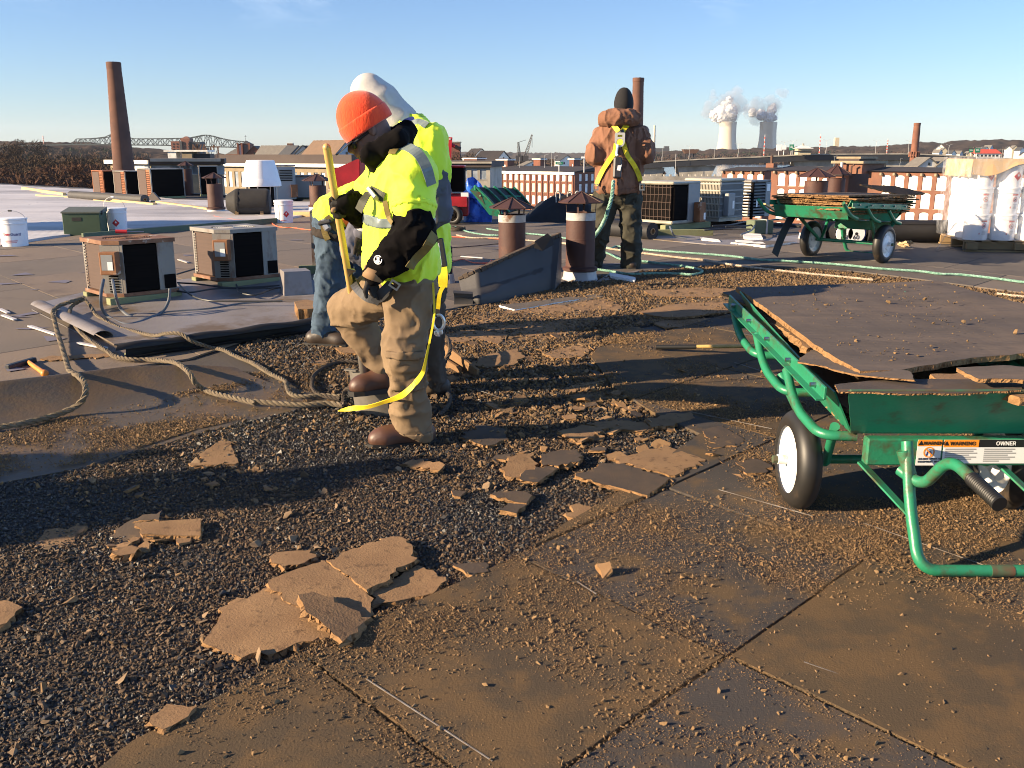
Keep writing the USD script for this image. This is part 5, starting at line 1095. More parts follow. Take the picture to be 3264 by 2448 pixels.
# ------------------------------------------------------------------ torn boards
def jag(pts, rng, amp, step=.03):
    amp0 = amp; ph = rng.uniform(0, 9, 2)
    pts = np.asarray(pts, float); out = []
    for a, b in zip(pts, np.roll(pts, -1, 0)):
        L = np.linalg.norm(b - a); n = max(int(L / step), 1); straight = rng.uniform() < .3
        nrm = np.array([-(b - a)[1], (b - a)[0]]) / max(L, 1e-9)
        for k in range(n):
            q = a + (b - a) * k / n
            if k: q = q + nrm * amp0 * (.25 if straight else 1) * (rng.normal() * .6 * 1.3 + .7 * math.sin((q[0] + q[1]) * 27 + ph[0]) + .5 * math.sin((q[0] - q[1]) * 91 + ph[1]))
            out.append(q)
    return np.array(out)
def torn(pts3, th, seed, amp=.008, cell=.07, bow=.012):
    "a torn board through the given corner points (its top face), th thick; returns top, side meshes"
    r = np.random.default_rng(seed); pts3 = np.asarray(pts3, float)
    A = np.column_stack([pts3[:, :2], np.ones(len(pts3))]); co = np.linalg.lstsq(A, pts3[:, 2], rcond=None)[0]
    rim = jag(pts3[:, :2], r, amp, .022)
    pg = sg.Polygon(rim).buffer(0)
    if pg.geom_type != 'Polygon': pg = max(pg.geoms, key=lambda g: g.area)
    v2, f = trimesh.creation.triangulate_polygon(pg, engine='earcut')
    v = np.column_stack([v2, np.zeros(len(v2))]); v, f = trimesh.remesh.subdivide_to_size(v, f, cell, max_iter=10)
    v, inv = np.unique(np.round(v, 5), axis=0, return_inverse=True); f = inv.reshape(-1)[f]; f = f[(f[:, 0] != f[:, 1]) & (f[:, 1] != f[:, 2]) & (f[:, 0] != f[:, 2])]
    m = trimesh.Trimesh(v, f, process=False)
    if m.face_normals[:, 2].mean() < 0: f = f[:, ::-1]
    v[:, 2] = v[:, :2] @ co[:2] + co[2] + bow * (meshkit.fbm(np.column_stack([v[:, :2] * 3, np.full(len(v), seed * 1.7)]), 3, seed) - .5) * 2
    e = np.vstack([f[:, [0, 1]], f[:, [1, 2]], f[:, [2, 0]]]); key = {(a, b) for a, b in e.tolist()}; rimE = np.array([(a, b) for a, b in key if (b, a) not in key])
    n = len(v); lo = v - [0, 0, th]; used = np.unique(rimE)
    lo[used, :2] += r.normal(size=(len(used), 2)) * amp * .6
    md = (v + lo) / 2; md[used, :2] += r.normal(size=(len(used), 2)) * amp * .7
    a, b = rimE[:, 0], rimE[:, 1]
    side = np.vstack([np.stack([a, a + n, b], 1), np.stack([b, a + n, b + n], 1), np.stack([a + n, a + 2 * n, b + n], 1), np.stack([b + n, a + 2 * n, b + 2 * n], 1), f[:, ::-1] + 2 * n])
    return trimesh.Trimesh(v + [0, 0, .0006], f, process=False), trimesh.Trimesh(np.vstack([v, md, lo]), side, process=False)
def board_piece(label, px, dz, th, face='fibreboard', seed=0, group=None, tilt=None, name='fibreboard_piece', catg='board', pts=None, amp=.008, core='fibreboard_core'):
    if pts is None:
        dzs = np.broadcast_to(np.asarray(dz, float), len(px)); pts = np.array([G(u, v, d) for (u, v), d in zip(px, dzs)])
    c = pts.mean(0); t = thing(name, label, catg, (c[0], c[1], pts[:, 2].min() - th), group=group)
    top, side = torn(pts, th, seed or int(abs(c[0] * 977 + c[1] * 331)) % 9999, amp)
    part('core', side, core, t, world=True); part('face', top, face, t, world=True)
    return t
PC = [
 ('largest broken fibreboard slab lying on the gravel in the left foreground', [(646, 2045), (690, 1985), (738, 1912), (860, 1872), (1000, 1840), (1180, 1985), (1110, 2015), (1015, 2035), (905, 2072), (770, 2095)], .028, .02, 'fibreboard'),
 ('middle fibreboard slab of the foreground pile with a straight seam', [(858, 1872), (862, 1850), (1033, 1786), (1165, 1880), (1182, 1930), (1183, 1968), (1010, 1990), (900, 1890)], .038, .02, 'fibreboard'),
 ('upper right fibreboard slab of the foreground pile', [(1038, 1784), (1150, 1745), (1255, 1710), (1296, 1722), (1320, 1790), (1260, 1823), (1186, 1870), (1168, 1880)], .046, .02, 'fibreboard'),
 ('lower right fibreboard slab under the foreground pile, near the seam of boards', [(1180, 1880), (1300, 1815), (1330, 1800), (1423, 1850), (1380, 1888), (1217, 1918), (1184, 1930)], .028, .02, 'fibreboard'),
 ('small fibreboard scrap just above the foreground pile', [(857, 1775), (879, 1760), (993, 1751), (1009, 1775), (971, 1797), (900, 1811), (868, 1797)], .026, .016, 'fibreboard'),
 ('ragged pale fibreboard scrap at the left, nearest the frame edge pile', [(114, 1737), (146, 1689), (277, 1675), (239, 1721), (260, 1745), (179, 1743)], .016, .012, 'fibreboard'),
 ('straight edged fibreboard offcut in the left pile with a nail standing in it', [(429, 1668), (640, 1652), (640, 1708), (452, 1705)], (.035, .035, .03, .03), .02, 'fibreboard'),
 ('dark bitumen flap behind the left fibreboard offcut', [(326, 1712), (400, 1672), (515, 1620), (505, 1650), (440, 1668), (470, 1712), (400, 1728)], (.014, .02, .06, .05, .02, .014, .012), .006, 'fibreboard_dark'),
 ('stubby fibreboard block under the left pile', [(361, 1745), (420, 1738), (446, 1745), (430, 1765), (366, 1768)], .035, .03, 'fibreboard'),
 ('lone fibreboard scrap at the lower left edge of the roof boards', [(480, 2280), (532, 2242), (629, 2250), (575, 2296), (521, 2323), (488, 2312)], .04, .016, 'fibreboard'),
 ('grey brown fibreboard lump cut by the left edge of the photo', [(-60, 1915), (30, 1918), (55, 1928), (46, 1960), (20, 1985), (-50, 2005)], .04, .03, 'fibreboard'),
 ('square sunlit fibreboard offcut with a score line, right of the big boot shadow', [(1610, 1514), (1613, 1454), (1700, 1441), (1713, 1490), (1651, 1517)], (.03, .045, .045, .03, .03), .016, 'fibreboard'),
 ('dark faced scrap leaning on the square offcut', [(1673, 1503), (1754, 1487), (1765, 1503), (1716, 1538), (1667, 1535)], .032, .012, 'fibreboard_dark'),
 ('crumbling mottled slab right of the square offcut', [(1721, 1449), (1780, 1436), (1841, 1430), (1854, 1465), (1810, 1480), (1730, 1481)], .04, .02, 'fibreboard_dark'),
 ('broad dusty fibreboard panel below the cart shadow, right of centre', [(1960, 1464), (2114, 1414), (2249, 1464), (2151, 1519), (2060, 1500)], .034, .014, 'fibreboard'),
 ('dark faced slab with a torn front edge below the broad dusty panel', [(1835, 1517), (1922, 1478), (1990, 1478), (2139, 1525), (2063, 1576), (1940, 1545)], .04, .016, 'fibreboard_dark'),
 ('pale triangular scrap alone on the gravel at centre', [(1803, 1633), (1846, 1603), (1911, 1633), (1890, 1647), (1830, 1650)], .024, .014, 'fibreboard'),
 ('long dark scrap with a tan broken front edge at centre', [(1564, 1574), (1620, 1565), (1694, 1563), (1690, 1585), (1678, 1603), (1620, 1592)], .034, .014, 'fibreboard_dark'),
 ('short thick dark scrap below the long tan edged one', [(1591, 1622), (1624, 1601), (1678, 1606), (1646, 1633)], .034, .018, 'fibreboard_dark'),
 ('small dark flake alone in the middle of the gravel', [(1439, 1563), (1488, 1563), (1467, 1584), (1445, 1580)], .02, .012, 'fibreboard_dark'),
 ('curled fibreboard strip in the long shadow below the boot', [(1271, 1479), (1315, 1465), (1418, 1483), (1401, 1503), (1325, 1493)], (.02, .03, .045, .035, .02), .012, 'fibreboard'),
 ('dark scrap bridging the gravel edge at the seam of boards', [(1439, 1799), (1548, 1793), (1559, 1823), (1504, 1836)], .03, .01, 'fibreboard_dark'),
 ('single folded fibreboard chunk alone on the clean roof boards', [(1900, 1799), (1944, 1785), (1950, 1815), (1922, 1842)], (.055, .075, .05, .03), .02, 'fibreboard'),
 ('oval fibreboard piece in the sun behind the man with the orange hat', [(1736, 1127), (1785, 1104), (1850, 1100), (1878, 1119), (1854, 1139), (1769, 1143)], .028, .016, 'fibreboard'),
 ('wide ragged fibreboard piece just right of the leaning planks', [(1500, 1159), (1549, 1131), (1650, 1112), (1671, 1135), (1638, 1163), (1541, 1169)], .034, .018, 'fibreboard'),
 ('very large flat fibreboard sheet stretching right from the grey folded membrane', [(1622, 1070), (1500, 1030), (1634, 985), (1800, 965), (1927, 950), (1990, 978), (1866, 1037), (1744, 1080)], .022, .014, 'fibreboard'),
 ('long thin fibreboard strip at the back edge of the gravel', [(2053, 927), (2232, 917), (2338, 923), (2273, 948), (2082, 944)], .024, .014, 'fibreboard'),
 ('tan fibreboard field beside the nose of the large cart', [(2029, 995), (2192, 964), (2334, 964), (2346, 988), (2212, 1009), (2110, 1012)], .03, .014, 'fibreboard'),
 ('clean edged fibreboard piece lit at the right end of the middle scraps', [(2057, 1336), (2120, 1322), (2200, 1310), (2216, 1330), (2150, 1350), (2078, 1363)], .036, .018, 'fibreboard'),
 ('long narrow fibreboard piece left of the clean edged one', [(1777, 1375), (1850, 1354), (1939, 1363), (1878, 1399), (1809, 1395)], .03, .018, 'fibreboard'),
 ('layered fibreboard strips under the clean edged piece', [(1866, 1350), (1980, 1334), (2060, 1350), (2078, 1363), (2049, 1375), (1960, 1368)], .026, .02, 'fibreboard'),
 ('thin scrap half buried above the clean edged piece', [(1976, 1302), (2066, 1281), (2078, 1293), (2009, 1312)], .02, .012, 'fibreboard'),
 ('thin splintered fibreboard streak in the middle shadows', [(1785, 1241), (1838, 1224), (1927, 1212), (1890, 1241)], .018, .012, 'fibreboard'),
 ('small tan scrap left of the raised boot', [(995, 1162), (1020, 1148), (1050, 1148), (1040, 1162)], .022, .014, 'fibreboard'),
 ('tan scrap behind the shin of the bent knee', [(1069, 1110), (1146, 1107), (1146, 1128), (1085, 1124)], .022, .014, 'fibreboard'),
 ('ragged fibreboard slab behind the bright lanyard hook', [(1386, 1077), (1440, 1062), (1492, 1048), (1618, 1064), (1589, 1097), (1528, 1080), (1440, 1092)], .03, .016, 'fibreboard'),
 ('dusty fibreboard piece lying on the edge of the dusty membrane', [(651, 1441), (708, 1400), (732, 1405), (761, 1474), (690, 1484), (606, 1482)], .02, .014, 'fibreboard'),
 ('thin fibreboard strip between the hammer and the black rolled rubber', [(126, 1144), (155, 1136), (374, 1122), (366, 1133), (163, 1149)], .024, .014, 'fibreboard'),
 ('dark scrap in the boot shadow right of the standing foot', [(1470, 1395), (1530, 1350), (1600, 1365), (1620, 1400), (1540, 1420)], .03, .012, 'fibreboard_dark'),
 ('dark torn facing beside the big cart wheel', [(2240, 1370), (2300, 1360), (2370, 1400), (2350, 1425), (2270, 1430)], .03, .006, 'fibreboard_dark'),
 ('tan chunk at the left of the big cart wheel', [(2355, 1480), (2400, 1455), (2455, 1480), (2440, 1505), (2380, 1508)], .04, .02, 'fibreboard_dark'),
 ('tilted fibreboard flap with a sunlit edge lying on top of the foreground pile', [(952, 1895), (1000, 1888), (1183, 1962), (1140, 2000), (1092, 2048), (1035, 1990), (975, 1948)], (.085, .075, .05, .05, .06, .075, .085), .02, 'fibreboard'),
] + [(lab, px, .014, .01, face) for lab, px, face in [
 ('broad dusty tan sheet right of the wedge, furthest back', [(1850, 925), (2000, 905), (2160, 905), (2080, 935), (1900, 945)], 'fibreboard_dusty'), ('long tan strip crossing below the wide grey board', [(1480, 1012), (1620, 1000), (1800, 985), (1760, 1002), (1560, 1024)], 'fibreboard'),
 ('dusty sheet behind the leaning planks', [(1540, 1090), (1660, 1078), (1760, 1085), (1720, 1108), (1590, 1116)], 'fibreboard_dusty'), ('dusty brown sheet left of the grip of the long pole', [(1880, 1060), (2000, 1040), (2110, 1058), (2060, 1085), (1930, 1088)], 'fibreboard_dusty'),
 ('tan ragged sheet between the pole grip and the strip', [(2060, 1020), (2180, 1012), (2330, 1020), (2290, 1040), (2120, 1046)], 'fibreboard'), ('dusty sheet below the oval piece', [(1680, 1165), (1800, 1150), (1880, 1160), (1840, 1190), (1720, 1195)], 'fibreboard_dusty'),
 ('brown splintered sheet in the streaked shadows, left part', [(1560, 1200), (1680, 1190), (1740, 1210), (1640, 1228)], 'fibreboard_dusty'), ('brown splintered sheet in the streaked shadows, right part', [(1800, 1262), (1940, 1246), (2010, 1262), (1880, 1285)], 'fibreboard_dusty'),
 ('tan broken piece beside the hook rope', [(1560, 1150), (1620, 1180), (1600, 1200), (1540, 1190)], 'fibreboard'), ('thin tan sheet just below the fibreboard at the back edge', [(2150, 955), (2300, 945), (2400, 958), (2250, 968)], 'fibreboard_dusty')]]
for i, (lab, px, dz, th, face) in enumerate(PC): board_piece(lab, px, dz, th, face, seed=100 + i, amp=.011 if len(px) > 4 else .005)
# scraps too alike to tell apart
rs = np.random.default_rng(91)
for (u, v, n, su) in [(2320, 1530, 9, 90), (1780, 1470, 10, 90), (1560, 1110, 6, 90), (2080, 1420, 8, 110), (1990, 1250, 9, 160), (430, 1730, 8, 90), (2250, 1460, 8, 80), (1440, 1220, 7, 60), (1700, 1000, 6, 120), (700, 1560, 6, 160), (2000, 1050, 10, 200), (1620, 1200, 8, 120), (1950, 1180, 7, 160), (1600, 1080, 12, 120), (1760, 1180, 14, 130), (1900, 1090, 12, 150), (2100, 1190, 12, 130), (1850, 1320, 14, 140), (1680, 1290, 12, 110), (2030, 1380, 10, 110)]:
    for _ in range(n):
        c = G(u + rs.normal() * su, v + rs.normal() * su * .22); s = rs.uniform(.02, .06) * (1 if v < 1500 else .8); a0 = rs.uniform(0, 6.28); k = rs.integers(4, 7); tx = rs.normal() * .18; ty = rs.normal() * .18
        pts = np.array([[c[0] + s * rs.uniform(.6, 1.2) * math.cos(a0 + j * 6.283 / k), c[1] + s * rs.uniform(.6, 1.2) * math.sin(a0 + j * 6.283 / k), 0] for j in range(k)])
        pts[:, 2] = gz(pts[:, 1]) + .022 + (pts[:, 0] - c[0]) * tx + (pts[:, 1] - c[1]) * ty
        board_piece('small broken scrap of tan fibreboard among the larger pieces', None, 0, rs.uniform(.006, .014), rs.choice(['fibreboard', 'fibreboard', 'fibreboard_dark']), seed=int(rs.integers(9999)), pts=pts, amp=.004, group='small fibreboard scraps on the torn strip')
def flat_piece(label, pts, th, face, seed, name='roofing_sheet', amp=.0035, core='fibreboard_core'): return board_piece(label, None, 0, th, face, seed=seed, pts=np.array(pts), amp=amp, name=name, catg='roofing sheet', core=core)
# leaning planks by the hook
for i, (a, b, w, lab) in enumerate([((1393, 1100), (1520, 1200), .1, 'upper of the two leaning fibreboard planks right of the brown trousers'), ((1402, 1150), (1467, 1192), .08, 'lower of the two leaning fibreboard planks right of the brown trousers')]):
    p, q = G(*a, .13 if i == 0 else .05), G(*b, .012); t = thing('fibreboard_plank', lab, 'board', q); part('plank', beam(p, q, .022, w, bev=.002), 'fibreboard', t, world=True)
board_piece('fibreboard block standing on edge left of the blue jeans', [(938, 962), (975, 955), (1016, 962), (1008, 985), (950, 988)], .11, .1, 'fibreboard', seed=77, amp=.004)

# ------------------------------------------------------------------ load of the near cart
def PP(u, v, y): return P(u, v, y)
flat_piece('big grey membrane sheet lying on the near cart, edge torn to tan fibre', [PP(2742, 1178, 3.36), PP(2590, 1085, 3.78), PP(2440, 985, 4.43), PP(2345, 925, 4.95), PP(2700, 903, 5.03), PP(2992, 882, 5.1), PP(3160, 940, 4.7), PP(3330, 1000, 4.4), PP(3440, 1110, 3.7), PP(3100, 1142, 3.55), PP(2850, 1178, 3.37)], .022, 'sheet_grey', 201, amp=.0025)
_sp = np.array([PP(2742, 1178, 3.36), PP(2345, 925, 4.95), PP(2992, 882, 5.1), PP(3440, 1110, 3.7)]); _co = np.linalg.lstsq(np.column_stack([_sp[:, :2], np.ones(4)]), _sp[:, 2], rcond=None)[0]
_q = inside(sg.Polygon(_sp[:, :2]).buffer(-.06), 420, rg, lambda x, y: np.clip(meshkit.fbm(np.stack([x * 4, y * 4, 0 * x], -1), 3, 88) * 3 - 1.1, .05, 1)); _s = np.clip(rg.lognormal(math.log(.0032), .6, 420), .0015, .014)
stuff('fibre_crumbs', 'brown crumbs lying on the grey sheet of the near cart', 'debris', [(pebble(21, .5), 'crumb'), (pebble(22, .5), 'crumb_dark')], np.column_stack([_q, _q @ _co[:2] + _co[2] + .006]), rg.integers(0, 2, 420), any_quats(420, rg), np.repeat(_s[:, None], 3, 1))
flat_piece('dark triangular sheet under the big grey one, over the cart rail', [PP(2541, 1150, 3.62), PP(2600, 1098, 3.85), PP(2760, 1170, 3.5), PP(2905, 1182, 3.33), PP(2915, 1212, 3.22), PP(2740, 1195, 3.34)], .006, 'sheet_grey', 202)
flat_piece('grey sheet scrap at the right edge of the near cart load', [PP(3050, 1165, 3.3), PP(3200, 1160, 3.3), PP(3400, 1180, 3.2), PP(3400, 1205, 3.1), PP(3120, 1208, 3.15)], .014, 'sheet_grey', 203)
flat_piece('tan fibreboard scrap in the gap of the near cart load', [PP(2965, 1195, 3.42), PP(3090, 1190, 3.45), PP(3100, 1212, 3.36), PP(2990, 1214, 3.34)], .02, 'fibreboard', 204)
flat_piece('tan fibreboard slab low at the right of the near cart load', [PP(3110, 1215, 3.3), PP(3400, 1215, 3.3), PP(3420, 1275, 3.08), PP(3250, 1262, 3.08)], .03, 'fibreboard', 205)
flat_piece('dark warped sheet along the rear edge of the near cart', [PP(2660, 1232, 3.24), PP(2760, 1212, 3.3), PP(2900, 1208, 3.32), PP(3250, 1210, 3.32), PP(3260, 1232, 3.12), PP(3050, 1252, 3.09), PP(2890, 1264, 3.08), PP(2800, 1244, 3.1), PP(2672, 1250, 3.12)], .006, 'fibreboard_dark', 206)
flat_piece('tan fibreboard slab sticking out over the near cart rail', [PP(2398, 980, 4.72), PP(2440, 985, 4.75), PP(2560, 1062, 4.05), PP(2600, 1108, 3.82), PP(2575, 1112, 3.78), PP(2500, 1050, 4.15)], .03, 'fibreboard', 207, amp=.006)
flat_piece('second tan slab deeper in the near cart load', [PP(2450, 1010, 4.6), PP(2520, 1040, 4.3), PP(2630, 1110, 3.85), PP(2600, 1130, 3.75), PP(2480, 1050, 4.3)], .02, 'fibreboard_dark', 208, amp=.006)
flat_piece('curled dark sheet end at the nose of the near cart', [PP(2304, 932, 5.1), PP(2360, 925, 5.25), PP(2420, 975, 4.75), PP(2400, 990, 4.7)], .01, 'fibreboard_dark', 209)
for k in range(3):
    y_ = CART[1] - .2; flat_piece(f'fibreboard sheet {["lowest", "second lowest", "topmost"][k]} in the packed stack inside the near cart', [(CART[0] - .36, CART[1] - .3, CART[2] + .462 + .025 * k), (CART[0] + .4, CART[1] - .3, CART[2] + .462 + .025 * k), (CART[0] + .4, CART[1] + 1.1, CART[2] + .6 + .024 * k), (CART[0] - .36, CART[1] + 1.1, CART[2] + .6 + .024 * k)], .018, ['fibreboard', 'fibreboard_dark'][k % 2], 220 + k, amp=.006)
# load of the far cart
Rc = Rz(math.radians(133))
for k in range(9):
    z = .49 + .022 * k; j = np.random.default_rng(300 + k)
    L = [(-.42, -.5 - .03 * k, z + .06), (.42, -.5 - .02 * k, z + .06), (.44, .45, z + .05), (.44, .78, z + .1), (-.42, .82, z + .1), (-.42, .45, z + .05)]
    pts = [C2 + Rc @ (np.array(q) + [j.normal() * .03, j.normal() * .05, 0]) for q in L]
    flat_piece(['bottom', 'second from bottom', 'third', 'fourth', 'fifth', 'sixth', 'seventh', 'second from top', 'top'][k] + ' torn board of the stack on the far cart', pts, .016, 'fibreboard_dark' if k in (8, 3, 5) else 'fibreboard', 310 + k, amp=.008)
flat_piece('pointed board jutting over the nose of the far cart', [P(2740, 590, 10.4), P(2850, 590, 10.7), P(2955, 618, 10.9), P(2880, 622, 10.6)], .015, 'fibreboard_dark', 330)
tt_ = np.linspace(0, 1, 12); sp = np.array([P(2556 + (2470 - 2556) * t - 8 * math.sin(t * 3.1), 640 + (812 - 640) * t, 10.35 - .5 * t) for t in tt_])
t = thing('rubber_strip', 'dark rubber strip hanging from the far cart to the roof', 'strip', sp[-1]); part('strip', ribbon(sp, (.3, -1, .2), .085, .006), 'rubber_black', t, world=True)

# ------------------------------------------------------------------ air conditioners
def old_condenser(label, px_near, px_size, yaw, rusty, sleepers=True, h=None):
    "square unit with a chamfered near corner; local +x along the right face, +y along the left face away"
    c = G(*px_near); a = .57; H = h or .47; ch = .1; z0 = .09
    ux = np.array([math.cos(yaw), math.sin(yaw)])
    t = thing('air_conditioner', label, 'air conditioner', c, yaw)
    foot = [(ch, 0), (a, 0), (a, a), (0, a), (0, ch)]
    top = sg.Polygon(foot).buffer(.012, join_style=2)
    fan = sg.Point(a / 2, a / 2).buffer(.2)
    part('top_panel', xf(extrude(top.difference(fan), .035), None, (0, 0, z0 + H - .03)), 'ac_rust_top' if rusty else 'ac_paint', t)
    g = part('fan_guard', [xf(extrude(sg.Point(a / 2, a / 2).buffer(r + .004).difference(sg.Point(a / 2, a / 2).buffer(r)), .005), None, (0, 0, z0 + H - .0)) for r in np.linspace(.03, .2, 9)] + [beam((a / 2, a / 2, z0 + H + .003), (a / 2 + .2 * math.cos(q), a / 2 + .2 * math.sin(q), z0 + H + .003), .006, .005) for q in np.arange(6) * 1.047], 'ac_rust_top' if rusty else 'galvanised', t)
    part('fan_well', xf(extrude(fan, .02), None, (0, 0, z0 + H - .14)), 'coil_black', t)
    part('fan_hub', lathe([(0, .05), (.05, .045), (.055, 0)], 16, (a / 2, a / 2, z0 + H - .12)), 'ac_rust', t)
    part('base_pan', xf(extrude(top, .03), None, (0, 0, z0)), 'ac_rust_top', t)
    part('core', xf(extrude(sg.Polygon(foot).buffer(-.03), H - .06), None, (0, 0, z0 + .03)), 'coil_black', t)
    part('corner_post', box((.02, .02, H - .06), (.012, a - .012, z0 + H / 2)), 'ac_paint', t)
    part('coil', box((.02, a - ch - .06, H - .08), (.018, (a + ch) / 2, z0 + H / 2)), 'coil_brown', t)
    for k in range(15): part('fin', box((.012, .035, .012), (.006, a - .045, z0 + .06 + k * (H - .12) / 14)), 'ac_paint', t)
    R_ = Rz(-math.pi / 4); 
    part('corner_panel', xf(box((.19, .012, H - .06), (0, 0, z0 + H / 2)), R_, (ch / 2, ch / 2, 0)), 'ac_paint', t)
    bx = part('control_box', xf(box((.14, .09, .19), (0, -.05, z0 + H * .62), .006), R_, (ch / 2, ch / 2, 0)), 'ac_rust', t)
    part('notice', xf(box((.045, .002, .07), (.02, -.097, z0 + H * .58)), R_, (ch / 2, ch / 2, 0)), 'label_white', bx)
    part('faded_plate', xf(box((.095, .002, .13), (-.005, -.0958, z0 + H * .64)), R_, (ch / 2, ch / 2, 0)), 'ac_grey', bx)
    for k in range(8): part('louvre', xf(box((.08, .006, .011), (0, -.009, z0 + .045 + k * .022)), R_, (ch / 2, ch / 2, 0)), 'coil_black', t)
    part('coil', box((a - ch - .17, .02, H - .08), (ch + (a - ch - .17) / 2 + .015, .012, z0 + H / 2)), 'coil_black', t)
    part('frame_post', box((.025, .02, H - .06), (ch + .006, .006, z0 + H / 2)), 'ac_paint', t)
    part('side_panel', box((.15, .02, H - .06), (a - .078, .004, z0 + H / 2)), 'ac_paint', t)
    part('service_hatch', box((.1, .012, .12), (a - .06, -.008, z0 + .1)), 'coil_black', t)
    for q in ((.1, -.03), (.1, .5)): 
        part('sleeper', box((a + .06, .09, .088), (a / 2, q[1] + .05, .044), .004), 'lumber_treated', t)
    return t, c
ac1, c1_ = old_condenser('rusty topped old air conditioner nearest the camera at left', (362, 984), None, math.radians(44), True)
ac2, c2_ = old_condenser('old grey air conditioner right of the rusty topped one, on pale green sleepers', (715, 930), None, math.radians(44), False)
def plain_ac(label, px, w, d, H, yaw, frame, left='coil_brown', right='coil_black', posts=True, stand=.05, group=None, louvre=None, rust=None):
    c = G(*px); t = thing('air_conditioner', label, 'air conditioner', c, yaw, group=group)
    part('base', box((w, d, stand), (w / 2, d / 2, stand / 2)), 'lumber_treated', t); part('core', box((w - .04, d - .04, H - .02), (w / 2, d / 2, stand + H / 2)), 'coil_black', t)
    part('top_panel', box((w + .02, d + .02, .03), (w / 2, d / 2, stand + H), .006), frame, t)
    for x, y in ((0, 0), (w, 0), (0, d), (w, d)): part('corner_post', box((.03, .03, H), (x + (.014 if x == 0 else -.014), y + (.014 if y == 0 else -.014), stand + H / 2)), frame, t)
    part('coil', box((.012, d * .62, H - .06), (.008, d * .68, stand + H / 2)), left, t)
    part('vent_panel', box((.014, d * .26, H - .04), (.006, d * .2, stand + H / 2)), rust or frame, t)
    for k in range(12): part('louvre', box((.02, d * .22, .012), (.0, d * .2, stand + .06 + k * (H - .1) / 12)), 'coil_black', t)
    part('coil', box((w - .08, .012, H - .06), (w / 2, .008, stand + H / 2)), right, t)
    return t
plain_ac('rust framed air conditioner, left end of the row beside the chimney foot', (334, 624), .75, .8, .62, math.radians(44), 'ac_orange', rust='ac_orange')
plain_ac('white framed air conditioner in the middle of the row beside the chimney foot', (404, 627), .75, .8, .62, math.radians(44), 'ac_paint', rust='ac_orange')
plain_ac('white framed air conditioner at the right end of the row, rust box on its side', (486, 634), .9, .8, .7, math.radians(44), 'ac_paint', rust='ac_orange')
plain_ac('narrow dark air conditioner between the two brown vent pipes', (640, 626), .5, .5, .75, math.radians(20), 'ac_paint')
plain_ac('white and dark air conditioner under the sunlit stone mill, left of the vent pipe', (938, 640), .75, .6, .55, math.radians(15), 'ac_paint', right='ac_grey')
c = G(898, 640); t = thing('air_conditioner', 'large grey rounded air conditioner right of the white fan', 'air conditioner', c, .35)
part('casing', hull([(x + .12 * math.cos(q), y + .12 * math.sin(q), z) for x in (-.22, .22) for y in (-.2, .2) for q in np.arange(8) * .785 for z in (.05, .82)]), 'ac_grey', t, smooth=40); part('top_panel', box((.68, .64, .04), (0, 0, .85), .01), 'ac_paint', t)
for k in range(7): part('louvre', box((.3, .01, .02), (.1, -.325, .5 + k * .04)), 'coil_black', t)
part('access_box', box((.16, .06, .3), (.28, -.34, .25)), 'ac_rust', t)
# right hand group
c = G(2140, 736); t = thing('air_conditioner', 'black grilled air conditioner with pale lid right of the brown jacket', 'air conditioner', c, math.radians(44)); W = .68; z0 = .1
part('core', box((W, W, .56), (W / 2 , W / 2, z0 + .3), .05), 'coil_black', t); part('lid', box((W + .04, W + .04, .045), (W / 2, W / 2, z0 + .6), .02), 'ac_beige', t); part('base_pan', box((W + .03, W + .03, .05), (W / 2, W / 2, z0 + .02), .015), 'ac_beige', t)
for k in range(9): part('grille_bar', box((.006, .006, .52), (-.006, .04 + k * (W - .08) / 8, z0 + .31)), 'coil_brown', t)
for k in range(5): part('grille_bar', box((.006, W - .04, .006), (-.01, W / 2, z0 + .1 + k * .11)), 'coil_brown', t)
part('side_panel', box((.3, .02, .56), (W - .15, -.004, z0 + .31)), 'ac_grey', t); part('switch_box', box((.16, .12, .3), (W - .1, -.09, z0 + .16), .01), 'ac_rust', t); part('switch_label', box((.05, .002, .1), (W - .05, -.152, z0 + .1)), 'label_white', t)
for y in (.05, W - .15): part('sleeper', box((W + .5, .1, .09), (W / 2 + .1, y, .045), .004), 'lumber_treated', t)
c = G(2290, 722); t = thing('air_conditioner', 'beige louvred air conditioner in the middle of the right hand group', 'air conditioner', c, math.radians(44)); W = .68
part('core', box((W - .04, W - .04, .6), (W / 2, W / 2, .4)), 'coil_black', t); part('lid', box((W + .03, W + .03, .05), (W / 2, W / 2, .72), .02), 'ac_beige', t); part('base_pan', box((W, W, .05), (W / 2, W / 2, .1)), 'ac_beige', t)
for k in range(6):
    part('louvre_row', box((.02, W, .022), (0, W / 2, .14 + k * .105)), 'ac_beige', t); part('louvre_row', box((W, .02, .022), (W / 2, 0, .14 + k * .105)), 'ac_grey', t)
for k in range(24): part('slat', box((.014, .012, .56), (.004, .015 + k * W / 24.3, .41)), 'ac_beige', t)
for k in range(24): part('slat', box((.012, .014, .56), (.015 + k * W / 24.3, .004, .41)), 'ac_grey', t)
part('switch_box', box((.2, .1, .36), (.18, -.06, .34), .01), 'ac_grey', t); part('switch_label', box((.05, .002, .12), (.22, -.112, .34)), 'label_white', t)
c = G(2388, 706); t = thing('air_conditioner', 'white slant louvred air conditioner, right end of the right hand group', 'air conditioner', c, math.radians(44)); W = .62
part('core', box((W - .03, W - .03, .58), (W / 2, W / 2, .36)), 'coil_black', t); part('lid', box((W + .02, W + .02, .04), (W / 2, W / 2, .67), .015), 'ac_paint', t)
for k in range(11):
    part('slat', xf(box((.03, W, .016)), Ry(.6), (.0, W / 2, .1 + k * .052)), 'paint_white', t); part('slat', xf(box((W * .72, .03, .016)), Rx(.6), (W * .36, 0, .1 + k * .052)), 'ac_grey', t)
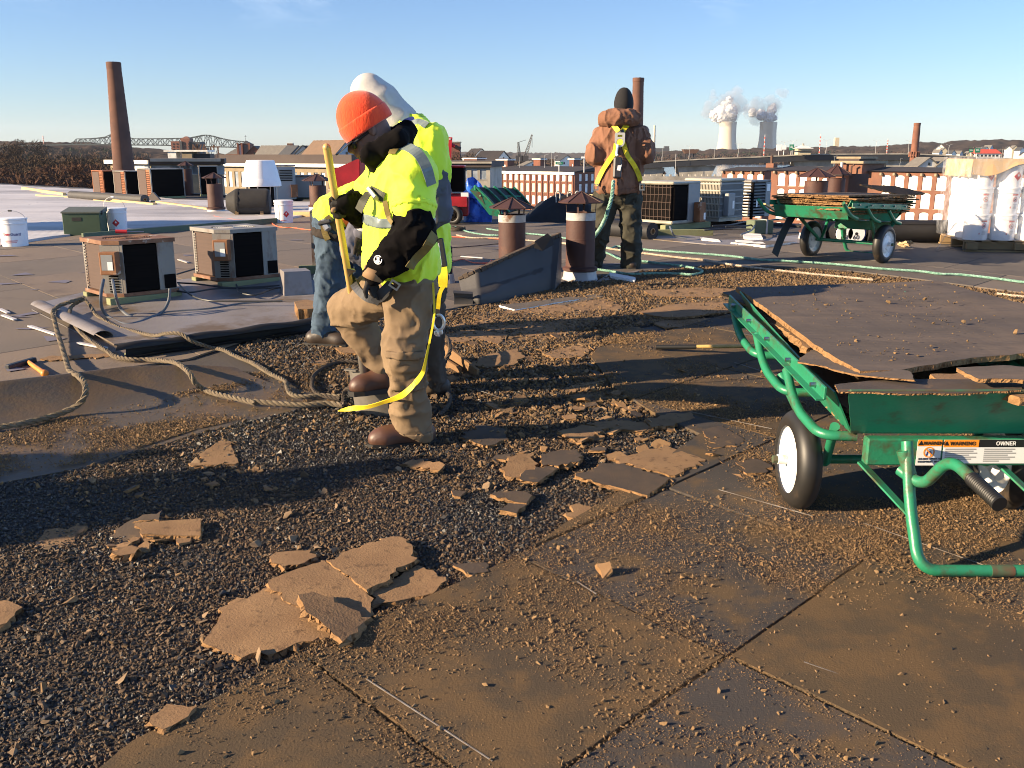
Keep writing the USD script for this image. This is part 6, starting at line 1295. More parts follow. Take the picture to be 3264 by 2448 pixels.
part('side_panel', box((W * .26, .02, .58), (W * .86, -.004, .36)), 'ac_grey', t); part('notice', box((.1, .002, .12), (W * .86, -.016, .56)), 'label_white', t); part('post', box((.04, .04, .62), (.02, -.02, .35)), 'coil_black', t); part('switch_label', box((.05, .002, .12), (.16, -.03, .3)), 'label_white', t)
def lumber(label, a, b, w, h, mat, name='timber'):
    p, q = np.array(a), np.array(b); t = thing(name, label, 'timber', p); part('plank', beam(p, q, w, h, bev=.003), mat, t, world=True); return t
def GL(u, v, dz): return G(u, v, dz)
lumber('pale treated timber block end-on before the black grilled air conditioner', GL(2090, 744, .05), GL(2270, 742, .05), .1, .1, 'lumber_treated')
lumber('yellow timber lying furthest left on the white membrane', GL(72, 600, .06), GL(206, 620, .06), .09, .09, 'lumber'); lumber('thin yellow timber left of the grey roll on the white membrane', GL(118, 622, .05), GL(294, 634, .05), .09, .04, 'lumber')
lumber('long yellow timber along the front of the grey roll', GL(296, 632, .05), GL(494, 652, .05), .1, .06, 'lumber'); lumber('yellow timber pointing at the brown vent pipe', GL(487, 642, .05), GL(667, 667, .05), .1, .05, 'lumber'); lumber('second thin yellow timber pair along the grey roll', GL(300, 638, .03), GL(480, 655, .03), .05, .03, 'lumber')
lumber('long green grey plank along the edge of the white membrane', GL(263, 754, .05), GL(900, 702, .05), .045, .09, 'lumber_green'); lumber('short tan timber right of the third white bucket', GL(936, 683, .05), GL(1000, 684, .05), .05, .1, 'lumber')
lumber('tan timber rail behind the legs of the man in brown', P(1865, 626, 17.3), P(2070, 632, 16.6), .04, .09, 'lumber'); lumber('tan stick leaning beside the far cart', P(2437, 650, 14.5), GL(2520, 702, .02), .04, .03, 'lumber')
lumber('pale strip of wood edging along the black rolled rubber', GL(399, 1133, .02), GL(905, 1056, .02), .03, .03, 'lumber_treated')

c = (-11.6, 13.2, .49); t = thing('roof_bulkhead', 'roof stair bulkhead outside the left edge, casting the blue shadow over the white membrane', 'bulkhead', c); part('wall', box((1.6, 1.3, 2.2), (0, 0, 1.1)), 'brick_own', t); part('roof', box((1.8, 1.5, .1), (0, 0, 2.25)), 'rubber_black', t)
# ------------------------------------------------------------------ vents
def vent(label, u, v_base, dia, H, cap_w, cap_h, gap, white_base=0.0, white_top=True):
    c = G(u, v_base); r = dia / 2; t = thing('vent_pipe', label, 'vent pipe', c, RNG.uniform(0, 1))
    if white_base: part('base_collar', lathe([(r * 1.35, 0), (r * 1.18, .03), (r * 1.12, white_base), (r, white_base)], 32), 'membrane_white', t, smooth=40); part('clamp', lathe([(r, white_base), (r * 1.2, white_base + .01), (r * 1.22, white_base + .035), (r, white_base + .05)], 32), 'pipe_rust', t, smooth=40)
    part('pipe', lathe([(r, 0), (r, H * .6), (r * 1.012, H * .605), (r * 1.012, H * .62), (r, H * .625), (r, H), (r * .93, H), (r * .93, H * .7)], 36), 'pipe_rust', t, smooth=40)
    part('seam', box((.006, .01, H - .02), (r, 0, H / 2)), 'pipe_rust', t)
    if white_top: part('band', lathe([(r * 1.015, H - .075), (r * 1.02, H - .07), (r * 1.02, H - .002), (r * .98, H - .001)], 36), 'galvanised', t, smooth=40)
    for k in range(4):
        a = k * math.pi / 2 + .4; part('bracket', beam((r * .97 * math.cos(a), r * .97 * math.sin(a), H - .06), (r * 1.05 * math.cos(a), r * 1.05 * math.sin(a), H + gap + .01), .02, .004, up=(math.cos(a), math.sin(a), 0)), 'cap_rust', t)
    R_ = cap_w / 2; n = 8; ring = [(R_ * math.cos(k * 2 * math.pi / n), R_ * math.sin(k * 2 * math.pi / n)) for k in range(n)]
    v = [(0, 0, H + gap + cap_h)] + [(x, y, H + gap) for x, y in ring] + [(0, 0, H + gap + cap_h - .012)] + [(x * .985, y * .985, H + gap - .01) for x, y in ring]
    f = []
    for k in range(n):
        j = (k + 1) % n; f += [(0, 1 + k, 1 + j), (n + 1, n + 2 + j, n + 2 + k), (1 + k, n + 2 + k, 1 + j), (1 + j, n + 2 + k, n + 2 + j)]
    cp = part('cap', trimesh.Trimesh(np.array(v, float), np.array(f), process=False), 'cap_rust', t)
    part('cap_rib', [beam((0, 0, H + gap + cap_h + .002), (x, y, H + gap + .004), .008, .006) for x, y in ring], 'cap_rust', cp)
    return t
vent('rusty vent pipe with a pointed cap, left of the pair near the folded grey membrane', 1632, 872, .275, .6, .47, .1, .07)
vent('rusty vent pipe with pointed cap and white foot, beside the man in brown', 1848, 892, .285, .66, .45, .1, .1, white_base=.09)
vent('brown capped vent pipe behind the shovel handle', 1016, 676, .33, .52, .62, .13, .1, white_base=.1, white_top=False)
vent('brown capped vent pipe left of the black tank', 690, 679, .3, .56, .46, .1, .12, white_base=.07, white_top=False)
vent('narrow brown vent pipe behind the timbers at left', 600, 622, .3, .72, .46, .12, .1, white_top=False)
vent('rusty vent pipe behind the far cart, left of two', 2588, 766, .3, .78, .52, .11, .06, white_base=.1, white_top=False); vent('rusty vent pipe behind the far cart, right of two', 2650, 752, .25, .8, .4, .12, .06, white_top=False)
c = G(1430, 905); t = thing('vent_pipe', 'thin dark plastic pipe with white foot behind the yellow lanyard', 'vent pipe', c); part('pipe', tube([(0, 0, 0), (0, 0, .36)], .04, 20), 'rubber_black', t, smooth=40); part('base_collar', lathe([(.07, 0), (.055, .06), (.05, .1), (.04, .1)], 20), 'membrane_white', t, smooth=40)
c = G(945, 945); t = thing('roof_curb', 'white membrane wrapped block beside the cables right of the second air conditioner', 'curb', c, .4); part('block', hull([(x * s, y * s, z) for x in (-1, 1) for y in (-1, 1) for s, z in ((.13, 0), (.1, .2), (.115, .22), (.115, .24))]), 'membrane_dusty', t)

# ------------------------------------------------------------------ fan, tank, box, buckets
c = G(815, 670); t = thing('exhaust_fan', 'big white upturned cone exhaust fan behind the black tank', 'fan', c + [0, .6, 0]); sc_ = (c[1] + .6) / FPX
hb = P(815, 594, c[1] + .6)[2] - c[2]; ht = P(815, 510, c[1] + .6)[2] - c[2]; rb_, rt2 = 60 * sc_, 43 * sc_
part('cone', lathe([(rb_ * .93, hb), (rb_, hb + .01), (rb_ * .985, hb + .08), (rb_ * .93, hb + (ht - hb) * .3), (rb_ * .92, hb + (ht - hb) * .31), (rb_ * .84, hb + (ht - hb) * .62), (rb_ * .83, hb + (ht - hb) * .64), (rt2 * 1.02, ht - .05), (rt2 * .98, ht - .01), (rt2 * .9, ht), (0, ht)], 48), 'fan_white', t, smooth=35)
part('throat', lathe([(rb_ * .6, 0), (rb_ * .6, hb + .05)], 32), 'coil_black', t, smooth=40)
for k in range(8): a = k * .785; part('leg', tube([(rb_ * .85 * math.cos(a), rb_ * .85 * math.sin(a), hb + .02), (rb_ * .7 * math.cos(a), rb_ * .7 * math.sin(a), 0)], .012, 5), 'steel_bolt', t)
c = G(795, 688); s_c = c[1] / FPX; rr = 42 * s_c; t = thing('tank', 'black horizontal tank lying below the white cone fan', 'tank', c, math.radians(8)); LW = 132 * s_c
m = lathe([(0, -LW / 2), (rr * .55, -LW / 2), (rr * .95, -LW / 2 + .16), (rr, -LW / 2 + .2), (rr, LW / 2 - .06), (rr * .9, LW / 2), (0, LW / 2)], 12); part('shell', xf(m, Ry(math.pi / 2), (0, 0, rr)), 'tank_black', t, smooth=28); part('band', xf(lathe([(rr * 1.005, -.02), (rr * 1.012, 0), (rr * 1.005, .02)], 24), Ry(math.pi / 2), (-LW / 2 + .22, 0, rr)), 'tank_black', t)
for x in (-.2, .25): part('cradle', box((.06, rr * 1.5, .1), (x, 0, .05)), 'pallet_wood', t)
a_, b_ = G(207, 762), G(318, 745); w = .5; t = thing('utility_box', 'dark green metal box with a grey lid on the white membrane', 'box', (a_ + b_) / 2 , math.radians(8)); h = .34
part('body', box((w, .36, h), (0, .18, h / 2), .006), 'green_box', t); part('lid', hull([(-w / 2 - .01, -.012, h), (w / 2 + .01, -.012, h), (-w / 2 - .01, .38, h + .05), (w / 2 + .01, .38, h + .05), (-w / 2 - .01, -.012, h - .02), (w / 2 + .01, -.012, h - .02), (-w / 2 - .01, .38, h - .02), (w / 2 + .01, .38, h - .02)]), 'green_box_lid', t); part('plate', box((w * .25, .003, .05), (-w * .12, -.002, h * .7)), 'tank_black', t); part('hinge', box((.02, .05, .05), (w / 2 + .005, .1, h - .02)), 'tank_black', t)
def bucket_parts(t, h=.37, r=.145, lid=True, handle=0.0, face=-1.4, diamond=True, tag_=True, text=None, notice=False):
    body = part('pail', lathe([(0, 0), (r * .88, 0), (r * .9, .01), (r * .97, h * .8), (r * 1.02, h * .805), (r * 1.02, h * .83), (r * .98, h * .835), (r, h - .02), (r * 1.04, h - .018), (r * 1.04, h), (r * .96, h + .004 if lid else h)] + ([(0, h + .004)] if lid else [(r * .93, h - .05)]), 32), 'bucket_white', t, smooth=35)
    def curved(px, pz, w_, h_, mat, name, poly=None, off=.0015):
        poly = poly or sg.box(-w_ / 2, -h_ / 2, w_ / 2, h_ / 2)
        v2, f = trimesh.creation.triangulate_polygon(poly, engine='earcut'); v = np.column_stack([v2, 0 * v2[:, 0]]); v, f = trimesh.remesh.subdivide_to_size(v, f, .025, max_iter=8)
        z = v[:, 1] + pz; R = r * (.9 + .07 * np.clip(z / (h * .8), 0, 1)) + off; a = face + (v[:, 0] + px) / r
        part(name, trimesh.Trimesh(np.column_stack([R * np.cos(a), R * np.sin(a), z]), f, process=False), mat, t)
    if diamond:
        curved(.05, h * .42, 0, 0, 'label_red', 'hazard_diamond', sg.Polygon([(-.055, 0), (0, -.055), (.055, 0), (0, .055)])); curved(.05, h * .42 + .012, 0, 0, 'label_white', 'flame_mark', sg.Polygon([(-.01, -.014), (.01, -.014), (.014, .002), (.004, .008), (0, .022), (-.008, .006), (-.013, .002)]), .0028)
    if tag_:
        curved(-.075, h * .44, .006, h * .75, 'label_black', 'label_edge'); curved(-.0, h * .15, .1, .008, 'label_red', 'label_line')
    if notice:
        curved(.02, h * .74, .075, .018, 'label_red', 'notice_heading'); curved(.02, h * .56, 0, 0, 'label_red', 'no_flame_symbol', sg.Point(0, 0).buffer(.03).difference(sg.Point(0, 0).buffer(.024)).union(sg.LineString([(-.02, .02), (.02, -.02)]).buffer(.003))); curved(.02, h * .56, 0, 0, 'label_black', 'pictogram', sg.LineString([(-.01, -.012), (.0, .006), (.012, -.004)]).buffer(.004)); curved(-.03, h * .26, .012, .02, 'label_red', 'notice_mark')
        for k in range(4): curved(.03, h * (.36 - .045 * k), .06, .003, 'label_black', 'text_line')
    if text:
        m = meshkit.text_mesh(text[0], .032, .001, True); w0 = m.bounds[1][0]
        for txt, mat, x0 in ((text[0], 'label_red', -.09), (text[1], 'label_blue', -.09 + w0 + .004)):
            m = meshkit.text_mesh(txt, .032, .001, True); v = np.array(m.vertices); z = v[:, 1] + h * .42; R = r * (.9 + .07 * np.clip(z / (h * .8), 0, 1)) + .001 + v[:, 2]; a = face + (v[:, 0] + x0) / r
            part('lettering', trimesh.Trimesh(np.column_stack([R * np.cos(a), R * np.sin(a), z]), m.faces, process=False), mat, t)
        curved(.0, h * .24, .17, .008, 'label_red', 'label_line'); curved(.0, h * .18, .15, .006, 'label_red', 'label_line')
    if handle:
        a = np.linspace(-1, 1, 14); q = np.stack([r * 1.05 * np.sin(a * math.pi / 2), -.03 * np.cos(a * math.pi / 2), h - .04 + handle * np.cos(a * math.pi / 2) ** .8], 1)
        part('bail', tube(q, .003, 5), 'steel_bolt', t); part('bail_grip', tube(q[6:8], .011, 8), 'label_black' if handle < .2 else 'bucket_white', t)
def bucket(label, u, v, h=.37, r=.145, yaw=0.0, **k):
    t = thing('bucket', label, 'bucket', G(u, v), yaw); bucket_parts(t, h, r, **k); return t
bucket('white pail with red and blue lettering and raised handle at the far left', 50, 787, .36, .165, 0, lid=True, handle=.13, diamond=False, tag_=False, text=('Ever', 'Guard'))
bucket('white pail with a red diamond behind the rusty topped air conditioner', 373, 742, .36, .16, -.1, handle=.2)
bucket('white pail with a red diamond at the end of the green plank', 907, 712, .38, .155, .0, handle=.02)
bucket('white pail under the far cart beside the roll ends', 2786, 770, .3, .11, 0, diamond=False, tag_=False)
# wrapped pallet
pa = np.array([5.40, 11.1]); pyaw = math.radians(-9); Rp = Rz(pyaw); pz = float(gz(11.2)) + .002
t = thing('pallet', 'timber pallet under the plastic wrapped white pails', 'pallet', (*pa, pz), pyaw); pw, pd = 1.22, 1.05
for k in range(7): part('deck_board', box((.1, pd, .018), (.06 + k * (pw - .12) / 6, pd / 2, .132)), 'pallet_wood', t)
for y in (.05, pd / 2, pd - .05):
    part('stringer', box((pw, .04, .085), (pw / 2, y, .0795)), 'pallet_wood', t)
for k in (0, 1, 2): part('block', box((.12, .1, .08), (.08 + k * .53, .0, .08)), 'pallet_wood', t)
for y in (.02, pd / 2, pd - .02): part('bottom_board', box((pw, .09, .018), (pw / 2, y, .02)), 'pallet_wood', t)
proto = top_ = None; bh = .305
for lev in range(3):
    for i in range(4):
        for j in range(3):
            if j > 0 and i > 0: continue
            p = np.array([*pa, pz]) + Rp @ np.array([.15 + i * .305, .15 + j * .31, .143 + lev * (bh + .004)])
            if proto is None:
                proto = thing('bucket', 'white pail with red warning labels stacked in the wrapped pallet load', 'bucket', p, pyaw, group='white pails stacked on the wrapped pallet'); bucket_parts(proto, bh, .146, face=-1.35, diamond=False, tag_=False, notice=True)
            elif lev == 2 and top_ is None:
                top_ = thing('bucket', 'white pail with a red diamond in the top tier of the wrapped pallet load', 'bucket', p, pyaw, group='top tier pails on the wrapped pallet'); bucket_parts(top_, bh, .146, face=-1.35, tag_=False)
            else: dup(proto if lev < 2 else top_, p, pyaw + RNG.uniform(-.25, .25))
def pl(x, y, z): return np.array([*pa, pz]) + Rp @ np.array([x, y, z])
t = thing('cardboard_sheet', 'sunlit cardboard cap folded over the wrapped pails', 'cardboard', pl(0, 0, 1.15)); H3 = .143 + 3 * bh + .012
part('top', [box((pw, pd * .95, .008), (0, 0, 0))] and xf(box((pw + .02, pd * .96, .008)), Rp, pl(pw / 2, pd / 2, H3 + .012)), 'cardboard', t, world=True)
def fold(x): return .17 - .1 * np.exp(-((x - .55) / .22) ** 2) + .02 * np.sin(9 * x)
xs2 = np.linspace(-.01, pw + .01, 24); fr = grid(lambda X, Z: np.stack([X, -.008 - .012 * Z + .004 * np.sin(X * 23), H3 + .01 - fold(X) * Z], -1), xs2, np.linspace(0, 1, 5), .005); part('front_flap', xf(fr, Rp, pl(0, 0, 0)), 'cardboard', t, world=True)
part('side_flap', xf(grid(lambda Y, Z: np.stack([-.012 - .01 * Z, Y, H3 + .01 - .2 * Z], -1), np.linspace(0, pd, 8), np.linspace(0, 1, 3), .005), Rp, pl(0, 0, 0)), 'cardboard', t, world=True)
def film_fn(U, Z):
    per = np.array([(-.03, pd), (-.035, .5), (-.03, -.02), (.3, -.028), (.62, -.02), (.93, -.028), (pw + .03, -.02), (pw + .03, pd)]); k = np.linspace(0, 1, len(per))
    x = np.interp(U, k, per[:, 0]); y = np.interp(U, k, per[:, 1]); z = .15 + Z * (H3 - .11)
    n = meshkit.fbm(np.stack([x * 5, y * 5, z * 3], -1), 3, 4) - .5
    left = np.exp(-((U - .2) / .2) ** 2); return np.stack([x + n * .03 - left * (.05 + .1 * np.abs(n)) * (1 - .4 * Z), y + n * .03 * (U > .25), z], -1)
t = thing('plastic_wrap', 'clear stretch film wound round the pallet of white pails', 'plastic film', pl(0, 0, .15)); part('film', xf(grid(film_fn, np.linspace(0, 1, 60), np.linspace(0, 1, 26)), Rp, pl(0, 0, 0)), 'stretch_film', t, world=True, smooth=True)
def rag(U, V): 
    n = meshkit.fbm(np.stack([U * 4, V * 4, 0 * U], -1), 3, 6) - .5
    return np.stack([-.05 - .22 * V + .1 * n, .05 + .2 * U + .15 * n, .42 - .1 * U - .36 * V ** 1.2 + .15 * n], -1)
part('loose_tail', xf(grid(rag, np.linspace(0, 1, 14), np.linspace(0, 1, 18)), Rp, pl(0, 0, 0)), 'stretch_film', t, world=True, smooth=True)
part('loose_tail', xf(grid(lambda U, V: rag(U, V) * [1, 1, .6] + [.0, -.04, .72], np.linspace(0, 1, 14), np.linspace(0, 1, 18)), Rp, pl(0, 0, 0)), 'stretch_film', t, world=True, smooth=True)
# rolls
def roll(label, a, b, r, mat, name='membrane_roll', hole=True, ends=None):
    a, b = np.array(a), np.array(b); d = unit(b - a); t = thing(name, label, 'roll', a - [0, 0, r])
    L = np.linalg.norm(b - a); s = unit(np.cross(d, [0, 0, 1])); R_ = np.stack([s, np.cross(d, s), d], 1)
    prof = [(r * .35, L * .02), (r * .35, 0), (r, 0), (r * 1.01, L * .3), (r * .99, L * .7), (r, L), (r * .35, L), (r * .35, L * .98)]
    part('roll', xf(lathe(prof, 28), R_, a), mat, t, smooth=35, world=True)
    part('core_tube', xf(lathe([(r * .3, -.012), (r * .35, -.012), (r * .35, L + .012), (r * .3, L + .012)], 20), R_, a), ends or 'cardboard', t, world=True)
    part('lap_edge', beam(a + s * r * .75 + [0, 0, r * .68], b + s * r * .75 + [0, 0, r * .68], .02, .006), mat, t, world=True); return t
roll('grey membrane roll lying behind the yellow timbers at left', GL(228, 622, .11), GL(462, 636, .11), .11, 'rubber_grey')
roll('long black membrane roll lying between the far cart and the pallet', GL(2760, 738, .14), GL(3030, 738, .14), .15, 'rubber_black'); roll('grey membrane roll behind the legs of the man in brown', GL(1890, 722, .12), GL(2080, 738, .12), .12, 'rubber_black')
for i, (u, v) in enumerate([(2692, 745), (2730, 745)]):
    c = G(u, v, .12); t = thing('membrane_roll', ['white ended roll under the far cart, left', 'white ended roll under the far cart, right'][i], 'roll', c - [0, 0, .12]); part('roll', xf(lathe([(0, 0), (.125, 0), (.125, .9), (0, .9)], 28), Rx(-math.pi / 2), c), 'label_blue' if i else 'rubber_black', t, world=True, smooth=35)
    part('end_cap', xf(lathe([(0, .004), (.11, .004), (.118, -.006), (.122, -.02)], 28), Rx(math.pi / 2) , c), 'bucket_white', t, world=True); part('hole', xf(lathe([(0, .006), (.02, .006), (.022, 0)], 12), Rx(math.pi / 2), c), 'label_black', t, world=True)
    part('print', xf(meshkit.text_mesh('60' if i else 'mil', .05, .001, True), Rx(math.pi / 2), c + [-.05, -.0065, -.07]), 'label_black', t, world=True)
t = thing('membrane_flap', 'folded grey corner of membrane standing at the end of the grey roll', 'membrane', G(487, 650)); q = [P(458, 641, 23), P(487, 612, 23.3), P(512, 640, 23)]; part('flap', hull([*q, *[x + [.02, .05, 0] for x in q]]), 'cover_grey', t, world=True)
# black rubber fold along the dusty sheet
ra, rbp = G(385, 1128, .05), G(1010, 1040, .05); pp = np.array([ra + (rbp - ra) * t for t in np.linspace(0, 1, 30)])
def fold_fn(U, A):
    i = U.astype(int); c = pp[i]; r = .052 + .006 * np.sin(U * .7); side = np.array([.12, 1, 0]) / 1.007
    return c + side * (r * np.cos(A))[..., None] * 1.3 + np.array([0, 0, 1.0]) * (r * np.sin(A) + .012)[..., None]
t = thing('rubber_roll', 'black rolled back rubber edge along the dusty white sheet', 'rubber', ra); part('roll', grid(fold_fn, np.arange(30), np.linspace(-2.6, 2.75, 22), .004), 'rubber_black', t, world=True, smooth=50)
la, lb = G(125, 980, .03), G(330, 1080, .03); pp2 = np.array([la + (lb - la) * t for t in np.linspace(0, 1, 16)])
def fold2(U, A):
    c = pp2[U.astype(int)]; r = .045; s = np.array([.8, .55, 0]); return c + s * (r * np.cos(A))[..., None] * 1.5 + np.array([0, 0, 1.0]) * (r * np.sin(A) + .012)[..., None]
t = thing('rubber_roll', 'pale grey rolled membrane edge left of the rusty topped air conditioner', 'rubber', la); part('roll', grid(fold2, np.arange(16), np.linspace(-2.6, 2.75, 18), .004), 'membrane_dusty', t, world=True, smooth=50)
# folded grey membrane standing by the vents
yb = 7.75
topL = [(1463, 893), (1520, 868), (1580, 840), (1640, 812), (1700, 785), (1750, 764), (1786, 752), (1792, 760)]; botL = [(1480, 965), (1530, 972), (1590, 962), (1640, 950), (1700, 938), (1740, 930), (1766, 924), (1788, 905)]
k8 = np.linspace(0, 1, 8); nt = 50; ks = np.linspace(0, 1, nt)
tu, tv = np.interp(ks, k8, [q[0] for q in topL]), np.interp(ks, k8, [q[1] for q in topL]); bu, bv = np.interp(ks, k8, [q[0] for q in botL]), np.interp(ks, k8, [q[1] for q in botL])
Bp = np.array([G(u, v, .005) for u, v in zip(bu, bv)]); Tp = np.array([P(u, v, b[1] + .2 + .1 * math.sin(k * 3)) for u, v, b, k in zip(tu, tv, Bp, ks)])
def wedge(U, K):
    i = U.astype(int); b, t = Bp[i], Tp[i]; k = K[..., None]
    p = b + (t - b) * np.clip(k, 0, 1); bulge = (.06 * np.sin(np.clip(k, 0, .5) * 2 * np.pi) * (1 - ks[i][..., None] * .7)); p = p + np.array([0, -1.0, .1]) * bulge
    corner = np.exp(-((ks[i] - .86) / .05) ** 2)[..., None]; p = p + np.array([0, -.07, 0]) * corner * (1 - np.clip(k, 0, 1)) + np.array([0, .05, 0]) * np.clip((ks[i][..., None] - .9) * 10, 0, 1) * (.3 + k * .7)
    under = np.clip(-K, 0, 1)[..., None]; p = p + np.array([0, .25, 0]) * under * np.sin(under * 2) + np.array([0, 0, .0]) * under
    return p + .008 * (meshkit.fbm(p * 6, 3, 5) - .5)[..., None]
t = thing('membrane_fold', 'folded back dark grey membrane standing like a wedge before the vent pipes', 'membrane', Bp[25]); part('sheet', grid(wedge, np.arange(nt), np.concatenate([np.linspace(-1, -.1, 8), np.linspace(0, 1, 26)]), .004), 'rubber_grey', t, world=True, smooth=45)
rm = [np.array([Tp[i] + [0, .012, .012], Tp[i + 2] + [0, .012, .012]]) for i in range(0, nt - 8, 2)]
rj = np.random.default_rng(8); part('torn_edge', cat([beam(a, b, .05, rj.uniform(.02, .045), bev=.004) for a, b in rm]), 'fibreboard_dark', t, world=True)
part('loose_flap', hull([P(1702, 790, 8.35), P(1705, 768, 8.35), P(1745, 744, 8.4), P(1760, 755, 8.4), P(1765, 780, 8.4), P(1730, 800, 8.35), *[P(u, v, 8.45) for u, v in [(1702, 790), (1745, 744), (1765, 780)]]]), 'rubber_black', t, world=True)
t = thing('membrane_curl', 'curled end of grey membrane on the roof left of the wedge', 'membrane', G(1480, 960)); cc = G(1483, 955, .07)
part('curl', grid(lambda U, A: np.stack([cc[0] - .1 + U * .16, cc[1] + .085 * np.cos(A) + U * .04, cc[2] + .075 * np.sin(A) * (1 - .25 * U)], -1), np.linspace(0, 1, 8), np.linspace(-2.3, 2.2, 20), .004), 'rubber_grey', t, world=True, smooth=50)
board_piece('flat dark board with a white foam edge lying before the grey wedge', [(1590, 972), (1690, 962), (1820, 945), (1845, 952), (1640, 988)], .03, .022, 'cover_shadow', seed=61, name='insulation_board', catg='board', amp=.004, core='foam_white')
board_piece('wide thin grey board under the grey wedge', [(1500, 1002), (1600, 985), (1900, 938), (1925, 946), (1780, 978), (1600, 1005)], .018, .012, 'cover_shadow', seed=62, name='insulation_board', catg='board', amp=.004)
for i, (px, lab) in enumerate([([(2235, 756), (2290, 762), (2296, 768), (2238, 763)], 'left white foam strip before the right hand air conditioners'), ([(2345, 765), (2430, 770), (2440, 778), (2352, 773)], 'right white foam strip before the right hand air conditioners'), ([(1942, 868), (2025, 884), (2022, 893), (1946, 880)], 'white foam strip behind the vent pipe with the white foot'), ([(2370, 742), (2425, 745), (2432, 760), (2372, 757)], 'white foam block under the bundle of pipes'), ([(2330, 773), (2440, 768), (2540, 770), (2440, 783)], 'dark warped board beside the white foam strips')]):
    board_piece(lab, px, .04, .03, 'foam_white' if i < 4 else 'cover_shadow', seed=70 + i, name='insulation_board', catg='board', amp=.003, core='foam_white')
board_piece('bent tan board scrap lying before the pallet', [(2855, 778), (2900, 765), (2912, 772), (2880, 786)], (.03, .14, .12, .02), .015, 'cardboard', seed=79, name='insulation_board', catg='board', core='cardboard')

# ------------------------------------------------------------------ red hoist, tarp, tipped cart, dark heap
Yh = 15.2; base = float(gz(Yh))
t = thing('roof_hoist', 'red roof hoist machine with a sloped hood behind the yellow jackets', 'machine', (P(1180, 600, Yh)[0], Yh, base))
q = [P(u, v, Yh) for u, v in [(1064, 540), (1138, 507), (1145, 507), (1145, 614), (1058, 612)]]; dx = np.array([.34, .75, 0])
part('hood', hull([*q, *[p + dx for p in q]]), 'red_paint', t, world=True)
part('hood_side', hull([P(1147, 507, Yh) + [.0, -.01, 0], P(1180, 512, Yh + .3), P(1180, 618, Yh + .3), P(1147, 614, Yh), *[P(u, v, Yh + .8) for u, v in [(1150, 507), (1182, 512), (1182, 618), (1150, 614)]]]), 'red_paint', t, world=True)
a, b = P(1050, 618, Yh), P(1492, 640, Yh + .4); part('chassis', hull([(x, y, z) for x in (a[0], b[0]) for y in (Yh - .05, Yh + .75) for z in (base + .3, base + .46)]), 'red_paint', t, world=True)
a, b = P(1416, 534, Yh), P(1480, 612, Yh); part('engine_cover', box((b[0] - a[0], .5, a[2] - b[2]), ((a[0] + b[0]) / 2, Yh + .3, (a[2] + b[2]) / 2), .02), 'coil_black', t, world=True); part('engine_top', box((b[0] - a[0] + .02, .52, .03), ((a[0] + b[0]) / 2, Yh + .3, a[2] + .016), .01), 'red_paint', t, world=True)
a, b = P(1418, 618, Yh), P(1492, 690, Yh); part('body', box((b[0] - a[0], .5, a[2] - b[2]), ((a[0] + b[0]) / 2, Yh + .3, (a[2] + b[2]) / 2), .02), 'red_paint', t, world=True); part('bracket', box((.1, .1, .2), P(1412, 660, Yh - .02)), 'red_paint', t, world=True); part('plate', box((.12, .004, .08), P(1481, 622, Yh - .01)), 'label_white', t, world=True)
part('mast', [beam(P(1434, 437, Yh), P(1429, 560, Yh), .075, .075, up=(0, 1, 0)), beam(P(1429, 560, Yh), P(1420, 690, Yh), .075, .075, up=(0, 1, 0))], 'red_paint', t, world=True)
part('mast_hole', tube([P(1434, 443, Yh - .045), P(1434, 443, Yh + .05)], .012, 10), 'label_white', t, world=True)
part('arm', tube([P(1433, 459, Yh), P(1418, 461, Yh)], .028, 8), 'red_paint', t, world=True); part('arm_grip', tube([P(1420, 461, Yh), P(1403, 467, Yh)], .03, 8), 'grip_black', t, world=True); part('arm', tube([P(1433, 459, Yh), P(1452, 468, Yh)], .028, 8), 'red_paint', t, world=True); part('arm_grip', tube([P(1450, 467, Yh), P(1468, 476, Yh)], .03, 8), 'grip_black', t, world=True)
ty, rm = wheel_mesh(.16, .1)
for u in (1100, 1446):
    p = P(u, 700, Yh); w_ = part('wheel', xf(rm, Rz(1.2) @ np.eye(3) * .76, (p[0], Yh - .02, base + .165)), 'coil_black', t, world=True); part('tyre', xf(ty, Rz(1.2), (p[0], Yh - .02, base + .165)), 'tyre_rubber', w_, world=True, smooth=50)
Yt = 16.2; 
def tarp_fn(U, V):
    u = 1478 + 90 * U; vtop = np.interp(U, [0, .15, .3, .6, 1], [610, 566, 564, 585, 640]); v = vtop + (712 - vtop) * V
    p = np.stack([np.stack([P(a, b, Yt - .5 * c)[k] for a, b, c in zip(u.ravel(), v.ravel(), V.ravel())], 0).reshape(u.shape) for k in range(3)], -1) if False else np.array([P(a, b, Yt - .5 * c) for a, b, c in zip(u.ravel(), v.ravel(), V.ravel())]).reshape(*u.shape, 3)
    n = meshkit.fbm(p * [6, 6, 3], 4, 3) - .5; return p + np.stack([n * .05, n * .35, n * .05], -1)
t = thing('tarp', 'crumpled bright blue tarp heaped beside the red hoist', 'tarp', (P(1520, 700, Yt)[0], Yt, float(gz(Yt)))); part('sheet', grid(tarp_fn, np.linspace(0, 1, 34), np.linspace(0, 1, 30), .01), 'tarp_blue', t, world=True, smooth=30)
Yc = 14.6; t = thing('cart_tray', 'tipped green cart tray with ribs propped beside the blue tarp', 'cart', (P(1590, 690, Yc)[0], Yc, float(gz(Yc))))
q = [P(1497, 606, Yc), P(1512, 593, Yc), P(1640, 602, Yc + .7), P(1690, 655, Yc + .7), P(1590, 690, Yc), P(1575, 690, Yc)]
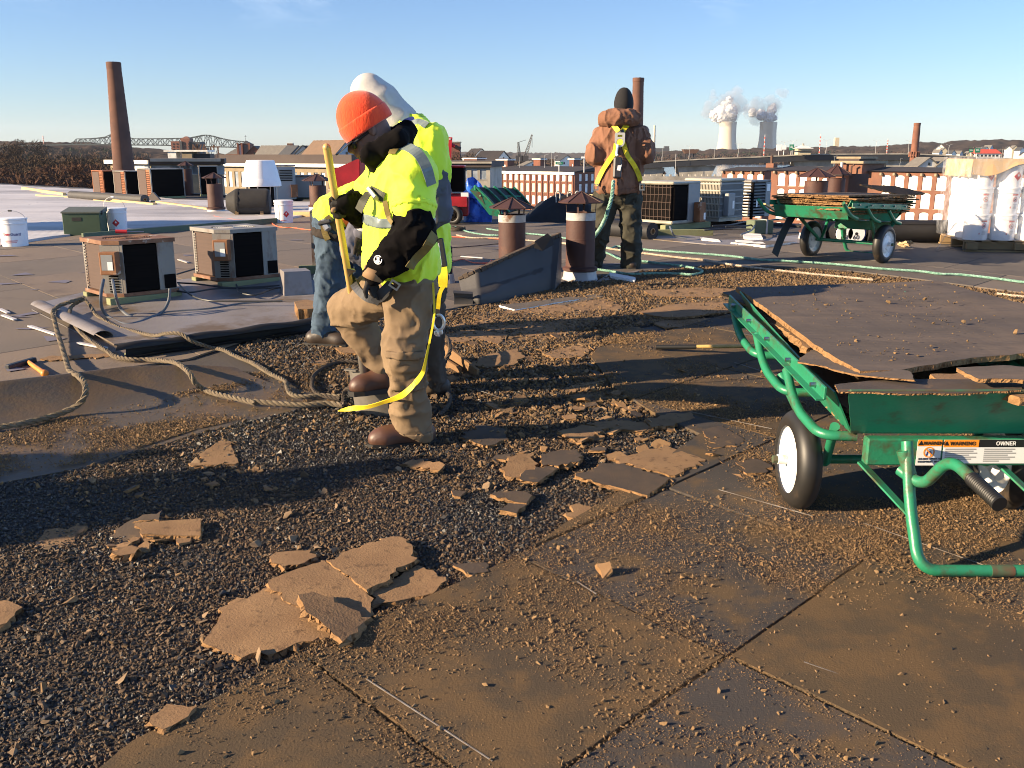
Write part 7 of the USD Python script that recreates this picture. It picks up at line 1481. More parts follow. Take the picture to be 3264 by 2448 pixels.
part('side_plate', hull([P(1497, 606, Yc - .01), P(1513, 594, Yc - .01), P(1600, 682, Yc - .01), P(1586, 690, Yc - .01), P(1560, 685, Yc - .01), *[P(u, v, Yc + .03) for u, v in [(1497, 606), (1513, 594), (1600, 682), (1586, 690), (1560, 685)]]]), 'cart_green', t, world=True)
part('rust_patch', hull([P(1499, 606, Yc - .015), P(1530, 612, Yc - .015), P(1545, 652, Yc - .015), P(1532, 640, Yc - .015), *[P(u, v, Yc - .012) for u, v in [(1499, 606), (1530, 612), (1545, 652), (1532, 640)]]]), 'cart_rust', t, world=True)
part('floor', hull([P(1518, 596, Yc + .03), P(1640, 600, Yc + .9), P(1692, 655, Yc + .9), P(1603, 684, Yc + .03), *[P(u, v, y) for u, v, y in [(1518, 598, Yc + .08), (1640, 602, Yc + .95), (1692, 657, Yc + .95), (1603, 686, Yc + .08)]]]), 'rubber_black', t, world=True)
for k in range(5):
    s = k / 4; a, b = P(1516 + 124 * s, 594 + 5 * s, Yc + .9 * s), P(1602 + 88 * s, 684 - 30 * s, Yc + .9 * s); part('rib', tube(fillet([a + [0, -.02, -.05], a + [-.02, -.02, .02], (a + b) / 2 + [0, -.03, .02], b + [0, -.03, 0]], .06), .018, 8), 'cart_green', t, world=True, smooth=40)
part('rail', tube([P(1530, 624, Yc - .02), P(1660, 626, Yc + .85)], .012, 6), 'cart_green', t, world=True)
def heap_fn(U, V):
    a = U * 2 * np.pi; c = G(1800, 706); x = c[0] + np.cos(a) * (1 - V) * .75; y = c[1] + .2 + np.sin(a) * (1 - V) * .4; n = meshkit.fbm(np.stack([x * 5, y * 5, V * 3], -1), 4, 9) - .5
    return np.stack([x + n * .1, y + n * .1, c[2] + np.sin(np.clip(V * 1.9, 0, 1.57)) * (.42 + .3 * n)], -1)
t = thing('rubber_heap', 'heap of black rubber and bags between the vent pipes and the mill', 'heap', G(1800, 706)); part('heap', grid(heap_fn, np.linspace(0, 1, 40), np.linspace(0, 1, 14)), 'rubber_black', t, world=True, smooth=True)
for u in (1778, 1815, 1840): part('loop', tube(smooth_path([P(u - 5, 645, 16), P(u - 6, 618, 16), P(u, 610, 16), P(u + 7, 618, 16), P(u + 6, 645, 16)]), .012, 6), 'galvanised', t, world=True)
t = thing('air_conditioner', 'rusty brown air conditioner with a pale frame behind the blue jeans', 'air conditioner', G(1002, 872), math.radians(8)); part('core', box((.34, .4, .5), (.17, .22, .36)), 'coil_brown', t); part('frame', [box((.03, .03, .54), (.0, 0, .36)), box((.36, .03, .03), (.17, 0, .62)), box((.03, .4, .03), (0, .2, .62))], 'ac_paint', t); part('sleeper', box((.85, .09, .09), (.28, -.06, .045), .004), 'lumber_treated', t)

# ------------------------------------------------------------------ ropes, cords, cables
def rope_mesh(p, r, twist=.05, n=6):
    p = smooth_path(p, n); L = np.concatenate([[0], np.cumsum(np.linalg.norm(np.diff(p, axis=0), axis=1))]); m = max(int(L[-1] / (twist / 7)), 8); m = min(m, 900)
    k = np.linspace(0, L[-1], m); p = np.stack([np.interp(k, L, p[:, i]) for i in range(3)], 1); t, N, B = frames(p); out = []
    for j in range(3):
        a = k / twist * 2 * np.pi + j * 2.0944; out.append(tube(p + (np.cos(a)[:, None] * N + np.sin(a)[:, None] * B) * r * .52, r * .56, 5, False))
    return cat(out)
def rope(label, px, r, mat, lift=None, twist=None, name='rope', catg='rope', plain=False):
    lift = np.zeros(len(px)) if lift is None else np.asarray(lift, float); pts = np.array([G(u, v, r + .02 + l) for (u, v), l in zip(px, lift)])
    t = thing(name, label, catg, pts[0] - [0, 0, r]); part('strands' if not plain else 'cord', rope_mesh(pts, r, twist or r * 7) if not plain else tube(smooth_path(pts, 5), r, 7), mat, t, world=True, smooth=40); return t
c5 = lambda L: [(x * .40687, 900 + y * .40687) for x, y in L]; c6 = lambda L: [(800 + x * .40687, 800 + y * .40687) for x, y in L]; c7 = lambda L: [(2000 + x * .27125, 400 + y * .27125) for x, y in L]; c4 = lambda L: [(2364 + x * .40687, 350 + y * .40687) for x, y in L]; c3c = lambda L: [(1500 + x * .40687, 250 + y * .40687) for x, y in L]; c2c = lambda L: [(800 + x * .40687, 200 + y * .40687) for x, y in L]
rope('thick tan rope hanging from the rusty air conditioner and curving to the left edge', c5([(650, 125), (560, 150), (470, 180), (415, 230), (425, 290), (452, 400), (490, 520), (520, 620), (545, 690), (610, 730), (660, 790), (672, 860), (640, 930), (560, 990), (400, 1050), (200, 1100), (0, 1132), (-200, 1150)]), .017, 'rope_tan', [.1, .1, .08, .06, .03, .02, .01, .02, .06, .13, .13, .1, .06, .02, 0, 0, 0, 0])
rope('tan rope running from the rusty air conditioner across the dusty membrane to the spade', c5([(660, 130), (570, 180), (545, 240), (575, 310), (640, 400), (760, 490), (850, 545), (900, 582), (1030, 605), (1180, 607), (1350, 622), (1430, 660), (1490, 720), (1530, 790), (1600, 840), (1720, 880), (1850, 910), (2000, 945)]) + c6([(0, 1180), (200, 1195), (420, 1207), (600, 1195), (730, 1210)]), .016, 'rope_tan', [.1, .06, .04, .02] + [.0] * 6 + [.05, .1, .1, .05] + [0] * 9)
rope('upper tan rope crossing the black rolled rubber toward the spade', c5([(650, 115), (720, 200), (760, 260), (900, 340), (1000, 370), (1200, 415), (1300, 400), (1420, 405), (1500, 460), (1650, 510), (1750, 530), (1850, 580), (2000, 640), (2100, 700)]) + c6([(0, 870), (130, 950), (210, 990), (270, 1020), (290, 1090), (330, 1130), (420, 1142), (560, 1132), (700, 1140)]), .014, 'rope_tan', [.1, .03, .01, 0, 0, .03, .09, .1, .06] + [0] * 14)
rope('dark rope looping on the gravel behind the spade', c6([(860, 870), (700, 872), (580, 910), (500, 970), (478, 1040), (500, 1100), (570, 1135), (700, 1160)]), .013, 'rope_dark')
rope('tangled dark rope arching beside the yellow strap', c6([(725, 1220), (730, 1120), (765, 1075), (830, 1085), (870, 1130), (930, 1180), (990, 1215), (960, 1240)]), .014, 'rope_dark', [0, .03, .06, .07, .04, .01, 0, 0])
rope('black rope hanging from the lanyard hook to the gravel', c6([(1505, 650), (1550, 700), (1560, 780), (1520, 870), (1490, 960), (1500, 1060), (1560, 1150), (1530, 1230), (1470, 1290)]), .013, 'rope_dark', [.14, .14, .12, .06, .02, 0, 0, 0, 0])
rope('long green rope running along the roof to the right edge', c3c([(1000, 1310), (1100, 1330)]) + c7([(-120, 1420), (150, 1450), (400, 1475), (1050, 1520), (1350, 1550), (1580, 1580)]) + c4([(160, 1175), (540, 1195), (850, 1220), (1100, 1245), (1400, 1265), (1560, 1285), (1700, 1290), (1900, 1310), (2212, 1350), (2400, 1372)]), .0125, 'rope_green', [0] * 15 + [.0] * 3)
rope('pale tan rope running beside the long green one toward the near cart', c3c([(700, 1290), (1000, 1322)]) + c7([(150, 1495), (600, 1550), (900, 1580), (1100, 1615), (1400, 1659)]) + c4([(350, 1265), (700, 1300), (1030, 1332)]), .0115, 'rope_white')
rope('end of pale rope at the right edge beyond the near cart', c4([(2000, 1440), (2212, 1465), (2350, 1480)]), .0115, 'rope_white')
rope('green rope from the left passing behind the rusty vent pipes', c3c([(-120, 1160), (0, 1205), (210, 1230), (440, 1215), (750, 1252), (1000, 1312)]), .0115, 'rope_green'); rope('second green rope piece left of the rusty vent pipes', c3c([(125, 1175), (210, 1188), (330, 1200)]), .011, 'rope_green')
rope('pale rope left of the rusty vent pipes', c3c([(-110, 1225), (0, 1247), (210, 1252), (440, 1268), (750, 1290)]), .0105, 'rope_white')
rope('green rope bending below the boots of the man in brown', c3c([(1000, 1350), (1080, 1370), (1170, 1412), (1280, 1425), (1390, 1436), (1500, 1450), (1640, 1466), (1780, 1492), (1815, 1515), (1740, 1536), (1640, 1530), (1440, 1526), (1250, 1531), (1080, 1507), (980, 1496), (900, 1500)]), .0125, 'rope_green')
rope('orange cord crossing the roof left of the blue jeans', [(635, 671), (671, 686), (753, 700)] + c2c([(110, 1220), (180, 1270), (250, 1290), (330, 1292), (400, 1303), (480, 1310), (560, 1320)]), .007, 'cord_orange', plain=True, name='cord', catg='cord')
rope('orange cord right of the yellow lanyard ending in a coil', c2c([(1560, 1560), (1660, 1540), (1740, 1565), (1860, 1567), (1880, 1545), (1900, 1570), (1880, 1590), (1870, 1560), (1905, 1550)]), .006, 'cord_orange', plain=True, name='cord', catg='cord')
rope('orange cord behind the red hoist wheel', c2c([(1480, 1360), (1700, 1368), (1940, 1380)]), .006, 'cord_orange', plain=True, name='cord', catg='cord'); rope('dark red cord left of the vent pipe', c2c([(1560, 1450), (1760, 1435), (1940, 1418)]), .006, 'cap_rust', plain=True, name='cord', catg='cord')
c1c = lambda L: [(x * .40687, 350 + y * .40687) for x, y in L]
rope('grey cable drooping from the control box of the rusty air conditioner', c1c([(810, 1330), (790, 1450), (800, 1560), (860, 1630), (980, 1680), (1100, 1660), (1250, 1600), (1400, 1580), (1650, 1560), (1900, 1520), (2212, 1500)]), .013, 'cable_grey', [.3, .2, .08, 0, 0, 0, 0, 0, 0, 0, 0], plain=True, name='cable', catg='cable')
rope('second grey cable drooping from the rusty air conditioner', c1c([(880, 1330), (905, 1450), (940, 1550), (1020, 1620), (1120, 1640), (1260, 1590), (1320, 1500), (1330, 1400)]), .012, 'cable_grey', [.3, .2, .06, 0, 0, .02, .1, .2], plain=True, name='cable', catg='cable')
for i, (L, lab) in enumerate([([(1390, 1355), (1550, 1365), (1800, 1395), (2000, 1390), (2250, 1370)], 'upper dark cable strung past the second air conditioner'), ([(1390, 1420), (1500, 1430), (1700, 1400), (2000, 1400), (2300, 1390)], 'middle dark cable strung past the second air conditioner'), ([(1400, 1365), (1480, 1440), (1600, 1490), (1800, 1500), (2212, 1500)], 'lower dark cable looping in front of the second air conditioner'), ([(1850, 1370), (1880, 1430), (2000, 1450), (2150, 1400), (2300, 1385)], 'thin dark cable under the second air conditioner'), ([(1380, 1290), (1550, 1240)], 'short dark cable between the two old air conditioners')]):
    rope(lab, c1c(L), .008, 'cable_black', [.05] * len(L), plain=True, name='cable', catg='cable')
for i, (L, lab) in enumerate([([(500, 1190), (520, 1240), (560, 1300), (700, 1330)], 'grey conduit hoop before the black grilled air conditioner'), ([(1000, 1180), (1200, 1170), (1400, 1130), (1600, 1105)], 'upper dark pipe behind the wooden block'), ([(900, 1230), (1200, 1215), (1450, 1220)], 'middle dark pipe behind the wooden block'), ([(1330, 1285), (1460, 1230), (1500, 1170), (1600, 1120)], 'grey pipe rising from the white foam block'), ([(1150, 1190), (1400, 1180), (1700, 1110), (1900, 1110)], 'third pipe of the bundle beside the far cart')]):
    rope(lab, c7(L), .012, 'cable_grey' if i in (0, 3) else 'cable_black', [.16, .12, .05, .02][:len(L)] if i == 0 else [.1] * len(L), plain=True, name='pipe', catg='pipe')
c = G(2420, 745); t = thing('pipe_block', 'dark timber block carrying the pipe bundle left of the far cart', 'block', c, .4); part('block', box((.34, .2, .2), (0, 0, .1), .01), 'lumber_green', t); part('strap', box((.03, .21, .21), (.05, 0, .105)), 'galvanised', t)
t = thing('coil', 'dark coil of rope on the roof behind the red hoist wheel', 'rope', G(1460, 735)); cc = G(1460, 733, .03); part('strands', tube(np.array([[cc[0] + (.1 + .01 * math.sin(k)) * math.cos(k * .5), cc[1] + .1 * math.sin(k * .5), cc[2] + .02 * math.sin(k * 1.3) + .02] for k in range(40)]), .014, 6), 'rope_dark', t, world=True, smooth=40)
# long pole with a yellow shaft beside the near cart
a, b = G(2092, 1107, .05), G(2450, 1102, .11); t = thing('pole', 'long pole with a black grip and yellow shaft pointing at the near cart', 'pole', a); m_ = a + (b - a) * .36; part('grip', tube([a, m_], .017, 12), 'grip_black', t, world=True, smooth=40); part('shaft', tube([m_, b], .013, 12), 'wood_handle', t, world=True, smooth=40)
# hammer
a, b = G(84, 1150, .03), G(142, 1190, .03); t = thing('hammer', 'hammer with an orange handle lying on the boards at the far left', 'hammer', a)
part('handle', tube([a, a + (b - a) * .8, b], [.014, .016, .018], 12), 'hammer_orange', t, world=True, smooth=40); part('butt', xf(trimesh.creation.icosphere(2, .024), None, b), 'hammer_orange', t, world=True, smooth=True); part('head', beam(G(22, 1172, .03), G(112, 1146, .03), .04, .035, bev=.006), 'cable_black', t, world=True)
p0 = G(430, 757, .0); zt_ = P(430, 745, 8.05)[2]
t = thing('screwdriver', 'red handled screwdriver lying on the rusty air conditioner lid', 'tool', c1_ + Rz(math.radians(44)) @ np.array([.2, .3, .6])); q = [c1_ + Rz(math.radians(44)) @ np.array(v) for v in ((.22, .36, .615), (.3, .31, .612), (.42, .24, .608))]
part('handle', tube(q[:2], .016, 10), 'label_red', t, world=True, smooth=40); part('blade', tube(q[1:], .005, 8), 'steel_bolt', t, world=True, smooth=40)
# ================================================================== the workers
look('skin', (0.42, 0.22, 0.14), (0.36, 0.18, 0.115), scale=20, rough=0.55)
look('hivis', (0.7, 0.93, 0.03), (0.64, 0.88, 0.03), scale=5, rough=0.75, sheen=0.2, bump=0.25, bscale=40, bdist=0.004)
look('reflective', (0.3, 0.37, 0.36), (0.25, 0.31, 0.31), scale=60, rough=0.35, stretch=(1, 1, 1))
look('knit_orange', (0.9, 0.075, 0.012), (0.8, 0.05, 0.01), scale=60, rough=0.95, sheen=0.3, bump=0.6, bscale=130, bdist=0.004, stretch=(1, 1, 0.3))
look('knit_black', (0.012, 0.011, 0.014), (0.02, 0.018, 0.02), scale=60, rough=0.95, bump=0.5, bscale=150, bdist=0.003)
look('fleece_black', (0.005, 0.004, 0.005), (0.009, 0.008, 0.008), scale=12, rough=1.0, spec=0.1, bump=0.3, bscale=60, bdist=0.004)
look('fleece_brown', (0.045, 0.032, 0.024), (0.03, 0.022, 0.018), scale=12, rough=0.95)
look('hoodie_grey', (0.56, 0.54, 0.51), (0.5, 0.485, 0.46), scale=30, rough=0.95, bump=0.3, bscale=80, bdist=0.003)
look('hoodie_slate', (0.17, 0.17, 0.22), (0.14, 0.14, 0.18), scale=14, rough=0.95)
look('canvas_tan', (0.33, 0.225, 0.125), (0.27, 0.18, 0.1), scale=7, rough=0.9, c3=(0.2, 0.14, 0.09), s3=3, r3=(0.55, 0.72), bump=0.25, bscale=45, bdist=0.004)
look('canvas_brown', (0.075, 0.052, 0.036), (0.1, 0.07, 0.045), scale=6, rough=0.9)
look('duck_jacket', (0.33, 0.15, 0.083), (0.27, 0.12, 0.064), scale=5, rough=0.9, c3=(0.22, 0.09, 0.045), s3=2.5, r3=(0.55, 0.75), bump=0.25, bscale=40, bdist=0.005)
look('olive_trouser', (0.062, 0.057, 0.036), (0.045, 0.042, 0.028), scale=5, rough=0.9, bump=0.25, bscale=40, bdist=0.005)
look('denim', (0.085, 0.145, 0.22), (0.055, 0.1, 0.165), scale=9, rough=0.9, bump=0.3, bscale=60, bdist=0.004)
look('boot_leather', (0.15, 0.065, 0.038), (0.1, 0.045, 0.028), scale=9, rough=0.5)
look('boot_dark', (0.075, 0.05, 0.035), (0.05, 0.035, 0.025), scale=9, rough=0.5)
look('boot_sole', (0.02, 0.017, 0.015), rough=0.7)
look('glove_black', (0.012, 0.011, 0.011), (0.025, 0.02, 0.017), scale=20, rough=0.85)
look('glove_tan', (0.42, 0.25, 0.12), rough=0.8)
look('web_yellow', (0.85, 0.68, 0.02), (0.75, 0.58, 0.02), scale=30, rough=0.6)
look('web_gold', (0.33, 0.24, 0.06), (0.26, 0.18, 0.05), scale=20, rough=0.75)
look('web_olive', (0.05, 0.055, 0.025), (0.07, 0.07, 0.035), scale=30, rough=0.7)
look('web_black', (0.035, 0.036, 0.04), (0.05, 0.05, 0.055), scale=30, rough=0.5)
look('buckle', (0.5, 0.48, 0.44), rough=0.35, metal=0.8)
look('orange_trim', (0.9, 0.2, 0.02), rough=0.7)

def nets(V, org, h):
    "surface of V = 0 (negative inside) as a mesh"
    s = V < 0; n = np.array(V.shape); cnt = np.zeros(n - 1, np.int8)
    for o in np.ndindex(2, 2, 2): cnt += s[o[0]:n[0] - 1 + o[0], o[1]:n[1] - 1 + o[1], o[2]:n[2] - 1 + o[2]]
    ids = np.argwhere((cnt > 0) & (cnt < 8)); idx = np.full(n - 1, -1, np.int64); idx[tuple(ids.T)] = np.arange(len(ids))
    Pp, N = np.zeros((len(ids), 3)), np.zeros(len(ids))
    for o in np.ndindex(2, 2, 2):
        for k in range(3):
            if o[k]: continue
            q = np.array(o); q[k] = 1; a = V[tuple((ids + o).T)]; b = V[tuple((ids + q).T)]; m = (a < 0) != (b < 0)
            t = np.where(m, a / np.where(m, a - b, 1), 0); w = np.array(o, float)[None] + t[:, None] * (q - np.array(o)); Pp += w * m[:, None]; N += m
    v = (ids + Pp / N[:, None]) * h + org; F = []
    for k in range(3):
        a, b = [(1, 2), (2, 0), (0, 1)][k]; sl0 = [slice(None)] * 3; sl1 = [slice(None)] * 3; sl0[k] = slice(0, -1); sl1[k] = slice(1, None)
        e = np.argwhere(s[tuple(sl0)] != s[tuple(sl1)]); e = e[(e[:, a] > 0) & (e[:, b] > 0) & (e[:, a] < n[a] - 1) & (e[:, b] < n[b] - 1)]
        da, db = np.zeros(3, int), np.zeros(3, int); da[a] = 1; db[b] = 1
        q = [idx[tuple((e - da - db).T)], idx[tuple((e - db).T)], idx[tuple(e.T)], idx[tuple((e - da).T)]]; flip = s[tuple(e.T)]; q = np.stack(q, 1); q[~flip] = q[~flip][:, ::-1]; F += [q[:, [0, 1, 2]], q[:, [0, 2, 3]]]
    f = np.vstack(F); f = f[(f >= 0).all(1)]
    return trimesh.Trimesh(v, f, process=False)
def cap(a, b, ra, rb=None): return ('c', np.asarray(a, float), np.asarray(b, float), ra, ra if rb is None else rb)
def ell(c, R, r): return ('e', np.asarray(c, float), np.asarray(R, float), np.asarray(r, float))
def blob(prims, h=.009, k=.03, cuts=(), fold=0.0, ff=(13, 13, 8), seed=0, soft=2):
    "cloth or flesh over a skeleton: smooth union of prims; cuts: (point, outward normal) planes; fold: wrinkle depth"
    lo = np.min([np.minimum(p[1], p[2]) - max(p[3], p[4]) if p[0] == 'c' else p[1] - p[3].max() for p in prims], 0) - .03; hi = np.max([np.maximum(p[1], p[2]) + max(p[3], p[4]) if p[0] == 'c' else p[1] + p[3].max() for p in prims], 0) + .03
    n = np.ceil((hi - lo) / h).astype(int) + 1; ax = [(lo[i] + np.arange(n[i]) * h).astype(np.float32) for i in range(3)]
    X = np.stack(np.meshgrid(*ax, indexing='ij'), -1); D = None
    for p in prims:
        if p[0] == 'c':
            a, b = p[1].astype(np.float32), p[2].astype(np.float32); ab = b - a; L = max(float(ab @ ab), 1e-9); t = np.clip(((X - a) @ ab) / L, 0, 1); d = np.linalg.norm(X - a - t[..., None] * ab, axis=-1) - (p[3] + t * (p[4] - p[3]))
        else:
            q = (X - p[1].astype(np.float32)) @ p[2].astype(np.float32); k0 = np.linalg.norm(q / p[3].astype(np.float32), axis=-1); d = (k0 - 1) * float(p[3].min())
        if D is None: D = d
        else:
            hh = np.maximum(k - np.abs(D - d), 0) / k; D = np.minimum(D, d) - hh * hh * k * .25
    for c, nn in cuts: D = np.maximum(D, (X - np.asarray(c, np.float32)) @ unit(nn).astype(np.float32))
    m = nets(D, lo, h)
    if soft:
        v0 = np.array(m.vertices); trimesh.smoothing.filter_taubin(m, iterations=soft); v1 = np.array(m.vertices); m.vertices = np.where(np.linalg.norm(v1 - v0, axis=1, keepdims=True) < 2 * h, v1, v0)
    if fold:
        fold *= 1.05; v, nr = np.array(m.vertices), np.array(m.vertex_normals)
        f1 = 1 - np.abs(2 * meshkit.fbm(v * ff + seed, 2, seed) - 1); f2 = 1 - np.abs(2 * meshkit.fbm(v * np.array(ff) * 2.1 + [v[:, 2:3] * 0 + 3][0] + seed, 2, seed + 5) - 1)
        m.vertices = v + nr * (fold * (f1 ** 5 * 1.5 - .35 + (f2 ** 4 - .3) * .4))[:, None]
    return m
def shell(m, pick, off=.003):
    "the part of a garment's surface that pick(points, normals) selects, lifted off it: bands, cuffs, stripes"
    v, nr = np.array(m.vertices), np.array(m.vertex_normals); keep = pick(v, nr); f = np.array(m.faces); f = f[keep[f].all(1)]
    u = np.unique(f); inv = np.full(len(v), -1); inv[u] = np.arange(len(u)); v2 = v[u] + nr[u] * off; f2 = inv[f]; n = len(v2)
    e = np.vstack([f2[:, [0, 1]], f2[:, [1, 2]], f2[:, [2, 0]]]); key = {(a, b) for a, b in e.tolist()}; rim = np.array([(a, b) for a, b in key if (b, a) not in key])
    a, b = rim[:, 0], rim[:, 1]
    return trimesh.Trimesh(np.vstack([v2, v2 - nr[u] * (off + .004)]), np.vstack([f2, np.stack([a, a + n, b], 1), np.stack([b, a + n, b + n], 1)]), process=False)
def on_cloth(ms, px, off=.006):
    "points of the garments' surface under the sight lines px"
    V = np.vstack([m.vertices for m in ms]); N = np.vstack([m.vertex_normals for m in ms]); q = proj(V); out, nn = [], []
    eye = np.array([0, 0, EYE])
    for u, v in px:
        d = np.hypot(q[:, 0] - u, q[:, 1] - v); ok = np.where(d < max(np.partition(d, 6)[6], 7))[0]; i = ok[np.argmin(q[ok, 2])]; p = P(u, v, V[i, 1]); n = N[i]
        if n @ (eye - V[i]) < 0: n = unit(eye - V[i])
        out.append(p + unit(eye - p) * off); nn.append(unit(n + .6 * unit(eye - p)))
    return np.array(out), np.array(nn)
def strap(ms, px, w, off=.007, th=.003, n=5):
    p, nr = on_cloth(ms, smooth_path(np.column_stack([px, np.zeros(len(px))]), n)[:, :2], off)
    k = np.array([.25, .5, .25])
    for _ in range(2):
        p[1:-1] = p[:-2] * .25 + p[1:-1] * .5 + p[2:] * .25; nr[1:-1] = nr[:-2] * .25 + nr[1:-1] * .5 + nr[2:] * .25
    return ribbon(p, nr, w, th)
def hand(wr, kn, side, curl, thumb_side, r=.0095, L=.085, spread=.018):
    "a gloved hand: palm from wrist to knuckles, four fingers curling toward curl, a thumb off the side"
    wr, kn, side, curl = map(lambda a: np.asarray(a, float), (wr, kn, side, curl)); ax = unit(kn - wr); pr = []
    for i in range(4):
        o = side * (i - 1.5) * spread; pr.append(cap(wr + o * .55, kn + o, .017, .0145))
    for i in range(4):
        p = kn + side * (i - 1.5) * spread; l = L * (.86, 1.0, .95, .76)[i]; d = unit(ax + curl * .35)
        for s, rr in ((.45, r), (.32, r * .95), (.25, r * .85)):
            q = p + d * l * s; pr.append(cap(p, q, rr, rr * .94)); p = q; d = unit(d + curl * .75)
    p = wr + ax * .025 + side * thumb_side * .028; q = p + unit(side * thumb_side + ax * .9 + curl * .4) * .04; e = q + unit(ax + curl * .6 + side * thumb_side * .2) * .03; pr += [cap(p, q, .014, .0115), cap(q, e, .0115, .009)]
    return blob(pr, h=.0042, k=.006, soft=3)
def boot(t, heel, toe, ank, mat, hgt=.09, w=.044):
    heel, toe, ank = map(lambda a: np.asarray(a, float), (heel, toe, ank)); up = np.array([0, 0, 1.0]); d = unit(toe - heel); ball = heel + (toe - heel) * .72
    m = blob([cap(heel + up * .055, ball + up * .045, .045, .047), cap(ball + up * .042, toe - d * .04 + up * .042, .049, .044), cap(heel + up * .06 + d * .02, ank, .052, .058), cap(heel + (toe - heel) * .3 + up * .08, ball + up * .055, .045, .04)], h=.008, k=.04, cuts=[(heel + up * .014, -up)])
    b = part('boot', m, mat, t, True, world=True); s = unit(np.cross(d, up))
    q = [(-.05, .04), (.0, .052), (.12, .043), (.2, .056), (.26, .048), (.285, .02)]; L = np.linalg.norm(toe - heel); pts = [(heel + d * (x * L / .27) * .98 + s * y) for x, y in q] + [(heel + d * (x * L / .27) * .98 - s * y) for x, y in q[::-1]]
    part('sole', hull([p_ + up * z for p_ in pts for z in (.0, .026)]), 'boot_sole', b, world=True)
    la = [heel + (toe - heel) * k + up * z for k, z in ((.42, .118), (.5, .108), (.58, .1))]
    for p_ in la: part('lace', tube([p_ + s * .02, p_ + up * .006, p_ - s * .02], .0028, 5), 'boot_sole', b, world=True)
def body(t, J, head, hr=(.078, .098, .118), Rh=None, res=.014):
    "one continuous body under the clothes, with a face"
    Rh = np.eye(3) if Rh is None else Rh; f, up = Rh[:, 1], Rh[:, 2]; sd = Rh[:, 0]     # head frame: right, face, crown
    pr = [ell(head, Rh, hr), cap(J['neck'], head - up * .06, .058, .056), cap(J['pelvis'], J['chest'], .12, .13), cap(J['chest'], J['neck'], .12, .06)]
    for s in 'LR':
        pr += [cap(J['chest'] * .4 + J['sh' + s] * .6, J['sh' + s], .07, .055), cap(J['sh' + s], J['el' + s], .052, .042), cap(J['el' + s], J['wr' + s], .04, .028), cap(J['pelvis'] * .3 + J['hip' + s] * .7, J['hip' + s], .09, .085), cap(J['hip' + s], J['kn' + s], .08, .055), cap(J['kn' + s], J['an' + s], .052, .04)]
    b = part('body', blob(pr, h=res, k=.05), 'skin', t, True, world=True)
    face = [ell(head + f * .055 - up * .03, Rh, (.06, .05, .075)), cap(head + f * .092 + up * .005, head + f * .118 - up * .028, .011, .016), ell(head + f * .085 - up * .085, Rh, (.032, .025, .026)), ell(head + f * .098 - up * .06, Rh, (.026, .012, .008)), cap(head + f * .093 + sd * .045 + up * .025, head + f * .1 + up * .028, .011), cap(head + f * .093 - sd * .045 + up * .025, head + f * .1 + up * .028, .011)]
    part('face', blob(face, h=.006, k=.022), 'skin', b, True, world=True)
    for s in (-1, 1):
        part('ear', blob([ell(head + sd * s * hr[0] * 1.02 - f * .005, Rh, (.012, .022, .034))], h=.006, k=.01), 'skin', b, True, world=True); part('eye', xf(trimesh.creation.icosphere(2, .011), None, head + f * .098 + sd * s * .031 + up * .004), 'label_black', b, True, world=True)
def frame_from(face, crown):
    f = unit(face); u = unit(np.asarray(crown, float) - f * np.dot(f, crown)); return np.stack([np.cross(f, u), f, u], 1)

# ---------- the man with the orange hat
JA = {k: P(*q) for k, q in dict(pelvis=(1283, 890, 4.46), chest=(1283, 610, 4.46), neck=(1252, 490, 4.46), shL=(1318, 550, 4.26), shR=(1225, 552, 4.66), elL=(1326, 742, 4.16), wrL=(1196, 876, 4.18), elR=(1150, 668, 4.6), wrR=(1102, 652, 4.46),
     hipL=(1303, 930, 4.36), hipR=(1240, 925, 4.56), knL=(1290, 1120, 4.34), anL=(1312, 1365, 4.44), knR=(1106, 985, 4.82), anR=(1222, 1188, 4.84)).items()}
A = thing('person', 'person in an orange knit hat and bright safety shirt pushing a spade', 'person', on_z(JA['anL']))
RA = frame_from((-.78, -.22, -.5), (-.42, -.05, .9)); hA = P(1163, 398, 4.42)
body(A, JA, hA - RA[:, 2] * .032, Rh=RA)
shirt = blob([cap(P(1283, 590, 4.36), P(1290, 850, 4.38), .14, .145), cap(P(1268, 590, 4.56), P(1275, 850, 4.56), .135, .14), cap(P(1240, 620, 4.46), P(1232, 840, 4.46), .105, .11), cap(JA['neck'] - [0, 0, .06], P(1290, 560, 4.46), .1, .14), cap(JA['shL'] + [-.02, .04, -.02], JA['shL'] * .45 + JA['elL'] * .55, .098, .098), cap(P(1262, 520, 4.46), JA['shL'], .1, .09), cap(JA['shR'], JA['shR'] * .5 + JA['elR'] * .5, .09, .085), cap(P(1290, 840, 4.4), P(1300, 880, 4.42), .148, .15)], h=.0085, k=.05,
             cuts=[(P(1290, 905, 4.4), (.25, .0, -1)), (JA['shL'] * .42 + JA['elL'] * .58, unit(JA['elL'] - JA['shL']) * [0, 0, 1] + [0, -.25, 0])] [:1], fold=.011, ff=(8, 8, 5), seed=3)
v_ = np.array(shirt.vertices); sh = part('safety_shirt', shirt, 'hivis', A, True, world=True)
dirL = unit(JA['elL'] - JA['shL']); hem0 = JA['shL'] * .42 + JA['elL'] * .58
part('sleeve_hem', shell(shirt, lambda v, n: (np.abs((v - hem0) @ dirL - .0) < .014) & (np.linalg.norm(v - hem0, axis=1) < .14) & (v[:, 1] < 4.32)), 'hivis', sh, True, world=True)
slv = blob([cap(JA['shL'] * .4 + JA['elL'] * .6 + [-.01, 0, 0], JA['elL'], .078, .086), cap(JA['elL'], JA['elL'] * .5 + JA['wrL'] * .5, .086, .076), cap(JA['elL'] * .5 + JA['wrL'] * .5, JA['wrL'], .074, .05)], h=.008, k=.03, fold=.012, ff=(10, 10, 12), seed=8); part('black_sleeve', slv, 'fleece_black', A, True, world=True)
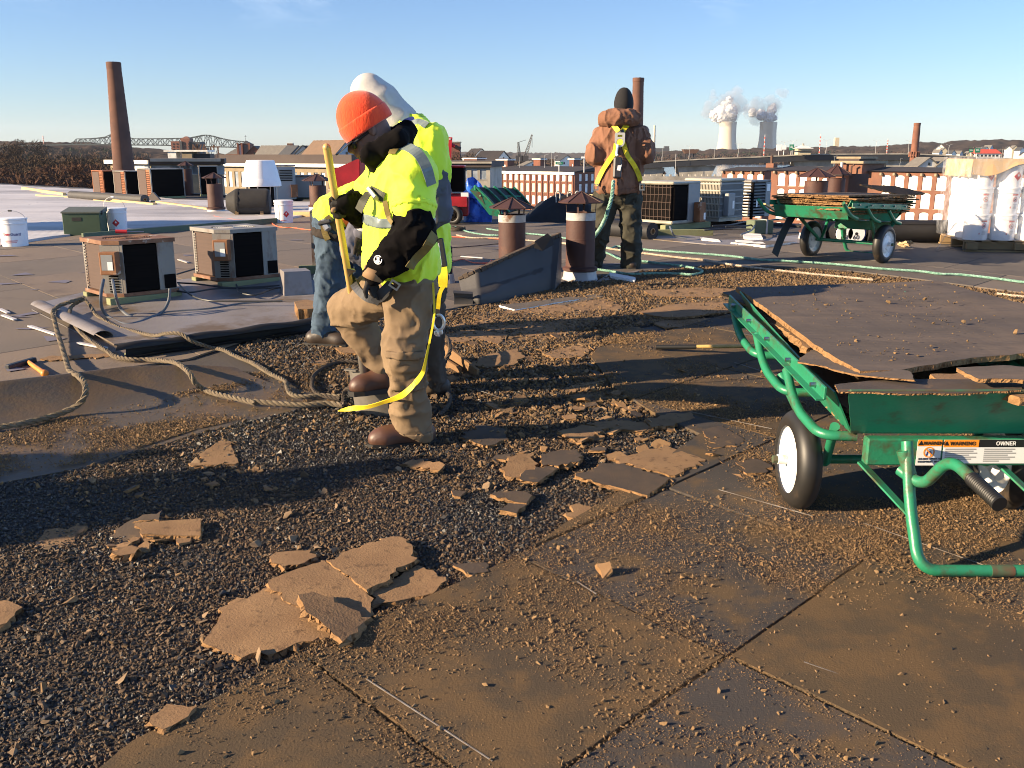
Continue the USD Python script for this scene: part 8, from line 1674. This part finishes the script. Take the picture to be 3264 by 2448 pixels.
slr = blob([cap(JA['shR'] * .6 + JA['elR'] * .4, JA['elR'], .075, .08), cap(JA['elR'], JA['wrR'], .078, .052)], h=.008, k=.03, fold=.011, ff=(15, 15, 15), seed=9); part('black_sleeve', slr, 'fleece_black', A, True, world=True)
p_, n_r = on_cloth([slv], [(1205, 828)], .004); c_ = p_[0]; zz = n_r[0]; xx = unit(np.cross([0, 0, 1], zz)); R_ = np.stack([xx, np.cross(zz, xx), zz], 1)
ringA = sg.Point(0, 0).buffer(.0205).difference(sg.Point(0, 0).buffer(.0165)).difference(sg.box(.006, .004, .03, .012)); mark = sg.Polygon([(-.013, -.012), (.0, -.014), (.013, -.008), (.006, -.002), (.008, .01), (-.002, .014), (-.008, .008), (-.002, .002), (-.012, -.004)])
part('sleeve_emblem', xf(extrude(ringA.union(mark), .002), R_, c_), 'label_white', A, world=True)
tro = blob([cap(P(1290, 880, 4.4), P(1275, 900, 4.52), .135, .135), cap(JA['hipL'], JA['knL'], .122, .092), cap(JA['knL'], JA['anL'] + [0, 0, .0], .09, .08), cap(JA['anL'] + [.0, 0, .07], JA['anL'] + [0, 0, -.02], .084, .09), cap(JA['hipR'], JA['knR'], .118, .092), cap(JA['knR'], JA['anR'] + [0, 0, .03], .097, .064)], h=.0085, k=.045, cuts=[(JA['anL'] + [-.02, 0, -.015], (-.5, 0, -1))] , fold=.013, ff=(8, 8, 7), seed=14)
part('work_trousers', tro, 'canvas_tan', A, True, world=True)
ck = JA['knL'] * .78 + JA['anL'] * .22
part('cargo_pocket', shell(tro, lambda v, n: (np.abs(v[:, 2] - ck[2] - .01) < .105) & (np.abs(v[:, 0] - ck[0] - .01) < .075) & (n[:, 1] < -.35) & (np.linalg.norm(v[:, :2] - ck[:2], axis=1) < .16), .008), 'canvas_tan', A, True, world=True)
part('pocket_flap', shell(tro, lambda v, n: (np.abs(v[:, 2] - ck[2] - .095) < .022) & (np.abs(v[:, 0] - ck[0] - .01) < .085) & (n[:, 1] < -.3) & (np.linalg.norm(v[:, :2] - ck[:2], axis=1) < .16), .015), 'canvas_tan', A, True, world=True)
part('trouser_cuff', shell(tro, lambda v, n: (v[:, 2] < JA['anL'][2] + .0) & (v[:, 1] < 4.62) & (np.linalg.norm(v[:, :2] - JA['anL'][:2], axis=1) < .16), .004), 'canvas_tan', A, True, world=True)
gF = on_z(JA['anL']); boot(A, gF + [.07, .02, .0], gF + [-.21, -.05, 0], JA['anL'] + [.02, 0, .03], 'boot_leather')
fR = JA['anR'] - [0, 0, .075]; boot(A, fR + [.07, .0, -.02], fR + [-.17, -.08, -.03], JA['anR'], 'boot_leather')
hat = blob([ell(hA + RA[:, 2] * .02 - RA[:, 1] * .008, RA, (.102, .122, .135))], h=.006, k=.01, cuts=[(hA - RA[:, 2] * .012, -RA[:, 2] - RA[:, 1] * -.12)], soft=1); hp_ = part('knit_hat', hat, 'knit_orange', A, True, world=True)
part('hat_cuff', blob([ell(hA + RA[:, 2] * .005 - RA[:, 1] * .008, RA, (.108, .128, .15))], h=.006, k=.01, cuts=[(hA - RA[:, 2] * .028, -RA[:, 2]), (hA + RA[:, 2] * .042, RA[:, 2])], soft=2), 'knit_orange', hp_, True, world=True)
vz = hA + RA[:, 1] * .128 - RA[:, 2] * .034; part('visor', hull([vz + RA[:, 0] * a + RA[:, 1] * b + RA[:, 2] * c for a, b, c in [(-.075, -.03, 0), (.075, -.03, 0), (-.055, .045, -.012), (.055, .045, -.012), (0, .06, -.012), (-.075, -.03, .006), (.075, -.03, .006), (0, .06, -.006)]]), 'web_black', A, world=True)
gl = hA + RA[:, 1] * .098 - RA[:, 2] * .042
for s in (-1, 1): part('sunglasses', blob([ell(gl + RA[:, 0] * s * .034 - RA[:, 2] * .004, RA, (.031, .014, .021)), cap(gl + RA[:, 0] * s * .06, hA - RA[:, 2] * .036 + RA[:, 0] * s * .083, .006)], h=.004, k=.008), 'label_black', A, True, world=True)
col = blob([cap(P(1296, 418, 4.44), P(1268, 445, 4.31), .04, .042), cap(P(1268, 445, 4.31), P(1180, 490, 4.3), .045, .035), cap(P(1180, 490, 4.3), P(1190, 522, 4.4), .036, .03), cap(P(1235, 480, 4.32), P(1200, 515, 4.36), .05, .045), cap(P(1296, 418, 4.44), P(1250, 440, 4.58), .04, .04), cap(P(1250, 440, 4.58), P(1185, 500, 4.52), .04, .035), cap(P(1262, 470, 4.46), P(1240, 520, 4.46), .085, .09)], h=.008, k=.03, fold=.006, seed=4); part('fleece_collar', col, 'fleece_black', A, True, world=True)
part('collar_tab', beam(P(1152, 508, 4.32), P(1175, 502, 4.3), .014, .03), 'fleece_black', A, world=True)
side = unit(np.array([.75, -.4, .45])); part('glove', hand(JA['wrL'] + [-.01, 0, -.01], P(1187, 900, 4.19), unit([.5, .8, .0]), unit([.55, .1, -.5]), -1, L=.085), 'glove_black', A, True, world=True)
part('glove_cuff', tube([JA['wrL'] + [.005, .0, .028], JA['wrL'] + [-.012, 0, -.018]], [.055, .05], 20), 'glove_tan', A, True, world=True)
# spade with its wooden handle, held in the far hand
sa, sb = P(1040, 462, 4.34), P(1160, 1172, 4.86); sdv = unit(sb - sa)
grip = sa + sdv * ((P(1074, 662, 4.43)[2] - sa[2]) / sdv[2]); q = []
for i in range(4):
    c = grip + sdv * (i - 1.5) * .022; s1 = unit(np.cross(sdv, [0, 1, 0])); s2 = np.cross(sdv, s1); prev = None
    for a in np.linspace(-2.6, 1.9, 7):
        e = c + (s1 * math.cos(a) + s2 * math.sin(a)) * .031
        if prev is not None: q.append(cap(prev, e, .0125, .0115))
        prev = e
q += [cap(JA['wrR'] + [.0, 0, 0], grip + (JA['wrR'] - grip) * .45, .036, .034), cap(grip + [.03, .02, .03], grip + [-.012, -.03, .045], .013, .012)]
part('glove', blob(q, h=.0048, k=.012, soft=3), 'glove_black', A, True, world=True); part('glove_thumb', blob([cap(grip + [.03, -.02, .02], grip + [-.01, -.04, -.012], .014, .012)], h=.004, k=.01), 'glove_tan', A, True, world=True)
S = thing('spade', 'steel spade with a long pale wooden handle held by the person in the orange hat', 'spade', sb)
part('handle', tube(np.array([sa, sa + sdv * .02, sa + sdv * .5, sb]), [.013, .0185, .0175, .0165], 16), 'wood_handle', S, True, world=True); part('handle_end', xf(trimesh.creation.icosphere(2, .0185), None, sa + sdv * .012), 'wood_handle', S, True, world=True)
bl = unit(np.array([sdv[0] + .05, .06, -1])); bs = unit(np.array([.93, -.36, 0])); bn = unit(np.cross(bs, bl)); tip = sb + bl * .05
part('socket', tube([sb - sdv * .14, sb + bl * .03], [.022, .026], 14), 'spade_steel', S, True, world=True)
part('blade', grid(lambda U, V: (tip - bl * .03)[None, None] + bl * (V[..., None] * .27) + bs * (U[..., None] * .115 * (1 - .12 * V[..., None])) + bn * (.035 * (U[..., None] ** 2) * (1 - .4 * V[..., None])), np.linspace(-1, 1, 13), np.linspace(0, 1, 12), .004), 'spade_steel', S, 40, world=True)
part('step', [beam(tip - bl * .03 + bs * .045, tip - bl * .03 + bs * .118, .03, .008), beam(tip - bl * .03 - bs * .045, tip - bl * .03 - bs * .118, .03, .008)][0], 'spade_steel', S, world=True); part('step', beam(tip - bl * .03 - bs * .045, tip - bl * .03 - bs * .118, .03, .008), 'spade_steel', S, world=True)
# his harness and stripes
CA = [shirt, slv, tro]
part('reflective_band', shell(shirt, lambda v, n: (np.abs(v[:, 2] - P(1385, 708, 4.46)[2] + .06 * (v[:, 0] - JA['chest'][0] - .1)) < .027) & (np.linalg.norm(v - JA['elL'], axis=1) > .1), .004), 'reflective', A, True, world=True)
for nm, px, w, mt in [('reflective_stripe', [(1272, 466), (1300, 468), (1335, 492), (1360, 535), (1376, 590)], .05, 'reflective'), ('shoulder_strap', [(1248, 490), (1260, 470), (1285, 455)], .035, 'web_gold'), ('chest_strap', [(1178, 606), (1200, 618), (1225, 630)], .045, 'web_olive'), ('side_strap', [(1226, 640), (1238, 690), (1250, 712)], .025, 'web_gold'), ('hip_strap', [(1386, 745), (1360, 790), (1325, 825), (1305, 855)], .045, 'web_gold')]:
    part(nm, strap(CA, px, w), mt, A, world=True)
part('chest_buckle', beam(*on_cloth(CA, [(1180, 604), (1205, 636)], .014)[0], .02, .05, up=(0, -1, 0), bev=.003), 'buckle', A, world=True); part('loose_strap', ribbon(smooth_path([P(1176, 612, 4.3), P(1158, 640, 4.26), P(1143, 672, 4.27)]), (-.5, -1, .3), .045), 'web_olive', A, world=True)
part('thigh_strap', strap(CA, [(1120, 860), (1122, 895), (1145, 930), (1180, 955), (1212, 950), (1236, 925), (1250, 905)], .04, .012), 'web_black', A, world=True); part('thigh_strap_end', ribbon(smooth_path([P(1192, 965, 4.22), P(1215, 935, 4.2), P(1245, 905, 4.2)]), (0, -1, .2), .04), 'web_black', A, world=True)
bk = P(1258, 908, 4.2); part('buckle', xf(extrude(sg.box(-.024, -.018, .024, .018).difference(sg.box(-.016, -.01, .016, .01)), .006), Rx(math.pi / 2) @ Rz(-.6), bk), 'buckle', A, world=True)
yl = [(1368, 1095, 4.2), (1353, 1168, 4.2), (1345, 1192, 4.2), (1322, 1223, 4.19), (1292, 1252, 4.2), (1265, 1268, 4.26), (1224, 1282, 4.42), (1173, 1297, 4.65), (1132, 1301, 4.8), (1083, 1307, 4.9)]
yp = smooth_path([P(*q) for q in yl], 7); k = np.linspace(0, 1, len(yp)); tw_ = 1.2 + 9 * np.clip(k - .3, 0, 1); t = thing('safety_strap', 'twisted yellow webbing strap trailing in front of the tan trousers to the gravel', 'strap', yp[-1]); part('webbing', ribbon(yp, np.stack([.4 * np.sin(tw_), -np.abs(np.cos(tw_)) - .25, np.sin(tw_)], 1), .008 + .02 * np.minimum(k * 3, 1), .002), 'web_yellow', t, world=True)
p0_ = P(1385, 880, 4.28); part('webbing', ribbon(smooth_path([P(1380, 900, 4.3), P(1384, 1000, 4.26), P(1368, 1095, 4.2)]), (0, -1, 0), .01, .002), 'web_yellow', t, world=True)

# ---------- the man in the grey hood behind him
JB = {k: P(*q) for k, q in dict(pelvis=(1325, 870, 5.3), chest=(1318, 560, 5.3), neck=(1275, 420, 5.3), shL=(1368, 455, 5.1), shR=(1240, 455, 5.5), elL=(1388, 668, 5.06), wrL=(1290, 760, 5.0), elR=(1190, 640, 5.45), wrR=(1160, 738, 5.25), hipL=(1350, 890, 5.2), hipR=(1310, 890, 5.4), knL=(1352, 1065, 5.2), knR=(1300, 1060, 5.45), anL=(1372, 1225, 5.28), anR=(1310, 1190, 5.5)).items()}
B = thing('person', 'person in a grey hood and yellow green jacket bending behind the orange hat', 'person', on_z(JB['anL'])); RB = frame_from((-.85, -.1, -.5), (-.5, 0, .86)); hB = P(1192, 340, 5.3); body(B, JB, hB, Rh=RB, res=.016)
part('hood', blob([cap(P(1180, 305, 5.3), P(1258, 400, 5.3), .105, .14), cap(P(1171, 282, 5.3), P(1200, 320, 5.3), .065, .11)], h=.009, k=.06, cuts=[(P(1160, 400, 5.3), (-.85, 0, -.5))], fold=.0008, seed=20), 'hoodie_grey', B, True, world=True)
jb = blob([cap(P(1320, 470, 5.22), P(1335, 760, 5.22), .15, .16), cap(P(1300, 470, 5.42), P(1315, 760, 5.42), .15, .15), cap(JB['neck'] + [.05, 0, 0], P(1320, 480, 5.3), .11, .15), cap(JB['shL'], JB['shL'] * .52 + JB['elL'] * .48, .1, .095), cap(JB['shR'], JB['shR'] * .5 + JB['elR'] * .5, .09, .09), cap(P(1335, 700, 5.3), P(1340, 830, 5.3), .16, .17)], h=.01, k=.05, fold=.011, ff=(11, 11, 6), seed=22, cuts=[(P(1340, 875, 5.3), (0, 0, -1))]); part('safety_jacket', jb, 'hivis', B, True, world=True)
sB = blob([cap(JB['shL'] * .5 + JB['elL'] * .5, JB['elL'], .085, .085), cap(JB['elL'], JB['wrL'], .08, .055)], h=.01, k=.03, fold=.01, seed=23); part('grey_sleeve', sB, 'hoodie_slate', B, True, world=True)
part('grey_sleeve', blob([cap(JB['shR'] * .5 + JB['elR'] * .5, JB['elR'], .08, .08), cap(JB['elR'], JB['wrR'], .075, .05)], h=.01, k=.03, fold=.01, seed=24), 'hoodie_slate', B, True, world=True)
part('glove', hand(JB['wrR'], P(1152, 770, 5.22), unit([1, .3, 0]), unit([-.1, .5, -.3]), 1), 'fleece_brown', B, True, world=True); part('glove', hand(JB['wrL'], P(1262, 775, 4.98), unit([.3, 1, 0]), unit([0, .2, -.5]), 1), 'glove_black', B, True, world=True); part('glove_cuff', tube([JB['wrR'] + [0, 0, .03], JB['wrR'] - [0, 0, .02]], [.052, .048], 18), 'hoodie_grey', B, True, world=True)
tb = blob([cap(JB['pelvis'] + [.02, -.06, 0], JB['pelvis'] + [0, .08, 0], .15), cap(JB['hipL'], JB['knL'], .125, .1), cap(JB['knL'], JB['anL'], .098, .088), cap(JB['hipR'], JB['knR'], .125, .1), cap(JB['knR'], JB['anR'], .098, .085)], h=.011, k=.045, fold=.012, seed=25); part('brown_trousers', tb, 'canvas_brown', B, True, world=True)
g_ = on_z(JB['anL']); boot(B, g_ + [.07, 0, 0], g_ + [-.2, -.03, 0], g_ + [0, 0, .12], 'boot_dark'); g_ = on_z(JB['anR']); boot(B, g_ + [.07, 0, 0], g_ + [-.2, -.03, 0], g_ + [0, 0, .12], 'boot_dark')
part('navy_stripe', strap([jb], [(1282, 410), (1300, 388), (1322, 380)], .05), 'label_blue', B, world=True); part('reflective_stripe', strap([jb], [(1298, 412), (1312, 396), (1335, 386), (1360, 400)], .04, .005), 'reflective', B, world=True)
L = thing('lanyard', 'yellow lanyard pack with a bright steel hook hanging at the back of the brown trousers', 'lanyard', P(1397, 1060, 5.0))
part('pack', beam(P(1396, 760, 5.0), P(1411, 852, 5.0), .055, .03, up=(0, 1, 0), bev=.006), 'web_black', L, world=True); part('pack_print', beam(P(1398, 775, 4.965), P(1408, 845, 4.965), .003, .02, up=(0, 1, 0)), 'label_white', L, world=True)
part('webbing', ribbon(smooth_path([P(1409, 850, 4.99), P(1412, 885, 4.97), P(1410, 915, 4.97)]), (0, -1, 0), .052), 'web_yellow', L, world=True); part('webbing', ribbon(smooth_path([P(1418, 905, 4.97), P(1402, 935, 4.97), P(1396, 985, 4.99)]), (0, -1, .0), .022), 'web_yellow', L, world=True); part('webbing', ribbon([P(1395, 980, 4.99), P(1393, 1008, 4.99)], (0, -1, 0), .028), 'web_black', L, world=True)
look('hook_steel', (0.92, 0.88, 0.82), rough=0.25, metal=0.6); hc = P(1398, 1028, 4.99); a = np.linspace(-.3, 5.6, 26); part('hook', tube(np.stack([hc[0] + .03 * np.sin(a), hc[1] + 0 * a, hc[2] + .042 * np.cos(a)], 1), .009, 8), 'hook_steel', L, True, world=True); part('swivel', tube([hc - [0.003, 0, .042], hc - [.006, 0, .075]], [.01, .014], 10), 'hook_steel', L, True, world=True); part('shackle', beam(P(1384, 1062, 4.99), P(1412, 1058, 4.99), .02, .026, bev=.006), 'hook_steel', L, world=True)

# ---------- the man in jeans, bent over, facing right
JD = {k: P(*q) for k, q in dict(pelvis=(1068, 700, 6.5), chest=(1150, 655, 6.5), neck=(1215, 670, 6.5), shL=(1180, 672, 6.72), shR=(1170, 690, 6.3), elL=(1190, 780, 6.72), wrL=(1195, 860, 6.6), elR=(1120, 790, 6.25), wrR=(1190, 850, 6.25), hipL=(1095, 735, 6.62), hipR=(1062, 735, 6.4), knL=(1130, 890, 6.7), knR=(1052, 890, 6.42), anL=(1140, 1030, 6.7), anR=(1030, 1052, 6.48)).items()}
Dp = thing('person', 'person in blue jeans and yellow vest bent low behind the spade handle', 'person', on_z(JD['anR'])); RD = frame_from((.75, 0, -.66), (.6, 0, .8)); body(Dp, JD, P(1262, 690, 6.5), Rh=RD, res=.016)
jn = blob([cap(JD['pelvis'] + [0, -.07, -.02], JD['pelvis'] + [.02, .08, -.02], .135), cap(JD['hipR'], JD['knR'], .12, .092), cap(JD['knR'], JD['anR'], .09, .078), cap(JD['hipL'], JD['knL'], .12, .092), cap(JD['knL'], JD['anL'], .09, .078)], h=.01, k=.045, fold=.011, seed=31); part('jeans', jn, 'denim', Dp, True, world=True)
vd = blob([cap(P(1062, 682, 6.42), P(1150, 652, 6.42), .13, .15), cap(P(1062, 682, 6.58), P(1150, 652, 6.58), .13, .15), cap(P(1150, 652, 6.5), P(1200, 660, 6.5), .14, .1)], h=.01, k=.05, fold=.01, seed=32); part('safety_vest', vd, 'hivis', Dp, True, world=True)
part('slate_sleeve', blob([cap(JD['shR'], JD['elR'], .09, .075), cap(JD['elR'], JD['wrR'], .072, .05)], h=.01, k=.03, fold=.009, seed=33), 'hoodie_slate', Dp, True, world=True); part('slate_sleeve', blob([cap(JD['shL'], JD['elL'], .085, .07), cap(JD['elL'], JD['wrL'], .068, .05)], h=.011, k=.03, fold=.009, seed=34), 'hoodie_slate', Dp, True, world=True)
for w in 'RL': part('glove', hand(JD['wr' + w], JD['wr' + w] + [.06, 0, -.05], unit([0, 1, 0]), unit([.2, 0, -.6]), 1), 'glove_black', Dp, True, world=True)
part('knit_cap', blob([ell(P(1268, 682, 6.5), RD, (.095, .11, .12))], h=.01, k=.01, cuts=[(P(1262, 692, 6.5), -RD[:, 2])]), 'knit_black', Dp, True, world=True)
part('belt', shell(jn, lambda v, n: np.abs((v - P(1060, 748, 6.4)) @ unit([.25, 0, 1])) < .03, .006), 'fleece_brown', Dp, True, world=True)
for nm, px, w, mt in [('harness_strap', [(1040, 690), (1075, 730), (1110, 745)], .045, 'web_gold'), ('orange_stripe', [(1092, 690), (1108, 705), (1118, 730)], .05, 'orange_trim'), ('hip_strap', [(1028, 700), (1034, 740), (1045, 765)], .04, 'web_gold')]: part(nm, strap([vd, jn], px, w, .01), mt, Dp, world=True)
part('harness_ring', beam(P(1028, 700, 6.28), P(1050, 735, 6.26), .05, .05, up=(0, 1, 0), bev=.012), 'buckle', Dp, world=True); part('harness_pad', beam(P(1020, 712, 6.29), P(1062, 702, 6.27), .03, .09, up=(0, 1, 0), bev=.01), 'web_black', Dp, world=True)
g_ = on_z(JD['anR']); boot(Dp, g_ + [-.08, .0, 0], g_ + [.2, -.06, 0], JD['anR'] + [0, 0, .0], 'boot_dark'); g_ = on_z(JD['anL']); boot(Dp, g_ + [-.08, .0, 0], g_ + [.2, -.04, 0], g_ + [0, 0, .12], 'boot_dark')

# ---------- the man in the brown jacket, seen from behind
JC = {k: P(*q) for k, q in dict(pelvis=(1968, 612, 9.8), chest=(1975, 455, 9.82), neck=(1983, 385, 9.85), shL=(1908, 425, 9.85), shR=(2050, 420, 9.85), elL=(1892, 488, 9.72), wrL=(1940, 505, 10.02), elR=(2062, 482, 9.72), wrR=(2015, 505, 10.02), hipL=(1930, 632, 9.8), hipR=(2005, 632, 9.8), knL=(1915, 735, 9.76), knR=(2010, 740, 9.76), anL=(1893, 832, 9.86), anR=(2013, 838, 9.8)).items()}
C = thing('person', 'person in a brown work jacket with yellow harness seen from behind', 'person', on_z((JC['anL'] + JC['anR']) / 2)); RC = frame_from((0, .92, -.4), (0, .4, .92)); hC = P(1988, 330, 9.88); body(C, JC, hC, Rh=RC, res=.016)
jc = blob([cap(P(1942, 440, 9.8), P(1940, 585, 9.76), .125, .14), cap(P(2010, 440, 9.8), P(2003, 585, 9.76), .125, .135), cap(P(1975, 440, 9.74), P(1970, 590, 9.68), .12, .14), cap(P(1978, 405, 9.8), P(1975, 460, 9.78), .11, .14), cap(JC['shL'] + [.05, 0, -.03], JC['elL'] + [.01, 0, -.02], .09, .085), cap(JC['elL'] + [.02, 0, 0], JC['wrL'], .088, .07), cap(JC['shR'] - [.05, 0, .03], JC['elR'] - [.01, 0, .02], .09, .085), cap(JC['elR'] - [.02, 0, 0], JC['wrR'], .09, .07)], h=.01, k=.05, cuts=[(P(1970, 614, 9.7), (0, 0, -1))], fold=.02, ff=(8, 8, 3), seed=41); part('work_jacket', jc, 'duck_jacket', C, True, world=True)
part('hood', blob([ell(P(1974, 376, 9.72), np.eye(3), (.18, .14, .09)), cap(P(1932, 384, 9.74), P(2025, 378, 9.74), .065, .06)], h=.01, k=.06, fold=.012, ff=(9, 9, 9), seed=42), 'duck_jacket', C, True, world=True)
part('jacket_hem', shell(jc, lambda v, n: v[:, 2] < P(1970, 598, 9.7)[2], .006), 'duck_jacket', C, True, world=True)
tc = blob([cap(P(1945, 615, 9.78), P(1990, 615, 9.78), .14), cap(JC['hipL'], JC['knL'], .12, .096), cap(JC['knL'], JC['anL'], .094, .09), cap(JC['hipR'], JC['knR'], .12, .098), cap(JC['knR'], JC['anR'], .096, .09), cap(JC['anR'] + [0, 0, .1], JC['anR'], .09, .102)], h=.01, k=.04, fold=.018, ff=(7, 7, 6), seed=43); part('olive_trousers', tc, 'olive_trouser', C, True, world=True)
part('beanie', blob([ell(hC + [0, -.01, .0], RC, (.1, .12, .138)), ell(hC + [.0, -.02, .09], RC, (.05, .055, .055))], h=.008, k=.06, cuts=[(hC - [0, 0, .1], (0, -.15, -1))]), 'knit_black', C, True, world=True)
for s in 'LR': part('glove', hand(JC['wr' + s], JC['wr' + s] + [0, .07, -.01], unit([1, 0, 0]), unit([0, .3, -.6]), 1 if s == 'L' else -1), 'glove_black', C, True, world=True)
for s, dx in (('L', -.02), ('R', .03)): g_ = on_z(JC['an' + s]); boot(C, g_ + [0, -.06, 0], g_ + [dx, .2, 0], g_ + [0, 0, .1], 'boot_dark')
c5f = lambda L: [(1840 + x * .18083, 280 + y * .18083) for x, y in L]
for nm, px, w, mt in [('left_shoulder_strap', c5f([(635, 650), (690, 720), (725, 770)]), .05, 'web_yellow'), ('right_shoulder_strap', c5f([(895, 640), (840, 700), (800, 770)]), .05, 'web_yellow'), ('left_hip_strap', c5f([(690, 980), (665, 1120), (560, 1280), (450, 1450), (360, 1640), (340, 1720)]), .05, 'web_yellow'), ('right_hip_strap', c5f([(810, 960), (850, 1100), (900, 1220), (1000, 1360), (1080, 1520), (1115, 1640)]), .05, 'web_yellow'), ('back_pad', c5f([(680, 790), (760, 800), (830, 785)]), .07, 'web_black'), ('centre_strap', c5f([(760, 800), (755, 900)]), .045, 'web_yellow')]:
    part(nm.split('_', 1)[1] if nm[0] in 'lr' else nm, strap([jc, tc], px, w, .012), mt, C, world=True)
b5, n5 = on_cloth([jc], c5f([(755, 920)]), .03); b5, n5 = b5[0], n5[0]; R5 = np.stack([unit(np.cross([0, 0, 1], n5)), np.cross(n5, unit(np.cross([0, 0, 1], n5))), n5], 1)
part('back_ring', xf(extrude(sg.box(-.04, -.02, .04, .06).buffer(.012).union(sg.Point(0, -.02).buffer(.05)).difference(sg.Point(0, -.02).buffer(.033)).difference(sg.box(-.025, .03, .025, .05)), .01), R5, b5), 'buckle', C, world=True); part('ring_webbing', xf(extrude(sg.Point(0, -.02).buffer(.03).difference(sg.box(-.003, -.06, .003, .02)), .006), R5, b5), 'web_yellow', C, world=True)
for s in (-1, 1): part('hip_buckle', xf(extrude(sg.box(-.028, -.035, .028, .035).difference(sg.box(-.016, -.022, .016, .022)), .008), Rx(math.pi / 2), P(1899 if s < 0 else 2046, 596, 9.6)), 'buckle', C, world=True)
lp, _ = on_cloth([jc], c5f([(715, 1000), (720, 1180), (715, 1300), (700, 1600)]), .045); t = thing('fall_lanyard', 'black shock pack and green rope hanging from the brown jacket harness to the roof', 'lanyard', on_z(P(1890, 760, 9.5)))
part('hook', tube(smooth_path([lp[0], lp[0] + [-.012, -.01, -.1], lp[1]]), .012, 8), 'hook_steel', t, True, world=True); part('pack', beam(lp[1] - [0, 0, .02], lp[3], .085, .05, up=(0, 1, 0), bev=.015), 'web_black', t, world=True); part('pack_label', beam(lp[2] + [.02, -.028, -.02], lp[3] + [.01, -.028, .08], .002, .035, up=(1, 0, 0)), 'label_white', t, world=True)
rp_ = smooth_path([P(1955, 575, 9.5), P(1953, 608, 9.46), P(1943, 656, 9.44), P(1928, 699, 9.44)], 6); part('rope', rope_mesh(rp_, .02, .11, 2), 'rope_green', t, 40, world=True); part('sheath', tube(smooth_path([P(1928, 699, 9.44), P(1912, 730, 9.45), P(1888, 762, 9.5), P(1870, 800, 9.6), on_z(P(1858, 838, 9.75), .03)]), .021, 10), 'rope_green', t, 40, world=True)

# two more workers standing left of the camera: only their long shadows reach into the picture
cb = on_z((JC['anL'] + JC['anR']) / 2)
dup(C, on_z((-5.3, 2.62, 0)), 1.3, 'person in a brown work jacket outside the left edge whose shadow crosses the gravel'); dup(C, on_z((-6.6, 2.75, 0)), 2.0, 'second person outside the left edge of the photo, casting the longer shadow')
